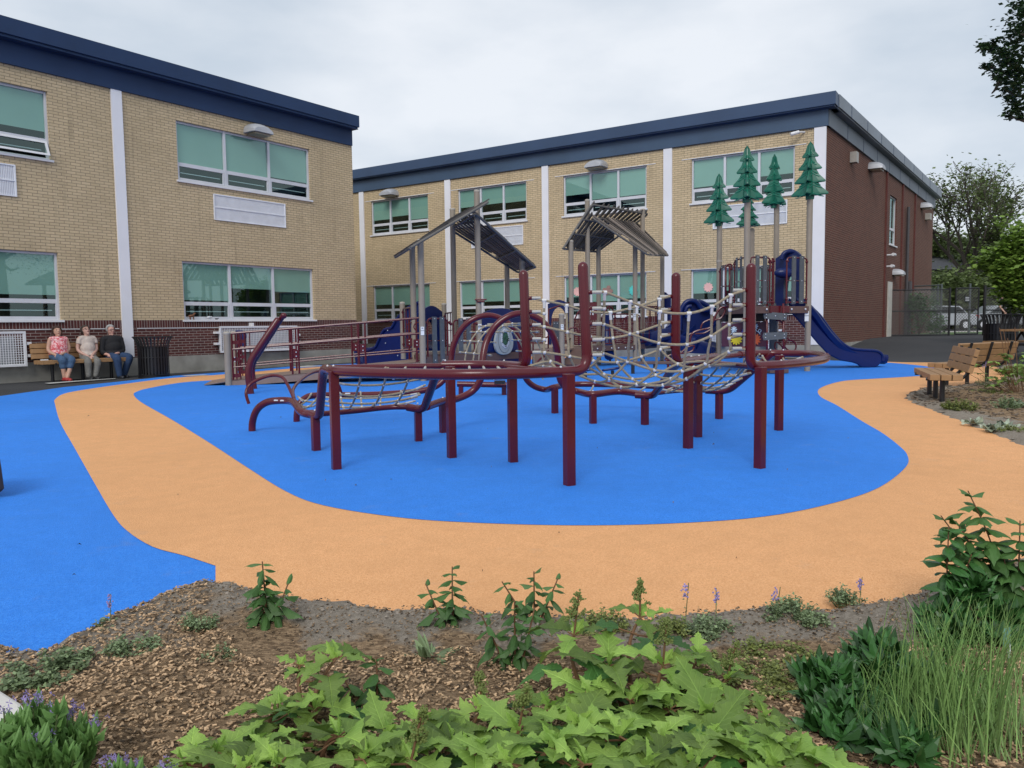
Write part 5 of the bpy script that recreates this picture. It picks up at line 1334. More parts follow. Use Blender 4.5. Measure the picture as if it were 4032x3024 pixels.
# ground level play pieces between the structures
def pod(px, py, w_, label, group):
    p = G(px, py, .03); t = thing('balance_pod', label, 'balance pod', p, 0, group)
    b = MB(); b.cyl((0, 0, 0), (0, 0, .12), .035, 10); o = b.build('stem', m_black, t)
    b = MB(); pts = [(-.5, 0), (-.42, .12), (-.2, .14), (0, .22), (.2, .3), (.46, .34), (.5, .25), (.42, .05), (.3, -.12), (.1, -.2), (-.2, -.16), (-.42, -.12)]
    b.prism([(x * w_, y * w_ * .8, .10 + (.06 * (x + .5))) for x, y in pts], (0, 0, .045)); b.build('foot_plate', m_bplas, t, bevel=.012)
pod(2412, 1481, .46, 'navy leaf-shaped balance pod standing alone behind the rope bridge', 'navy balance pods')
pod(2305, 1488, .34, 'navy balance pod partly hidden by the front bent upright', 'navy balance pods')
t = thing('balance_beam', 'low brown balance plank on short posts behind the rope bridge', 'balance beam', G(2560, 1475))
b = MB(); b.box((.05, 0, .26), (1.05, .18, .06), rot=R(-8)); b.build('plank', m_brown, t, bevel=.01)
b = MB(); b.box((-.38, .02, .13), (.07, .07, .27)); b.box((.1, 0, .12), (.06, .06, .24)); b.build('leg', m_black, t)
t = thing('spring_seat', 'black box seat on a thin stem under the middle playhouse', 'play seat', G(2402, 1436))
b = MB(); b.box((0, 0, .36), (.22, .25, .2)); b.build('seat', m_black, t, bevel=.01); b = MB(); b.cyl((0, 0, 0), (0, 0, .27), .03, 8); b.build('stem', m_black, t)
t = thing('spring_seat', 'second black box seat, right by the foot of the rear bent upright', 'play seat', G(2640, 1440))
b = MB(); b.box((0, 0, .2), (.2, .2, .4)); b.build('seat', m_black, t, bevel=.01)
t = thing('climbing_bar', 'dark red low horizontal bar with a black fitting behind the tunnel net', 'play bar', G(1905, 1555))
b = MB(); b.tube([AY(1800, 1512, 12.2), AY(1995, 1516, 12.2)], .045, 12); o = b.build('bar', m_red, t, smooth=True); o.location = -t.location
b = MB()
for x in (1815, 1985): b.cyl(AY(x, 1514, 12.2), XY(x, 12.2), .04, 8)
o = b.build('leg', m_red, t); o.location = -t.location
b = MB(); b.box(AY(1968, 1505, 12.0), (.17, .12, .05)); o = b.build('fitting', m_black, t); o.location = -t.location
t = thing('talk_horn', 'small navy plastic panel on a stem beside the ramp start', 'play panel', G(948, 1475))
b = MB(); b.ball((0, 0, .95), .3, 14, 8, (.62, .12, .5)); b.box((0, .02, .8), (.3, .05, .35)); b.build('panel', m_bplas, t, smooth=True); b = MB(); b.cyl((0, 0, 0), (0, 0, .8), .03, 8); b.build('stem', m_red, t)
t = thing('stepping_board', 'dark brown low board lying behind the right loop of the net climber', 'play board', G(3060, 1475))
b = MB(); b.box((0, 0, .08), (.42, .22, .09), rot=R(5)); b.build('board', m_brown, t, bevel=.01)

# ------------------------------------------------------------------ litter bins
def bin_(px, py, label, r=.335, h=.96, gr='slatted black litter bins', rz=0):
    p = G(px, py, 0); p.z = hgt(p.x, p.y); t = thing('litter_bin', label, 'litter bin', p, rz, gr)
    b = MB(); n = 30
    for i in range(n):
        a_ = 2 * math.pi * i / n; X = Vector((math.cos(a_), math.sin(a_), 0)); Yv = Vector((-X.y, X.x, 0))
        pts = [(r, .06), (r, h * .72), (r + .015, h * .82), (r + .055, h * .93), (r + .10, h)]
        for k in range(4):
            q0 = X * pts[k][0] + Zv * pts[k][1]; q1 = X * pts[k + 1][0] + Zv * pts[k + 1][1]; b.bar(q0, q1, .034, .009, up=X)
    b.build('slats', m_black, t)
    for z, rr in ((.07, r + .005), (h * .5, r - .006), (h, r + .10)): MB().tube([(rr * math.cos(2 * math.pi * k / 32), rr * math.sin(2 * math.pi * k / 32), z) for k in range(32)], .013, 6, closed=True).build('ring', m_black, t, smooth=True)
    MB().lathe([(r + .02, .0), (r + .02, .045), (r - .02, .06)], n=32).build('base', m_black, t, smooth=True)
    b = MB(); b.lathe([(.001, .10), (r - .03, .10), (r - .03, h * .76), (r - .05, h * .76), (r - .05, .13)], n=28); b.build('liner', M('bin_liner', (.006, .006, .008), .5, .1), t, smooth=True)
    return t
bin_(608, 1486, 'black slatted litter bin against the left wall beside the white pillar')
bin_(3937, 1415, 'black slatted litter bin on the right, in front of the person at the gate', r=.42, h=1.05)

# ------------------------------------------------------------------ benches
def bench(name, label, o, rz, L=1.8, s=1.0, armless=True, backh=.82, group='recycled plank benches', nleg=3, npk=4):
    t = thing(name, label, 'bench', o, rz, group); t.scale = (s, s, s)
    for i in range(3):
        b = MB(); b.box((0, .035 + i * .145, .44), (L, .132, .085)); b.build('seat_plank', m_plank, t, bevel=.006)
    for i in range(3):
        b = MB(); z = .56 + i * .117; y = .475 + (z - .5) * .26; a_ = R(15)
        b.box((0, y, z), (L, .062, .108), ax=((1, 0, 0), (0, math.cos(a_), -math.sin(a_)), (0, math.sin(a_), math.cos(a_)))); b.build('back_plank', m_plank, t, bevel=.006)
    for i in range(nleg):
        x = -L / 2 + .28 + (L - .56) * i / (nleg - 1); b = MB()
        b.tube(fillet([(x, -.05, .40), (x, .42, .40), (x, .53, .52), (x, .62, .86)], .12, 5), .024, 8)
        b.cyl((x, .17, -.02), (x, .17, .40), .036, 10); b.build('leg', m_black, t, smooth=True)
    return t
wu = Vector((D1.x, D1.y, 0)); wn_ = Vector((D1.y, -D1.x, 0))   # along / out of the left wall
# wall bench: seat front at ~.75 m from the wall
def LW(u, out, z=0): return LA + wu * u + wn_ * out + Zv * z
ub = WL(395, 1420)[0]
angb = math.atan2(D1.y, D1.x)
b0 = bench('park_bench', 'tan plank bench against the left wall with three people sitting on it', LW(1.04, .72), angb, L=1.86)
def axrz(p, q): return math.atan2(q.y - p.y, q.x - p.x)
pA0, pA1 = G(3654, 1564), G(3714, 1602); rzA = axrz(pA0, pA1); yA = Vector((-math.sin(rzA), math.cos(rzA), 0))
bench('park_bench', 'tan plank bench seen end-on at the tip of the right planting bed', (pA0 + pA1) / 2 - yA * .15, rzA, L=1.86, s=.88)
pB0, pB1 = G(3897, 1516), G(3731, 1530); rzB = axrz(pB0, pB1); yB = Vector((-math.sin(rzB), math.cos(rzB), 0))
bench('park_bench', 'tan plank bench seen from behind, right of the end-on bench', (pB0 + pB1) / 2 - yB * .15 - Vector((.05, .02, 0)), rzB, L=1.86, s=.88)
t = thing('picnic_table', 'plank picnic table cut off by the right edge of the photo', 'picnic table', Vector((13.25, 19.6, hgt(13.25, 19.6))), R(15))
for i in range(5):
    b = MB(); b.box((.2, -.3 + i * .15, .78), (1.8, .135, .05)); b.build('top_plank', m_plank, t)
for y in (-.72, .72):
    for k in (0, .15): b = MB(); b.box((.2, y + k - .07, .47), (1.8, .135, .05)); b.build('seat_plank', m_plank, t)
for x in (-.4, .8): b = MB(); b.tube([(x, -.75, .42), (x, .75, .42)], .03, 8); b.tube([(x, -.5, 0), (x, 0, .74), (x, .5, 0)], .035, 8); b.build('leg', m_black, t)

# ------------------------------------------------------------------ people
def solid(b, name, mat, parent, vox=.011, sm=6):
    o = b.build(name, mat, None)
    r_ = o.modifiers.new('r', 'REMESH'); r_.mode = 'VOXEL'; r_.voxel_size = vox
    s_ = o.modifiers.new('s', 'SMOOTH'); s_.iterations = sm; s_.factor = .5
    bpy.context.view_layer.update()
    dg = bpy.context.evaluated_depsgraph_get(); me = bpy.data.meshes.new_from_object(o.evaluated_get(dg))
    o.modifiers.clear(); old = o.data; o.data = me; me.name = name
    for p in me.polygons: p.use_smooth = True
    if not me.materials: me.materials.append(mat)
    bpy.data.meshes.remove(old)
    if parent: o.parent = parent; o.location = -parent.location
    return o
def limb(b, pts, rs, n=12): b.tube(cat(pts, 4), [rs[min(len(rs) - 1, i // 4)] * (1 - (i % 4) / 4) + rs[min(len(rs) - 1, i // 4 + 1)] * ((i % 4) / 4) for i in range((len(pts) - 1) * 4 + 1)], n); [b.ball(p, r, 10, 8) for p, r in zip(pts, rs)]
skins = {}
def person(label, J, skin, hair_c, top_c, leg_c, shoe_c, sleeve, legcut, hair, heavy=1.0, glasses=False, collar=None, shirt_long=0, tex=None):
    t = thing('person', label, 'person', LW(J['s'], .45, 0), 0, 'people sitting on the wall bench')
    W_ = lambda k: SP(*J[k]); uid = str(int(J['s'] * 100))
    ms = M('skin_' + uid, skin, .55, .06, 20); mt = tex or M('cloth_' + uid, top_c, .85, .12, 18); ml = M('trousers_' + uid, leg_c, .9, .18, 14); msh = M('shoe_' + uid, shoe_c, .6); mh = M('hair_' + uid, hair_c, .7, .3, 60, b=.5, bscale=150)
    hd, nk, shL, shR, elL, elR, haL, haR, hip, knL, knR, ftL, ftR = [W_(k) for k in ('head', 'neck', 'shL', 'shR', 'elL', 'elR', 'haL', 'haR', 'hip', 'knL', 'knR', 'ftL', 'ftR')]
    side = (shR - shL).normalized(); fwd = Vector((side.y, -side.x, 0)).normalized()
    look = (fwd + Zv * J.get('tilt', 0) + side * J.get('turn', 0)).normalized(); hu = (Zv - look * look.z).normalized(); hs = look.cross(hu)
    b = MB()
    hipL = hip - side * .09 * heavy; hipR = hip + side * .09 * heavy
    chest = (shL + shR) / 2
    # torso rings
    b.ball(chest - Zv * .10 , .16 * heavy, 14, 10, (1.05, .72, 1.15), ax=(side, fwd, Zv)); b.ball(chest.lerp(hip, .6) + fwd * .02, .155 * heavy, 14, 10, (1.05, .85, 1.2), ax=(side, fwd, Zv)); b.ball(hip + Zv * .03, .16 * heavy, 14, 10, (1.15, .9, .8), ax=(side, fwd, Zv))
    b.tube([shL, chest + Zv * .015, shR], [.05 * heavy, .07 * heavy, .05 * heavy], 10)
    b.cyl(chest - Zv * .02, hd - hu * .06, .052)
    for s_, e_, h_ in ((shL, elL, haL), (shR, elR, haR)): limb(b, [s_, e_, h_], [.050 * heavy, .041 * heavy, .027])
    for a_, k_, f_ in ((hipL, knL, ftL), (hipR, knR, ftR)):
        limb(b, [a_, a_.lerp(k_, .5), k_, k_.lerp(f_, .19), k_.lerp(f_, .42), f_ + Zv * .07], [.088 * heavy, .074 * heavy, .056 * heavy, .050 * heavy, .050 * heavy, .036])
    # head
    b.ball(hd, .098, 18, 14, (.80, .98, 1.16), ax=(hs, look, hu)); b.ball(hd - hu * .055 + look * .022, .062, 12, 10, (.9, .95, 1.0), ax=(hs, look, hu))
    b.tube([hd + look * .088 + hu * .012, hd + look * .112 - hu * .022], [.008, .016], 8)          # nose
    b.ball(hd + look * .103 - hu * .026, .015, 8, 6)
    b.ball(hd + look * .088 - hu * .060, .018, 8, 6, (1.5, .6, .5), ax=(hs, look, hu))                # lips
    b.ball(hd + look * .062 - hu * .104, .026, 8, 6)                                                 # chin
    for q in (-1, 1): b.ball(hd + hs * q * .082 - hu * .008, .024, 8, 6, (.45, .8, 1.2), ax=(hs, look, hu))
    # hands: palm, four fingers, thumb, resting in the lap
    for (h_, e_, q) in ((haL, elL, 1), (haR, elR, -1)):
        d = (h_ - e_).normalized(); d = (d * .8 + Vector((0, 0, -.25))).normalized(); sd = d.cross(Zv).normalized(); un = sd.cross(d)
        pc = h_ + d * .045; b.ball(pc, .042, 10, 8, (1.05, .85, .42), ax=(d, sd, un))
        for k in range(4):
            r0_ = pc + d * .035 + sd * (.027 - .018 * k); L = (.062, .072, .066, .052)[k]
            b.tube([r0_, r0_ + d * L * .5 + un * .003, r0_ + d * L * .85 - un * .018, r0_ + d * L * .9 - un * .035], [.0095, .009, .008, .007], 7)
        r0_ = h_ + d * .02 + sd * q * .03; b.tube([r0_, r0_ + d * .035 + sd * q * .022 - un * .008, r0_ + d * .062 + sd * q * .018 - un * .018], [.012, .010, .008], 7)
    body = solid(b, 'body', ms, t, .0085, 4)
    # top
    c_ = MB(); k = 1.06
    c_.ball(chest - Zv * .10, .168 * heavy, 16, 12, (1.08, .80, 1.12), ax=(side, fwd, Zv)); c_.ball(chest.lerp(hip, .55) + fwd * .025, .168 * heavy, 16, 12, (1.1, .92, 1.15), ax=(side, fwd, Zv)); c_.ball(hip + Zv * .07 + fwd * .02, .170 * heavy, 16, 12, (1.2, 1.0, .72), ax=(side, fwd, Zv))
    c_.tube([shL - side * .01, shL.lerp(shR, .22) + Zv * .008, chest - Zv * .004, shL.lerp(shR, .78) + Zv * .008, shR + side * .01], [.064 * heavy, .074 * heavy, .082 * heavy, .074 * heavy, .064 * heavy], 12)
    if shirt_long:
        c_.tube([hip - side * .06 + Zv * .05, hip.lerp(knL, .42) + Zv * .02], [.12 * heavy, .10 * heavy], 12); c_.tube([hip + side * .06 + Zv * .05, hip.lerp(knR, .42) + Zv * .02], [.12 * heavy, .10 * heavy], 12)
    for s_, e_, h_ in ((shL, elL, haL), (shR, elR, haR)):
        if sleeve > 1: limb(c_, [s_, e_, e_.lerp(h_, sleeve - 1)], [.062 * heavy, .054 * heavy, .044 * heavy])
        elif sleeve > 0: c_.tube([s_ - Zv * .0, s_.lerp(e_, sleeve)], [.062 * heavy, .064 * heavy], 12)
    solid(c_, 'top', mt, body, .012, 5).location = (0, 0, 0)
    # trousers
    c_ = MB()
    c_.ball(hip - Zv * .01, .165 * heavy, 14, 10, (1.22, 1.0, .62), ax=(side, fwd, Zv))
    for a_, k_, f_ in ((hipL, knL, ftL), (hipR, knR, ftR)):
        end = k_.lerp(f_ + Zv * .07, legcut)
        limb(c_, [a_, a_.lerp(k_, .5), k_, k_.lerp(end, .5), end], [.104 * heavy, .096 * heavy, .084 * heavy, .074 * heavy, .060 * heavy if legcut > .6 else .070])
    solid(c_, 'trousers', ml, body, .012, 4).location = (0, 0, 0)
    # shoes
    for f_, q in ((ftL, -1), (ftR, 1)):
        c_ = MB(); dr = (fwd + side * J.get('toe', 0) * 1).normalized(); X_ = dr; Y_ = Vector((-dr.y, dr.x, 0))
        c_.ball(f_ + dr * .055 + Zv * .038, .05, 12, 8, (2.1, .85, .62), ax=(X_, Y_, Zv)); c_.ball(f_ - dr * .005 + Zv * .055, .046, 10, 8, (1.1, .85, .85), ax=(X_, Y_, Zv)); c_.box(f_ + dr * .045 + Zv * .012, (.21, .078, .018), ax=(X_, Y_, Zv))
        solid(c_, 'shoe', msh, body, .009, 3).location = (0, 0, 0)
    # hair
    c_ = MB(); bk = -look
    if hair == 'long':
        c_.ball(hd + hu * .022 + bk * .022, .118, 16, 12, (.92, .98, 1.08), ax=(hs, look, hu)); c_.tube([hd + bk * .07 + hs * .03, nk + bk * .05 + side * .07 + Zv * .02, nk + side * .10 - Zv * .06], [.065, .06, .04], 10); c_.tube([hd + bk * .06 - hs * .03, nk + bk * .04 - side * .07 + Zv * .03, nk - side * .10 - Zv * .035], [.065, .058, .035], 10)
    elif hair == 'short': c_.ball(hd + hu * .03 + bk * .024, .116, 16, 12, (.92, .98, 1.02), ax=(hs, look, hu))
    else: c_.ball(hd + hu * .030 + bk * .020, .110, 16, 12, (.93, .98, 1.0), ax=(hs, look, hu))
    hm = solid(c_, 'hair', mh, body, .009, 2); hm.location = (0, 0, 0)
    # carve the hair away from the face
    bm = bmesh.new(); bm.from_mesh(hm.data)
    kill = [v for v in bm.verts if (v.co - hd).dot(look) > .028 and (v.co - hd).dot(hu) < .062 + (.02 if hair == 'grey' else 0) and (v.co - hd).length < .14 and abs((v.co - hd).dot(hs)) < .088]
    bmesh.ops.delete(bm, geom=kill, context='VERTS'); bm.to_mesh(hm.data); bm.free()
    # eyes, brows, lips, glasses
    c_ = MB()
    for q in (-1, 1):
        c_.ball(hd + look * .083 + hs * q * .033 + hu * .008, .010, 8, 6, (1.3, .5, .6), ax=(hs, look, hu)); c_.tube([hd + look * .088 + hs * q * .018 + hu * .030, hd + look * .083 + hs * q * .050 + hu * .030], .004, 5)
    e_ = c_.build('eyes', M('eye_dark', (.06, .04, .035), .4), body)
    c_ = MB(); c_.ball(hd + look * .094 - hu * .060, .013, 8, 6, (1.9, .6, .38), ax=(hs, look, hu)); c_.build('lips', M('lips', (.40, .12, .11), .5), body)
    if glasses:
        c_ = MB()
        for q in (-1, 1):
            cc = hd + look * .098 + hs * q * .034 + hu * .006; c_.tube([cc + hs * .028 * math.cos(a_ * .524) + hu * .019 * math.sin(a_ * .524) for a_ in range(12)], .0035, 5, closed=True); c_.tube([cc + hs * q * .028, hd + hs * q * .085 + hu * .005], .003, 5)
        c_.tube([hd + look * .10 - hs * .006 + hu * .008, hd + look * .10 + hs * .006 + hu * .008], .003, 5); c_.build('glasses', M('glasses_frame', (.08, .03, .03), .3), body)
    return t
def SP(px, py, out):
    A = LW(0, out); s_, z_ = wallp(A, (wu.x, wu.y))(px, py); return A + wu * s_ + Zv * z_
def pink():
    m, nt_, bs = nmat('pink_pattern'); co = coord(nt_)
    k = mixc(nt_, ramp(nt_, noise(nt_, 28, 3, co), .42, .62), (.62, .10, .12), (.82, .55, .56)); k = mixc(nt_, ramp(nt_, noise(nt_, 60, 3, co), .62, .68), k, (.25, .04, .06)); nt_.links.new(k, bs.inputs['Base Color']); bs.inputs['Roughness'].default_value = .8; return m
person('person in a pink patterned sleeveless top and cropped jeans, hands in lap, face lifted', dict(s=.5, head=(225, 1306, .30), neck=(227, 1326, .30), shL=(197, 1338, .33), shR=(261, 1337, .33), elL=(191, 1379, .36), elR=(269, 1377, .38), haL=(220, 1398, .58), haR=(236, 1398, .60), hip=(230, 1402, .34), knL=(245, 1418, .80), knR=(281, 1416, .80), ftL=(254, 1499, .82), ftR=(266, 1500, .90), tilt=.28, turn=-.1, toe=.1),
       (.50, .29, .21), (.05, .022, .015), None, (.05, .10, .19), (.35, .03, .03), 0, .38, 'long', 1.0, tex=pink())
person('person in a pale beige tee over grey leggings, hands clasped, head tipped up', dict(s=1.05, head=(338, 1302, .30), neck=(339, 1322, .30), shL=(312, 1334, .33), shR=(372, 1333, .33), elL=(307, 1378, .36), elR=(379, 1374, .38), haL=(346, 1402, .60), haR=(362, 1400, .60), hip=(344, 1404, .34), knL=(346, 1425, .78), knR=(384, 1425, .78), ftL=(350, 1496, .84), ftR=(376, 1494, .84), tilt=.5, toe=.1),
       (.52, .31, .25), (.05, .035, .028), (.52, .44, .39), (.17, .165, .155), (.02, .02, .022), .48, .93, 'short', .93, glasses=True, shirt_long=1)
person('person with short grey hair in a black top and blue jeans, hands in lap', dict(s=1.65, head=(436, 1300, .30), neck=(437, 1322, .30), shL=(406, 1336, .33), shR=(474, 1334, .33), elL=(402, 1384, .36), elR=(484, 1378, .40), haL=(428, 1397, .58), haR=(453, 1394, .58), hip=(446, 1402, .34), knL=(460, 1412, .80), knR=(508, 1408, .72), ftL=(472, 1490, .84), ftR=(490, 1486, .70), tilt=0, turn=.02, toe=.15),
       (.55, .31, .25), (.36, .36, .36), (.010, .010, .013), (.022, .05, .12), (.015, .017, .025), 1.45, .97, 'grey', 1.10, glasses=True)
# things lying on the bench
t = thing('white_cup', 'small white item lying on the bench left of the person in pink', 'packet', LW(.24, .55, .482)); b = MB(); b.box((0, 0, .012), (.14, .07, .024), rot=angb); b.build('packet', m_stick, t, bevel=.004)
# person at the gate
t = thing('person', 'person dressed in black standing behind the right litter bin near the gate', 'person', Vector((19.2, 30.0, .5)))
b = MB(); o_ = Vector((0, 0, 0))
b.ball((0, 0, 1.28), .17, 14, 10, (1.15, .75, 1.35)); b.ball((0, 0, 1.0), .16, 14, 10, (1.1, .8, 1.0)); b.cyl((0, 0, 1.4), (0, 0, 1.6), .055); b.ball((0, 0, 1.68), .1, 14, 10, (.82, .95, 1.2)); b.ball((0, -.1, 1.66), .016, 6, 5)
for s_ in (-1, 1):
    limb(b, [(s_ * .19, 0, 1.43), (s_ * .27, .02, 1.15), (s_ * .20, -.12, .93)], [.052, .042, .03]); b.ball((s_ * .18, -.15, .88), .045, 8, 6, (.7, .6, 1.1)); limb(b, [(s_ * .09, 0, .92), (s_ * .11, -.02, .5), (s_ * .11, .02, .08)], [.09, .06, .04])
    for k in range(4): b.tube([(s_ * .17 + (k - 1.5) * .017, -.16, .86), (s_ * .17 + (k - 1.5) * .017, -.17, .80)], .009, 6)
    b.tube([(s_ * .14, -.17, .89), (s_ * .13, -.19, .84)], .010, 6)
bd = solid(b, 'body', M('skin_gate', (.45, .27, .2), .5), t, .012, 3); bd.location = (0, 0, 0)
c_ = MB(); c_.ball((0, 0, 1.28), .18, 14, 10, (1.2, .85, 1.35)); c_.ball((0, 0, 1.0), .18, 14, 10, (1.15, .9, 1.0)); c_.tube([(-.19, 0, 1.44), (0, 0, 1.47), (.19, 0, 1.44)], [.06, .07, .06], 10)
for s_ in (-1, 1): c_.tube([(s_ * .2, 0, 1.43), (s_ * .26, .01, 1.2)], .06, 10)
solid(c_, 'top', m_black, bd, .014, 3).location = (0, 0, 0)
c_ = MB()
for s_ in (-1, 1): limb(c_, [(s_ * .09, 0, .93), (s_ * .11, -.02, .5), (s_ * .11, .02, .1)], [.11, .08, .06]); c_.ball((s_ * .11, -.05, .04), .05, 8, 6, (.9, 2, .8))
solid(c_, 'trousers', m_black, bd, .014, 3).location = (0, 0, 0)
c_ = MB(); c_.ball((0, .03, 1.72), .105, 12, 10, (.9, 1, 1.1)); c_.build('hair', M('dark_hair', (.03, .02, .015), .7), bd, smooth=True)

# toys on the sill of the lower left-building window
def silltoy(px, label, mat, kind):
    u, z = WL(px, 1258); p = LA + wu * u + wn_ * .02 + Zv * 1.381; t = thing('toy_animal', label, 'toy', p, angb, 'toys on the window sill')
    b = MB()
    if kind == 'horse':
        b.ball((0, 0, .10), .05, 10, 8, (1.5, .6, .7)); b.tube([(.05, 0, .12), (.09, 0, .17), (.12, 0, .165)], [.028, .02, .014], 8)
        for x in (-.05, -.03, .05, .065): b.tube([(x, .01, .09), (x + .005, 0, 0)], [.014, .009], 6)
        b.tube([(-.075, 0, .11), (-.11, 0, .06)], .008, 6)
    elif kind == 'sheep':
        b.ball((0, 0, .06), .045, 10, 8, (1.5, .8, .8)); b.ball((.065, 0, .075), .02, 8, 6)
        for x in (-.04, -.02, .03, .045): b.cyl((x, 0, .04), (x, 0, 0), .008, 6)
    else: b.ball((0, 0, .02), .03, 8, 6, (1.8, .8, .6)); b.ball((.05, 0, .035), .014, 6, 5)
    b.build('body', mat, t, smooth=True)
silltoy(753, 'brown toy horse standing on the lower window sill of the left wing', M('toy_brown', (.17, .07, .03), .5), 'horse'); silltoy(822, 'small white toy animal on the sill between horse and dark toy', m_conn, 'sheep'); silltoy(851, 'small dark toy lying on the sill right of the white toy', m_black, 'x')

# ------------------------------------------------------------------ fence, gate, background
FZ = .49
def FP(px, Y=31.0): p = XY(px, Y); p.z = hgt(p.x, p.y); return p
def mesh_panel(b, p, q, z0, z1, s=.12):
    L = (q - p).length; n = int((L + z1 - z0) / s)
    for i in range(n + 1):
        d = i * s
        for sg in (1, -1):
            a0, a1 = max(0, d - (z1 - z0)), min(L, d)
            if a1 <= a0: continue
            za, zb = z0 + (d - a0), z0 + (d - a1)
            if sg < 0: A_, B_ = L - a0, L - a1
            else: A_, B_ = a0, a1
            u = (q - p) / L
            P_ = p + u * A_; Q_ = p + u * B_; P_ = Vector((P_.x, P_.y, p.z + za)); Q_ = Vector((Q_.x, Q_.y, p.z + zb)); b.tube([P_, Q_], .0075, 3, caps=False)
t = thing('chain_link_fence', 'black chain-link fence between the brick end wall and the gate', 'fence', FP(3610))
p, q = FP(3488), FP(3733)
for e in (p, q): part(t, MB().cyl(e, e + Zv * 1.92, .045, 8), 'post', m_black)
for z in (.04, 1.0, 1.84): part(t, MB().cyl(p + Zv * z, q + Zv * z, .025, 8), 'rail', m_black)
b = MB(); mesh_panel(b, p, q, .05, 1.84); o = b.build('wire_mesh', m_black, t); o.location = -t.location
t = thing('fence_gate', 'black chain-link gate leaf between its two posts on the right', 'gate', FP(3805))
p, q = FP(3757), FP(3846)
b = MB()
for z in (.06, 1.02, 1.88): b.cyl(p + Zv * z, q + Zv * z, .025, 8)
for e in (p, q): b.cyl(e + Zv * .06, e + Zv * 1.9, .03, 8)
o = b.build('gate_frame', m_black, t); o.location = -t.location
b = MB(); mesh_panel(b, p, q, .05, 1.88); o = b.build('wire_mesh', m_black, t); o.location = -t.location
b = MB(); c0 = FP(3800); b.box(c0 + Zv * 1.45 + Vector((0, -.03, 0)), (.22, .01, .22)); o = b.build('sign', M('dark_sign', (.03, .035, .04), .5), t); o.location = -t.location
b = MB()
for k in range(3): b.box(c0 + Zv * (1.51 - k * .06) + Vector((0, -.038, 0)), (.15, .004, .018))
o = b.build('sign_lines', m_stick, t); o.location = -t.location
t = thing('chain_link_fence', 'black chain-link fence right of the gate, running out of the photo', 'fence', FP(3950))
p, q = FP(3870), FP(4160)
for e in (p, FP(4027), q): part(t, MB().cyl(e, e + Zv * 1.98, .055, 8), 'post', m_black)
for z in (.04, 1.0, 1.86): part(t, MB().cyl(p + Zv * z, q + Zv * z, .025, 8), 'rail', m_black)
b = MB(); mesh_panel(b, p, q, .05, 1.86); o = b.build('wire_mesh', m_black, t); o.location = -t.location
t = thing('galvanised_fence', 'pale galvanised fence corner and pipes behind the black fence beside the brick wall', 'fence', FP(3620, 35))
mg = M('galvanised', (.10, .12, .125), .45, .1, 4, metal=.4)
for px in (3565, 3686, 3700, 3812): e = FP(px, 35); part(t, MB().cyl(e, e + Zv * 2.25, .05, 8), 'post', mg)
for z in (2.15, 1.0): part(t, MB().cyl(FP(3565, 35) + Zv * z, FP(3700, 34) + Zv * z, .03, 8), 'rail', mg)
b = MB(); mesh_panel(b, FP(3565, 35), FP(3694, 35), .05, 2.1, .14); o = b.build('wire_mesh', MC['galvanised'], t); o.location = -t.location
# lawn strip, road and far wall
b = MB(); b.face([(14, 32.5, .512), (60, 32.5, .512), (60, 41, .512), (14, 41, .512)]); struct(b.build('lawn', M('lawn', (.07, .13, .035), .9, .4, 1.5)))
b = MB(); b.face([(14, 39, .518), (60, 39, .518), (60, 42, .518), (14, 42, .518)]); struct(b.build('pavement', M('pale_pavement', (.42, .40, .36), .9, .2, 1)))
t = thing('house', 'pale far building with balcony rail, seen through the gate behind the parked cars', 'house', (32, 62, .5))
b = MB(); b.box((0, 4, 2.3), (22, 8, 4.6)); b.build('wall', M('stucco', (.27, .27, .23), .9, .1, .5), t)
b = MB(); b.box((0, -.05, 1.0), (21.9, .1, 2.2)); b.build('lower_wall', M('olive_wall', (.13, .15, .10), .9, .1, .5), t)
b = MB(); b.box((0, -.3, 2.3), (21.8, .5, .12)); b.build('balcony', m_sill, t)
b = MB(); b.box((0, -.5, 3.15), (21.8, .06, .06)); [b.box((-10.8 + i * .27, -.5, 2.75), (.04, .04, .8)) for i in range(81)]; b.build('balcony_rail', m_sill, t)
for x in (-7.5, -3, 1.5, 6): b = MB(); b.box((x, -.03, 3.75), (1.1, .08, 1.2)); b.build('window', M('dark_window', (.03, .04, .04), .2), t)
b = MB(); b.prism([(-11.5, -1, 4.6), (-11.5, 9, 4.6), (-11.5, 4, 6.2)], (23, 0, 0)); b.build('roof', M('grey_roof', (.12, .12, .13), .8), t)
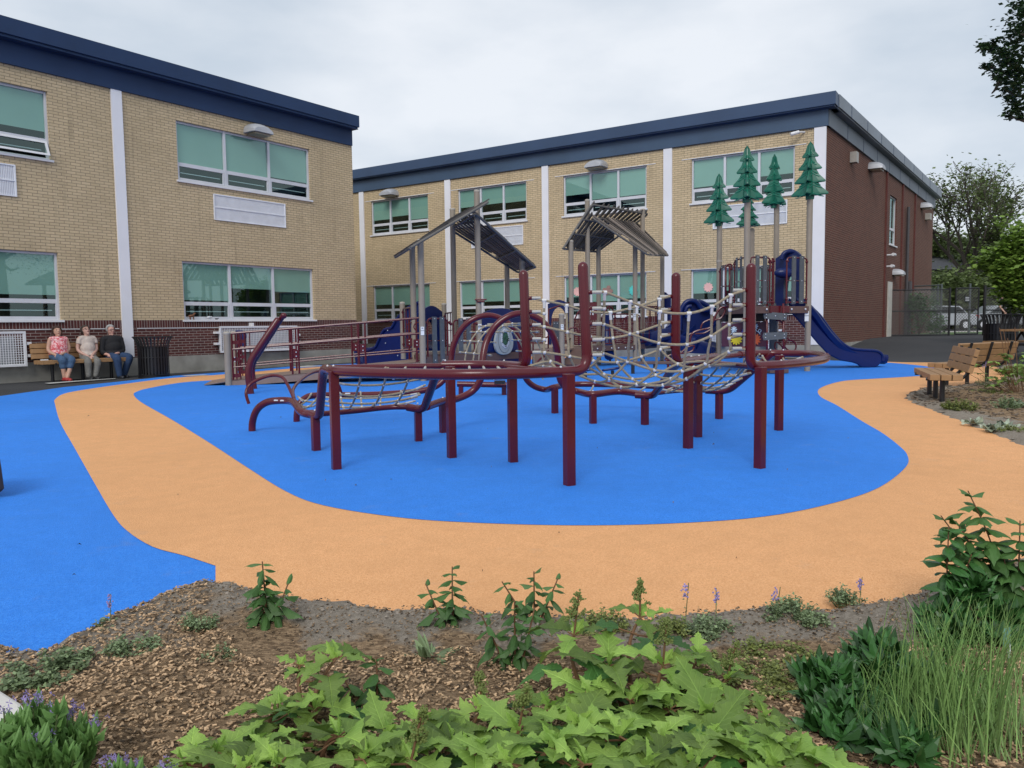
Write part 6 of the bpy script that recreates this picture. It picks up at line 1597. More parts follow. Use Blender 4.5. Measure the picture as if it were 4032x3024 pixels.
def car(px, Y, colr, label, rz, s=1.0):
    p = XY(px, Y); p.z = .52; t = thing('parked_car', label, 'car', p, rz, 'cars parked beyond the fence')
    b = MB(); side = [(-2.2, .28), (-2.25, .75), (-2.05, .92), (-1.6, .98), (-1.1, 1.42), (.5, 1.46), (1.15, 1.02), (2.0, .88), (2.2, .65), (2.22, .28)]
    b.prism([(x, -.85, z) for x, z in side], (0, 1.7, 0)); b.build('body', M('paint_' + label.split()[0], colr, .25, .02, 2, coat=.6), t, bevel=.07)
    b = MB(); b.prism([(-1.45, -.865, 1.0), (-1.0, -.865, 1.36), (.42, -.865, 1.39), (.95, -.865, 1.0)], (0, 1.73, 0)); b.prism([(-1.62, -.7, 1.0), (-1.12, -.7, 1.40), (-1.12, .7, 1.40), (-1.62, .7, 1.0)], (-.03, 0, .02)); b.build('windows', M('car_glass', (.015, .02, .022), .08), t)
    for x in (-1.4, 1.35):
        for y in (-.84, .84):
            b = MB(); b.cyl((x, y - .1, .32), (x, y + .1, .32), .33, 20); w_ = b.build('wheel', M('tyre', (.015, .015, .015), .8), t); b = MB(); b.cyl((x, y - .105, .32), (x, y + .105, .32), .19, 12); b.build('rim', m_alu, w_)
    for y in (-.7, .7): b = MB(); b.box((-2.2, y, .8), (.12, .3, .18)); b.build('tail_light', M('tail_light', (.5, .01, .01), .3), t); b = MB(); b.box((2.15, y, .68), (.14, .3, .14)); b.build('headlight', m_conn, t)
car(3672, 46, (.36, .38, .41), 'silver car with red tail light parked beside the end of the brick wall', R(185)); car(3925, 47, (.22, .24, .26), 'grey car parked beyond the fence right of the gate', R(178))
t = thing('shrub', 'dark ivy-like shrub at the foot of the brick wall behind the fence', 'shrub', FP(3617, 33))
def leaves(b, c, r, n, s, sq=(1, 1, 1), up=.3, shape=0):
    for _ in range(n):
        d = Vector((random.gauss(0, 1), random.gauss(0, 1), random.gauss(0, 1))).normalized(); k = rnd() ** .4
        p_ = Vector(c) + Vector((d.x * r * sq[0], d.y * r * sq[1], d.z * r * sq[2])) * k
        leaf(b, p_, s * ru(.6, 1.25), up=up)
def leaf(b, p_, s, up=.3, cv=None):
    a_ = rnd() * 6.283; X = Vector((math.cos(a_), math.sin(a_), ru(-.7, .5))).normalized(); n_ = Vector((random.gauss(0, .5), random.gauss(0, .5), 1)).normalized(); Yv = n_.cross(X)
    if Yv.length < .1: Yv = X.orthogonal()
    Yv.normalize(); b.face([p_, p_ + X * s * .5 + Yv * s * .33, p_ + X * s, p_ + X * s * .5 - Yv * s * .33], cv=rnd() if cv is None else cv)
b = MB()
for q in ((0, 0, .7, .7), (.3, .2, 1.2, .6), (-.2, 0, 1.4, .45), (.5, -.3, .4, .5)): leaves(b, q[:3], q[3], 500, .13)
b.build('foliage', m_dark, t); b = MB(); [b.tube([(0, 0, 0), (ru(-.5, .5), ru(-.4, .4), 1.2)], [.03, .01], 5) for _ in range(5)]; b.build('stem', m_bark, t)

def tree(name, label, base, H_, spread, nl, ls, mat, levels=4, trunk=.2, fork=.3, seed=1, dens=None, lean=(0, 0), bare=0, cloud=.35, group=None, extra=()):
    random.seed(seed); t = thing(name, label, 'tree', base, 0, group); tb = MB(); tips = []
    def grow(p_, d, L, r_, lv):
        n = 4; pts = [p_]; dd = d.copy()
        for i in range(n): dd = (dd + Vector((random.gauss(0, .13), random.gauss(0, .13), random.gauss(0, .06) + .03))).normalized(); pts.append(pts[-1] + dd * L / n)
        tb.tube(pts, [r_ * (1 - .45 * i / n) for i in range(n + 1)], 7 if lv < 2 else 4, caps=False)
        if lv >= levels: tips.extend(pts[1:]); return
        if lv >= levels - 1: tips.extend(pts[2:])
        k = random.choice((3, 3, 4)) if lv > 0 else 5
        for i in range(k):
            a_ = 2 * math.pi * (i + rnd() * .7) / k; sp = spread * ru(.6, 1.2); side = Vector((math.cos(a_), math.sin(a_), 0))
            nd = (dd + side * sp + Zv * .12).normalized(); st = pts[-1] if i < k - 1 or lv == 0 else pts[2]
            if lv == 0: st = pts[random.choice((2, 3, 4))] if i else pts[4]
            grow(st, nd, L * ru(.62, .82), r_ * .58, lv + 1)
    grow(Vector((0, 0, 0)), Vector((lean[0], lean[1], 1)).normalized(), H_ * fork, trunk, 0)
    tb.build('trunk', m_bark, t, smooth=True)
    b = MB()
    for _ in range(nl):
        p_ = random.choice(tips)
        if bare and p_.z > H_ * bare and rnd() < .72: continue
        leaf(b, p_ + Vector((random.gauss(0, cloud), random.gauss(0, cloud), random.gauss(0, cloud * .8))), ls * ru(.6, 1.3))
    for (c_, r_, n_) in extra: leaves(b, Vector(c_) - Vector(base), r_, n_, ls)
    b.build('crown', mat, t)
    return t
pb = XY(3880, 58); pb.z = .5
tree('broadleaf_tree', 'tall half-bare tree with fresh green lower leaves behind the end wall', pb, 15.5, .62, 20000, .27, m_tree, levels=5, trunk=.36, fork=.27, seed=5, bare=.45, cloud=.35)
pb = XY(3720, 66); pb.z = .5
tree('broadleaf_tree', 'bushy green tree just right of the far end of the brick wall', pb, 11.5, .6, 15000, .32, m_tree, levels=4, trunk=.3, fork=.27, seed=9, cloud=.6)
pb = XY(3990, 64); pb.z = .5
tree('broadleaf_tree', 'dark bushy tree at the right edge behind the half-bare tree', pb, 11.0, .6, 12000, .34, m_tree, levels=4, trunk=.3, fork=.27, seed=12, cloud=.6)
pb = XY(3840, 75); pb.z = .5
tree('broadleaf_tree', 'farthest green tree, low behind the gate', pb, 8.0, .7, 9000, .4, m_tree, levels=4, trunk=.3, fork=.22, seed=15, cloud=.9)
pb = XY(4060, 22); pb.z = .1
tree('maple_tree', 'young bright green maple at the right edge over the picnic table', pb, 4.3, .55, 7000, .16, m_maple, levels=4, trunk=.06, fork=.30, seed=4, cloud=.16, extra=((AY(3985, 1130, 21.8), .5, 900), (AY(4020, 1180, 21.8), .45, 700), (AY(3960, 1060, 21.8), .4, 500), (AY(4030, 960, 22), .6, 900), (AY(3940, 980, 22), .22, 160)))
for px_, Y_, h_, lab, sd in ((3745, 52, 6.0, 'low bushy green tree in front of the far house left of the gate', 31), (3905, 54, 6.5, 'low bushy green tree in front of the far house right of the gate', 33), (4010, 50, 5.5, 'low green tree at the right edge behind the fence', 35)):
    pb = XY(px_, Y_); pb.z = .5
    tree('broadleaf_tree', lab, pb, h_, .8, 9000, .30, m_tree, levels=3, trunk=.2, fork=.2, seed=sd, cloud=.75)
# big maple whose limb reaches in at the top right
t = thing('maple_tree', 'dark leafy limbs of a big maple reaching in at the top right corner', 'tree', Vector((10.2, 11.0, 0)))
random.seed(3); tb = MB(); tb.tube(cat([(0, 0, 0), (.05, .1, 2.2), (-.1, .1, 4.5), (0, 0, 7.5)], 4), [.28 * (1 - .5 * i / 12) for i in range(13)], 12)
b = MB()
base_ = Vector((10.2, 11.0, 0))
bush = [(4010, 20, 40), (4028, 60, 45), (4020, 110, 38), (4000, 125, 30), (3990, 150, 35), (4020, 170, 45), (4032, 210, 45), (4055, 100, 90), (3868, 178, 16), (3880, 192, 14), (3918, 165, 14), (3915, 190, 16), (3935, 205, 22), (3960, 215, 30), (3955, 200, 22), (3935, 240, 24), (3880, 260, 14), (3900, 262, 16), (3960, 250, 35), (3990, 250, 38), (3925, 285, 22), (3955, 295, 36), (3990, 300, 45), (4025, 290, 45), (3935, 310, 20), (3960, 345, 30), (3995, 345, 42), (4030, 340, 45), (3975, 375, 28), (4010, 380, 35), (3985, 400, 18), (3972, 448, 20), (3995, 440, 20), (4015, 430, 24), (4040, 410, 30), (4020, 460, 12), (4070, 250, 70), (4080, 350, 60)]
for (x, y, r_) in bush:
    p_ = AY(x, y, 11.0 + ru(-.5, .5)) - base_; rr = r_ / FPX * 11.0 * 1.0
    for _ in range(int(18 + r_ * 2.6)):
        q = p_ + Vector((random.gauss(0, .5), random.gauss(0, .5), random.gauss(0, .5))) * rr; leaf(b, q, ru(.045, .085))
for (x0, y0, x1, y1) in ((4100, 330, 3900, 260), (4100, 260, 3875, 185), (4110, 480, 3975, 455), (4080, 120, 4000, 130), (4100, 60, 4015, 20), (4060, 300, 3935, 215), (4050, 380, 3950, 345), (3940, 300, 3905, 368), (3950, 215, 3915, 165)):
    tb.tube(cat([AY(x0, y0, 11) - base_, AY((x0 + x1) / 2, (y0 + y1) / 2 + 12, 11) - base_, AY(x1, y1, 11) - base_], 4), [.03 * (1 - .7 * i / 8) for i in range(9)], 5)
for i in range(14): q = Vector((ru(-1.5, 1.5), ru(-1.5, 1.5), ru(4, 8))); tb.tube([(0, 0, ru(2.5, 5)), q * .6 + Vector((0, 0, 1.5)), q], [.09, .06, .03], 6)
tb.build('trunk', m_bark, t, smooth=True); 
for i in range(26): leaves(b, (ru(-.6, 2.5), ru(-2, 2), ru(4.0, 8.0)), .8, 160, .10)
b.build('crown', m_dkleaf, t)
# ------------------------------------------------------------------ foreground planting
random.seed(101)
def veined(m):
    nt = m.node_tree; bs = nt.nodes['Principled BSDF']; src = bs.inputs['Base Color'].links[0].from_socket
    uv = coord(nt, 'UV'); sp = N(nt, 'ShaderNodeSeparateXYZ'); nt.links.new(uv, sp.inputs[0])
    ab = N(nt, 'ShaderNodeMath', operation='ABSOLUTE'); nt.links.new(sp.outputs[1], ab.inputs[0])
    a = N(nt, 'ShaderNodeMath', operation='MULTIPLY_ADD'); nt.links.new(ab.outputs[0], a.inputs[0]); a.inputs[1].default_value = -1.0; nt.links.new(sp.outputs[0], a.inputs[2])
    s = N(nt, 'ShaderNodeMath', operation='MULTIPLY'); nt.links.new(a.outputs[0], s.inputs[0]); s.inputs[1].default_value = 7.0
    fr = N(nt, 'ShaderNodeMath', operation='FRACT'); nt.links.new(s.outputs[0], fr.inputs[0])
    v1 = ramp(nt, fr.outputs[0], .16, .04); v2_ = ramp(nt, ab.outputs[0], .022, .008)
    mx = N(nt, 'ShaderNodeMath', operation='MAXIMUM'); nt.links.new(v1, mx.inputs[0]); nt.links.new(v2_, mx.inputs[1])
    lt = N(nt, 'ShaderNodeVectorMath', operation='SCALE'); lt.inputs['Scale'].default_value = 1.45; nt.links.new(src, lt.inputs[0])
    k = mixc(nt, mx.outputs[0], src, lt.outputs[0]); nt.links.new(k, bs.inputs['Base Color'])
    iv = N(nt, 'ShaderNodeMath', operation='SUBTRACT'); iv.inputs[0].default_value = 1; nt.links.new(mx.outputs[0], iv.inputs[1]); bump(nt, bs, iv.outputs[0], .5, .003)
veined(m_hyd); veined(m_hydd)
OAK = [(0, .02), (.02, .15), (.05, .26), (.08, .24), (.11, .37), (.15, .33), (.19, .50), (.25, .38), (.29, .37), (.33, .22), (.38, .17), (.42, .30), (.46, .29), (.52, .46), (.57, .35), (.61, .33), (.66, .20), (.70, .13), (.75, .20), (.80, .12), (.86, .13), (.91, .05), (1.0, 0)]
def bigleaf(b, o, X, up, L, W, prof=OAK, curl=.25, fold=.25, cv=None, jit=.08, wavy=.06):
    o = Vector(o); X = Vector(X).normalized(); Y_ = Vector(up).cross(X)
    if Y_.length < .05: Y_ = X.orthogonal()
    Y_.normalize(); Z_ = X.cross(Y_); cv = rnd() if cv is None else cv; ph = rnd() * 6
    def P(x, y): return o + X * L * (x - .12 * curl * x * x) + Y_ * W * y + Z_ * L * (-curl * x * x + fold * abs(y) * W / L * 1.2 - .35 * abs(y) ** 2 + wavy * math.sin(ph + x * 9 + y * 5) * abs(y) * 2)
    for s in (1, -1):
        pr = [(x, y * s * (1 + ru(-jit, jit))) for x, y in prof]
        for i in range(len(pr) - 1):
            (x0, y0), (x1, y1) = pr[i], pr[i + 1]
            ym0, ym1 = y0 * .5, y1 * .5
            q = [P(x0, 0), P(x1, 0), P(x1, ym1), P(x0, ym0)]; uv = [(x0, 0), (x1, 0), (x1, ym1), (x0, ym0)]
            b.face(q if s > 0 else q[::-1], uv if s > 0 else uv[::-1], cv)
            if abs(y0) > 1e-4 or abs(y1) > 1e-4:
                q = [P(x0, ym0), P(x1, ym1), P(x1, y1), P(x0, y0)]; uv = [(x0, ym0), (x1, ym1), (x1, y1), (x0, y0)]
                b.face(q if s > 0 else q[::-1], uv if s > 0 else uv[::-1], cv)
LAN = [(0, .04), (.12, .5), (.3, .9), (.5, 1.0), (.7, .75), (.88, .3), (1, 0)]
def bz(x, y): return .05
def hydrangea(label, shoots, seed, group='oakleaf hydrangeas along the front'):
    random.seed(seed); cx = sum(s[0] for s in shoots) / len(shoots); tips = [AY(*s[:3]) for s in shoots]
    c0 = Vector((sum(p.x for p in tips) / len(tips), sum(p.y for p in tips) / len(tips), .04)); t = thing('hydrangea_bush', label, 'shrub', c0, 0, group)
    young = MB(); old = MB(); st = MB(); buds = []
    for (px, py, Y, L, kind), p in zip([tuple(s) + ((0,) if len(s) < 5 else ()) for s in shoots], tips):
        tip = p - c0; base = Vector((tip.x * .55 + ru(-.05, .05), tip.y * .6 + ru(-.04, .04) + .03, 0)); mid = base.lerp(tip, .55) + Vector((ru(-.03, .03), ru(-.02, .02), .02))
        st.tube(cat([base, mid, tip], 5), [.0075 - .004 * i / 10 for i in range(11)], 7)
        a0 = rnd() * 6.28; n = 4
        for i in range(n):      # opposite rosette at the tip
            a = a0 + i * 2 * math.pi / n + ru(-.25, .25); el = ru(.15, .75) if i % 2 else ru(-.15, .35)
            X = Vector((math.cos(a) * math.cos(el), math.sin(a) * math.cos(el), math.sin(el))); Ls = L * ru(.5, 1.05); pet = tip + X * .02
            st.tube([tip, pet], .0022, 5); bigleaf(young, pet, X, (0, 0, 1), Ls, Ls * ru(.72, .9), curl=ru(-.05, .7), fold=ru(.1, .6), wavy=.1)
        for i in range(2):      # tiny new leaves
            a = rnd() * 6.28; X = Vector((math.cos(a) * .5, math.sin(a) * .5, .8)); bigleaf(young, tip, X, (math.sin(a), math.cos(a), .2), L * .42, L * .26, curl=.2, fold=.6, cv=.95)
        hgt_ = tip.z
        for lvl in ((.76, .45) if rnd() < .55 else (.7,)):
            q = base.lerp(tip, lvl) + Vector((0, 0, .01)); a0 += 1.2
            for i in range(2):
                a = a0 + i * 3.14 + ru(-.4, .4); el = ru(-.4, .35); X = Vector((math.cos(a) * math.cos(el), math.sin(a) * math.cos(el), math.sin(el))); e = q + X * ru(.03, .06)
                st.tube([q, e], .0025, 5); bigleaf(old if lvl < .7 or rnd() < .35 else young, e, X, (0, 0, 1), L * ru(.8, 1.15), L * ru(.7, .95), curl=ru(.15, .55), fold=ru(.1, .4))
        if kind == 1:
            d = Vector((ru(-.15, .25), -.05, 1)).normalized(); top = tip + d * L * .85; st.tube([tip, top], .003, 6)
            bud = MB(); cl = [(rnd(), rnd() * 6.28, ru(.3, 1)) for _ in range(24)]
            for (k, a, o_) in cl:
                cc = tip.lerp(top, .35 + .75 * k) + Vector((math.cos(a), math.sin(a), .3)) * o_ * L * .20 * (1.2 - k)
                bud.tube([tip.lerp(top, .3 + .7 * k), cc], .0012, 4)
                for _ in range(9): bud.ball(cc + Vector((random.gauss(0, .0045), random.gauss(0, .0045), random.gauss(0, .004))), ru(.002, .0036), 5, 4)
            buds.append(bud)
    for m_, n_, mt in ((young, 'leaves', m_hyd), (old, 'old_leaves', m_hydd)):
        m_.build(n_, mt, t, smooth=True)
    st.build('stem', m_stem, t, smooth=True)
    for bud in buds: bud.build('flower_panicle', m_bud, t)
    return t
hydrangea('oakleaf hydrangea bush at bottom left of centre, its tallest leafy shoot above the bark chips', [(1325, 2590, 2.05, .135), (1180, 2620, 2.1, .09), (1095, 2800, 1.9, .125), (1240, 2790, 1.95, .14), (1015, 2930, 1.75, .14), (850, 2960, 1.7, .12), (1330, 2900, 1.75, .13), (1100, 3010, 1.6, .12), (740, 3010, 1.66, .13), (960, 3030, 1.6, .12), (1430, 2990, 1.66, .13)], 31)
hydrangea('broad oakleaf hydrangea at the bottom centre with pale green budding flower heads', [(1660, 2850, 1.85, .12), (1620, 2990, 1.65, .13, 1), (1780, 2930, 1.75, .13), (1900, 2800, 1.95, .12, 1), (1870, 2960, 1.66, .13), (2040, 2880, 1.8, .13, 1), (2010, 3010, 1.6, .13), (2170, 2790, 1.92, .13), (2190, 2940, 1.7, .14), (1520, 2900, 1.75, .12), (2300, 3010, 1.62, .14)], 37)
hydrangea('tallest oakleaf hydrangea, right of centre, with flower heads rising against the orange path', [(2260, 2500, 2.15, .14, 1), (2520, 2430, 2.2, .12, 1), (2400, 2620, 2.05, .15), (2610, 2620, 2.05, .14, 1), (2330, 2740, 1.95, .15), (2480, 2760, 1.95, .15), (2640, 2790, 1.9, .15), (2750, 2600, 2.15, .12), (2860, 2680, 2.05, .12, 1), (2440, 2900, 1.72, .16), (2600, 2940, 1.72, .15), (2800, 2830, 1.85, .16), (2540, 3020, 1.6, .15), (2280, 2860, 1.8, .15), (2700, 2720, 2.0, .13)], 43)
hydrangea('oakleaf hydrangea at bottom right, its big leaves in front of the dark shrub', [(2900, 2880, 1.75, .15), (2960, 2980, 1.62, .15), (3080, 2960, 1.64, .15), (3200, 3010, 1.6, .14), (2740, 3020, 1.58, .14), (3060, 3030, 1.55, .13), (2780, 2920, 1.7, .14), (3010, 2830, 1.82, .11)], 47)

def weed(px, pybase, Y, h, label, n=2, L=.11, W=.022, seed=1, lean=0, group='young milkweed-like plants', mat=None):
    random.seed(seed); p = XY(px, Y); p.z = .045; t = thing('leafy_plant', label, 'plant', p, 0, group); lf = MB(); st = MB()
    for k in range(n):
        hh = h * (1 if k == 0 else ru(.55, .9)); dx = 0 if k == 0 else ru(-.05, .05) + (-1) ** k * .03; top = Vector((dx * 1.6 + lean * hh, ru(-.02, .02), hh)); path = cat([(dx * .4, 0, 0), (dx, 0, hh * .5), top], 6); st.tube(path, [.004 - .0018 * i / 12 for i in range(13)], 6)
        nl = int(hh / .0125)
        for i in range(nl):
            f = .22 + .78 * i / nl; q = path[min(12, int(f * 12))]; a = i * 2.4 + rnd() * .5; el = ru(.1, .6) - (1 - f) * 1.0 + (.5 if f > .9 else 0)
            X = Vector((math.cos(a) * math.cos(el), math.sin(a) * math.cos(el), math.sin(el))); s = (.55 + .45 * math.sin(math.pi * min(1, f * 1.05))) * ru(.8, 1.1)
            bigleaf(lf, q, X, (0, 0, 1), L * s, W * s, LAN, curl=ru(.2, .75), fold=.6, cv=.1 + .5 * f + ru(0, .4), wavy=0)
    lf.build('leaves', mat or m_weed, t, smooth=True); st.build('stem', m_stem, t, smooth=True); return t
weed(1050, 2480, 2.72, .245, 'leafy upright plant at the left end of the grey soil strip, tallest there', 4, .10, .017, 1)
weed(1785, 2520, 2.68, .22, 'leafy upright plant in the grey soil left of centre, one yellowed low leaf', 3, .09, .017, 2)
weed(2105, 2500, 2.75, .185, 'small leafy plant beside the budding flower head in the soil strip', 3, .08, .015, 3)
weed(2030, 2640, 2.35, .22, 'leafy plant with bare lower stem just left of the tallest hydrangea', 3, .075, .015, 4)
weed(1490, 2760, 2.1, .15, 'short dark leafy shoot between two hydrangeas', 2, .08, .02, 5)
b = MB(); t = thing('leafy_plant', 'pale wilting rosette plant in the bark chips below the centre soil', 'plant', XY(1700, 2.42) + Zv * .05)
for i in range(26): a = rnd() * 6.28; el = ru(.2, 1.3); bigleaf(b, (0, 0, 0), (math.cos(a) * math.cos(el), math.sin(a) * math.cos(el), math.sin(el)), (0, 0, 1), ru(.06, .11), .009, LAN, curl=.5, fold=.5, wavy=0)
b.build('leaves', m_mint, t, smooth=True)
def mound(px, Y, r, h, label, mat, n, s, seed, stems=0, group='low mint-like clumps', name='low_plant', fl=0, stemh=.1):
    random.seed(seed); p = XY(px, Y); p.z = .04; t = thing(name, label, 'plant', p, 0, group); b = MB(); st = MB(); fl_ = []
    nst = int(16 + r * 120)
    for k in range(nst):
        a = rnd() * 6.28; rr = r * rnd() ** .5; q = Vector((math.cos(a) * rr, math.sin(a) * rr, h * (1 - (rr / r) ** 2 * .6) * ru(.6, 1.1))); st.tube([(q.x * .5, q.y * .5, -.02), q], .0016, 4)
        for i in range(int(n / nst)):
            f_ = ru(.25, 1); pp = Vector((q.x * (.5 + .5 * f_), q.y * (.5 + .5 * f_), q.z * f_)) + Vector((random.gauss(0, .008), random.gauss(0, .008), random.gauss(0, .006))); leaf(b, pp, s * ru(.6, 1.3))
    for k in range(stems):
        dx = ru(-r, r) * .8; dy = ru(-r, r) * .5; hh = h + stemh * ru(.7, 1.2); f = MB(); fl_.append(f); st.tube([(dx, dy, 0), (dx + ru(-.02, .02), dy, hh)], .0016, 4)
        for i in range(24): f.ball((dx + random.gauss(0, .005), dy + random.gauss(0, .005), hh - .05 * rnd() ** .7), .0035, 5, 4)
        for i in range(10): leaf(b, Vector((dx, dy, hh * ru(.3, .85))), s * .8)
    b.build('leaves', mat, t); st.build('stem', m_gstem, t)
    for f in fl_: f.build('flower_spike', m_purple, t)
    return t
mound(3125, 2.72, .125, .085, 'roundest grey-green catmint clump on the right soil strip', m_mint, 2600, .013, 61, 1, stemh=.05)
mound(2790, 2.62, .10, .06, 'grey-green catmint clump with two thin purple spikes right of the hydrangea', m_mint, 1800, .012, 62, 2, stemh=.12)
mound(3330, 2.90, .08, .06, 'smaller catmint clump near the dark shrub with one tall spike', m_mint, 900, .012, 63, 1, stemh=.06)
mound(210, 2.36, .15, .07, 'spreading catmint clump at the left edge of the bark chips', m_mint, 2400, .015, 64, 0)
mound(520, 2.52, .10, .05, 'small catmint clump left of the grey soil in the chips', m_mint, 1200, .013, 65, 0)
mound(430, 2.72, .06, .05, 'tiny catmint plant with a red-purple spike by the blue rubber edge', m_mint, 500, .012, 66, 1, stemh=.08)
mound(790, 2.72, .07, .07, 'wispy catmint plant left of the tallest leafy plant', m_mint, 700, .012, 67, 0)
mound(870, 2.45, .06, .05, 'sparse little sprig on the chips below the leafy plant', m_mint, 420, .011, 68, 0)
mound(2900, 2.25, .22, .06, 'yellow-green mossy ground plant behind the bottom right hydrangea', m_moss, 5200, .012, 69, 0, group='yellow-green moss plants')
mound(3060, 2.40, .15, .05, 'yellow-green mossy plant under the dark shrub', m_moss, 2600, .012, 70, 0, group='yellow-green moss plants')
mound(2380, 2.62, .10, .09, 'yellow-green feathery tuft behind the tallest hydrangea', m_moss, 2000, .012, 71, 0, group='yellow-green moss plants')
mound(2640, 2.60, .07, .07, 'little feathery tuft between hydrangea and catmint', m_moss, 900, .012, 72, 0, group='yellow-green moss plants')
# dark shrub on the right
def darkshrub(label, px, Y, tips, seed, L=.055):
    random.seed(seed); c0 = XY(px, Y) + Zv * .03; t = thing('evergreen_shrub', label, 'shrub', c0, 0, 'dark evergreen shrubs'); b = MB(); st = MB()
    for (x, y, YY) in tips:
        for rep in range(3):
            tip = AY(x + ru(-55, 55) * (rep > 0), y + ru(0, 75) * (rep > 0), YY + ru(-.08, .08)) - c0; base = Vector((tip.x * .35 + ru(-.06, .06), tip.y * .4, 0)); path = cat([base, base.lerp(tip, .5) + Vector((ru(-.03, .03), 0, .02)), tip], 6); st.tube(path, [.0045 - .0025 * i / 12 for i in range(13)], 5)
            for i in range(30):
                f = .35 + .65 * (i / 30) ** .8; q = path[min(12, int(f * 12))].lerp(path[min(12, int(f * 12) + 1)], rnd()); a = i * 2.4 + rnd(); el = ru(.15, .95); X = Vector((math.cos(a) * math.cos(el), math.sin(a) * math.cos(el), math.sin(el)))
                bigleaf(b, q, X, (0, 0, 1), L * ru(.7, 1.2), L * .17, LAN, curl=ru(-.1, .3), fold=.7, wavy=0)
    b.build('leaves', m_dark, t, smooth=True); st.build('stem', M('dark_stem', (.09, .035, .02), .7), t); return t
darkshrub('dark glossy evergreen shrub on the right, its lowest mass beside the hydrangea', 3400, 2.1, [(3200, 2640, 2.15), (3260, 2720, 2.1), (3320, 2790, 2.0), (3230, 2800, 2.0), (3400, 2640, 2.2), (3430, 2520, 2.3), (3500, 2560, 2.25), (3480, 2700, 2.1), (3560, 2650, 2.15), (3380, 2860, 1.9), (3460, 2900, 1.85), (3300, 2920, 1.8), (3560, 2800, 2.0), (3620, 2720, 2.1), (3360, 2740, 2.05), (3540, 2960, 1.75), (3420, 2800, 1.95), (3220, 2880, 1.9), (3650, 2860, 1.9), (3330, 2640, 2.15), (3480, 2600, 2.2), (3620, 2950, 1.75), (3700, 2650, 2.1)], 81, .075)
darkshrub('taller dark evergreen shrub at the right edge behind the tall grass', 3850, 2.5, [(3750, 2340, 2.6), (3820, 2290, 2.65), (3880, 2380, 2.6), (3940, 2420, 2.6), (3690, 2480, 2.5), (3780, 2480, 2.5), (3870, 2500, 2.5), (3960, 2520, 2.45), (4010, 2400, 2.6), (3720, 2600, 2.4), (3820, 2620, 2.4), (3930, 2640, 2.4), (4010, 2600, 2.4), (3640, 2420, 2.55), (3600, 2540, 2.5), (3760, 2720, 2.3), (3880, 2760, 2.3), (4000, 2760, 2.3), (3900, 2880, 2.1), (4010, 2900, 2.1), (3790, 2860, 2.1), (3850, 2980, 1.9), (3700, 2960, 1.9)], 82, .075)
weed(3900, 2400, 2.75, .46, 'tallest leafy plant at the right, pointed leaves spread against the orange path', 4, .11, .026, 9, lean=-.22, mat=m_weed)
weed(4000, 2400, 2.7, .36, 'leafy plant at the right edge beside the tallest one', 3, .10, .03, 10, mat=m_weed)
weed(3720, 2400, 2.7, .34, 'dark leafy plant left of the tallest plant on the right', 3, .10, .028, 11, mat=m_dark)
# tall grass
t = thing('ornamental_grass', 'tall pale green ornamental grass clump at the bottom right', 'grass clump', XY(3760, 1.9) + Zv * .03); b = MB(); random.seed(90)
c0 = t.location.copy()
for i in range(560):
    x = 3350 + 750 * rnd() ** .8; y0 = random.choice((ru(2330, 2560), ru(2500, 2900))); YY = ru(1.65, 2.05)
    if x < 3500: y0 += 250
    tip = AY(x, y0, YY) - c0; base = Vector((tip.x * .62 + ru(-.08, .08), ru(-.14, .14), 0)); m_ = base.lerp(tip, .55) + Vector((0, 0, .05)); pth = cat([base, m_, tip], 4); w_ = ru(.0010, .0024)
    cv = rnd(); sd = Vector((1, ru(-.5, .5), 0)).normalized()
    for k in range(len(pth) - 1):
        a, c_ = w_ * (1 - .85 * k / (len(pth) - 1)), w_ * (1 - .85 * (k + 1) / (len(pth) - 1)); b.face([pth[k] - sd * a, pth[k] + sd * a, pth[k + 1] + sd * c_, pth[k + 1] - sd * c_], cv=cv)
for (x0, y0, x1, y1, x2, y2) in ((3800, 2980, 3640, 2770, 3610, 2730), (3700, 3010, 3560, 2900, 3440, 2985), (3800, 3020, 3620, 2940, 3460, 2930)):
    pth = cat([AY(x0, y0, 1.7) - c0, AY(x1, y1, 1.72) - c0, AY(x2, y2, 1.74) - c0], 6)
    for k in range(len(pth) - 1): b.face([pth[k] - Vector((0, 0, .0015)), pth[k] + Vector((0, 0, .0015)), pth[k + 1] + Vector((0, 0, .0012)), pth[k + 1] - Vector((0, 0, .0012))], cv=.9)
b.build('blades', m_grass, t)
t = thing('plant_label', 'small white and teal plant label standing in the dark shrub at the right', 'plant label', AY(3965, 2510, 2.3)); b = MB(); b.box((0, 0, 0), (.028, .002, .06), rot=R(20)); b.build('card', M('teal_card', (.12, .30, .30), .4, .7, 60), t); b = MB(); b.box((.006, -.003, -.045), (.012, .001, .05), rot=R(20)); b.build('stake', m_stick, t)
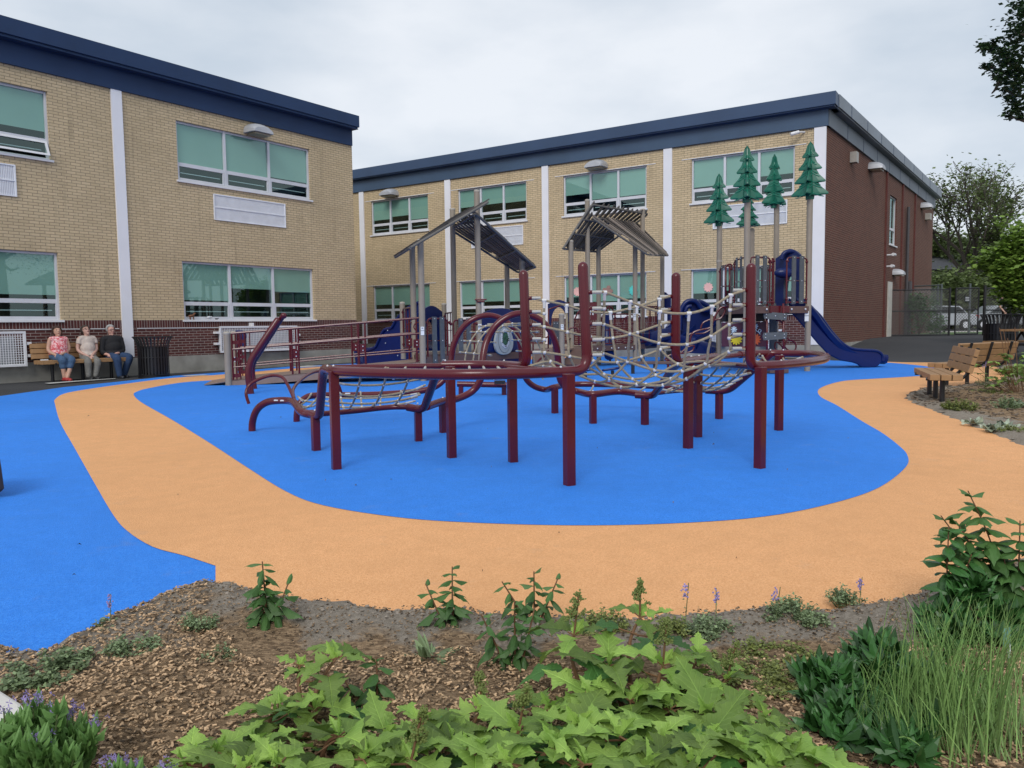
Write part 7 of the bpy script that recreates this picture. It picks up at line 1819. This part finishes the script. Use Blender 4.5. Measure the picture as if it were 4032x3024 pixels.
# blue star plant bottom left
def amsonia(label, px, Y, tips, fls, seed):
    random.seed(seed); c0 = XY(px, Y) + Zv * .03; t = thing('blue_star_plant', label, 'plant', c0, 0, 'blue star plants'); b = MB(); st = MB(); fl_ = []
    for (x, y, YY) in tips:
        for rep in range(3):
            tip = AY(x + ru(-40, 40) * (rep > 0), y + ru(0, 60) * (rep > 0), YY + ru(-.05, .05)) - c0; base = Vector((tip.x * .55, tip.y * .5, 0)); path = cat([base, base.lerp(tip, .5) + Vector((0, 0, .01)), tip], 6); st.tube(path, .0022, 5)
            for i in range(34):
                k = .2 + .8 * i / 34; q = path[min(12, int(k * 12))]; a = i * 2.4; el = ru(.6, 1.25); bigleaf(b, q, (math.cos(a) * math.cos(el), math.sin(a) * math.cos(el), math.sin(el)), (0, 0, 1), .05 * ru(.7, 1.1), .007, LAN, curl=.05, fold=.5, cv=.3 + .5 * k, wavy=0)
    for (x, y, YY) in fls:
        c_ = AY(x, y, YY) - c0; st.tube([c_ + Vector((0, 0, -.07)), c_], .002, 5)
        f = MB(); fl_.append(f)
        for i in range(12):
            q = c_ + Vector((random.gauss(0, .013), random.gauss(0, .012), random.gauss(0, .007)))
            for k in range(5): a = k * 1.257 + rnd(); d = Vector((math.cos(a), ru(-.5, .5), math.sin(a))); f.face([q, q + d * .005 + Vector((.0015, 0, .0015)), q + d * .009, q + d * .005 - Vector((.0015, 0, .0015))])
    b.build('leaves', m_weed if 0 else leafgreen, t, smooth=True); st.build('stem', m_gstem, t); [f.build('flower_cluster', m_purple, t) for f in fl_]
leafgreen = leafmat('blue_star_leaf', (.10, .20, .05), (.15, .27, .08))
amsonia('blue star plant with pale purple flowers in front of the white stone, bottom left corner', 180, 1.75, [(20, 2860, 1.75), (70, 2830, 1.75), (130, 2770, 1.8), (180, 2820, 1.8), (225, 2800, 1.8), (60, 2920, 1.7), (140, 2900, 1.7), (230, 2880, 1.75), (280, 2900, 1.75), (320, 2850, 1.8), (350, 2870, 1.8), (30, 2960, 1.68), (110, 2980, 1.68), (200, 2960, 1.68), (260, 2970, 1.68), (-20, 2900, 1.7)], [(15, 2790, 1.75), (110, 2745, 1.8), (155, 2750, 1.8), (262, 2805, 1.8), (285, 2795, 1.8), (370, 2845, 1.8), (160, 2905, 1.68)], 95)
amsonia('low purple-flowered blue star plant at the bottom edge left of the hydrangea', 470, 1.6, [(450, 3050, 1.6), (520, 3050, 1.6)], [(420, 3000, 1.62), (470, 2995, 1.62), (530, 3005, 1.62), (650, 3010, 1.62)], 96)
# white stone slab
t = thing('white_slab', 'smooth off-white stone slab lying at the left edge of the mulch bed', 'stone', G(60, 2830, .05)); q = [G(x, y, .10) - t.location for x, y in ((-160, 2640), (0, 2712), (85, 2765), (125, 2820), (225, 2865), (232, 2900), (120, 3010), (-160, 3010))]
b = MB(); b.prism([p_ - Zv * .10 for p_ in q], (0, 0, .10)); b.build('slab', M('off_white_stone', (.62, .59, .55), .7, .06, 4), t, bevel=.012)
# dark bag at the left edge
t = thing('dark_bag', 'black fabric bag just entering the photo at the left edge on the blue rubber', 'bag', G(-60, 1955, .03)); b = MB()
b.prism([AY(x, y, 5.05) - t.location for x, y in ((-150, 1740), (-40, 1745), (-12, 1785), (4, 1810), (10, 1850), (20, 1925), (12, 1942), (-10, 1946), (-150, 1956))], (-.24, .25, 0)); b.build('bag', M('black_fabric', (.018, .014, .02), .8), t, bevel=.03)
# planting on the right bed
random.seed(55)
def rb(px, py): p = G(px, py, .05); return p
def mound2(px, py, r, h, label, mat, n, s, seed, stems=0, group=None, name='low_plant', stemh=.1):
    p = G(px, py, 0); pxx, Y = px, p.y; return mound(px, Y, r, h, label, mat, n, s, seed, stems, group, name, stemh=stemh)
mound2(3780, 1632, .22, .16, 'yellow-green mossy clump nearest the end-on bench on the right bed', m_moss, 2600, .022, 201, 0, 'yellow-green clumps on the right bed')
mound2(3900, 1560, .28, .08, 'thin yellow-green clump behind the silver plants', m_moss, 900, .02, 202, 0, 'yellow-green clumps on the right bed')
mound2(3960, 1625, .22, .16, 'green feathery clump between the two silver plants', m_mint, 1500, .022, 203, 0, 'green clumps on the right bed')
mound2(4000, 1480, .4, .18, 'green clump right of the bench seen from behind', m_moss, 2600, .05, 204, 0, 'green clumps on the right bed')
mound2(4010, 1720, .20, .08, 'green ground plant at the right edge below the silver leaves', m_moss, 900, .02, 205, 0, 'green clumps on the right bed')
mound2(3870, 1530, .12, .20, 'thin plant with pinkish spikes between bench and bed edge', m_mint, 200, .02, 206, 3, 'spiky plants', stemh=.2)
for i, (px, py, lab) in enumerate(((3835, 1668, 'silver rosette plant closest to the end-on bench'), (3905, 1690, 'middle silver rosette plant on the right bed'), (3960, 1680, 'silver rosette plant right of the middle one'), (4015, 1600, 'silver rosette plant at the right edge of the photo'))):
    p = G(px, py, .05); t = thing('silver_plant', lab, 'plant', p, 0, 'silver rosette plants'); b = MB()
    for k in range(26): a = rnd() * 6.28; el = ru(.1, 1.1); bigleaf(b, (random.gauss(0, .03), random.gauss(0, .03), 0), (math.cos(a) * math.cos(el), math.sin(a) * math.cos(el), math.sin(el)), (0, 0, 1), ru(.07, .12), .028, LAN, curl=.2, fold=.4, wavy=0)
    b.build('leaves', m_silver, t, smooth=True)
t = thing('leafy_shrub', 'bright green broad-leaved shrub with bare twigs at the right edge beside the benches', 'shrub', G(4040, 1560, 0)); b = MB(); st = MB()
for k in range(60):
    p_ = Vector((random.gauss(0, .28), random.gauss(0, .2), ru(.15, .62))); st.tube([(p_.x * .3, p_.y * .3, 0), p_], .003, 4)
    for j in range(3): a = rnd() * 6.28; bigleaf(b, p_, (math.cos(a), math.sin(a), ru(-.3, .4)), (0, 0, 1), ru(.09, .15), ru(.08, .12), curl=.3)
for (dx, h_) in ((-.42, 1.0), (-.36, .95), (-.3, .85), (-.2, 1.0)): st.tube([(dx * .5, 0, 0), (dx, 0, h_)], .005, 5)
b.build('leaves', m_hyd, t, smooth=True); st.build('stem', m_stem, t)

# ------------------------------------------------------------------ tidy: text to mesh
bpy.context.view_layer.update(); dg = bpy.context.evaluated_depsgraph_get()
me = bpy.data.meshes.new_from_object(to.evaluated_get(dg)); n2_ = bpy.data.objects.new('room_number', me); col.objects.link(n2_); n2_.parent = to.parent; n2_.location = to.location; n2_.rotation_euler = to.rotation_euler
bpy.data.objects.remove(to)
n2_.name = 'room_number'

def split_loose(o, name):
    me = o.data; bm = bmesh.new(); bm.from_mesh(me); bm.verts.ensure_lookup_table(); seen = set(); groups = []
    for v in bm.verts:
        if v.index in seen: continue
        stk = [v]; g_ = []; seen.add(v.index)
        while stk:
            q = stk.pop(); g_.append(q)
            for e in q.link_edges:
                w_ = e.other_vert(q)
                if w_.index not in seen: seen.add(w_.index); stk.append(w_)
        groups.append(g_)
    if len(groups) > 1:
        for g_ in groups:
            ix = {v.index: i for i, v in enumerate(g_)}; fs = {f for v in g_ for f in v.link_faces}
            nm = bpy.data.meshes.new(name); nm.from_pydata([tuple(v.co) for v in g_], [], [tuple(ix[v.index] for v in f.verts) for f in fs])
            for p in nm.polygons: p.use_smooth = me.polygons[0].use_smooth
            for m_ in me.materials: nm.materials.append(m_)
            n_ = bpy.data.objects.new(name, nm); col.objects.link(n_); n_.parent = o.parent; n_.location = o.location; n_.rotation_euler = o.rotation_euler
        bpy.data.objects.remove(o)
    bm.free()
for o in [q for q in col.objects if q.type == 'MESH']:
    k = o.name.split('.')[0]
    if k in ('bolts', 'junction_box', 'grab_rail', 'climbing_plank', 'climber_rail', 'rope_brackets', 'handrail', 'glazing_bar') or (k == 'leg' and o.parent and o.parent.name.startswith(('balance_beam', 'climbing_bar'))):
        split_loose(o, {'bolts': 'bolt', 'rope_brackets': 'rope_bracket'}.get(k, k))
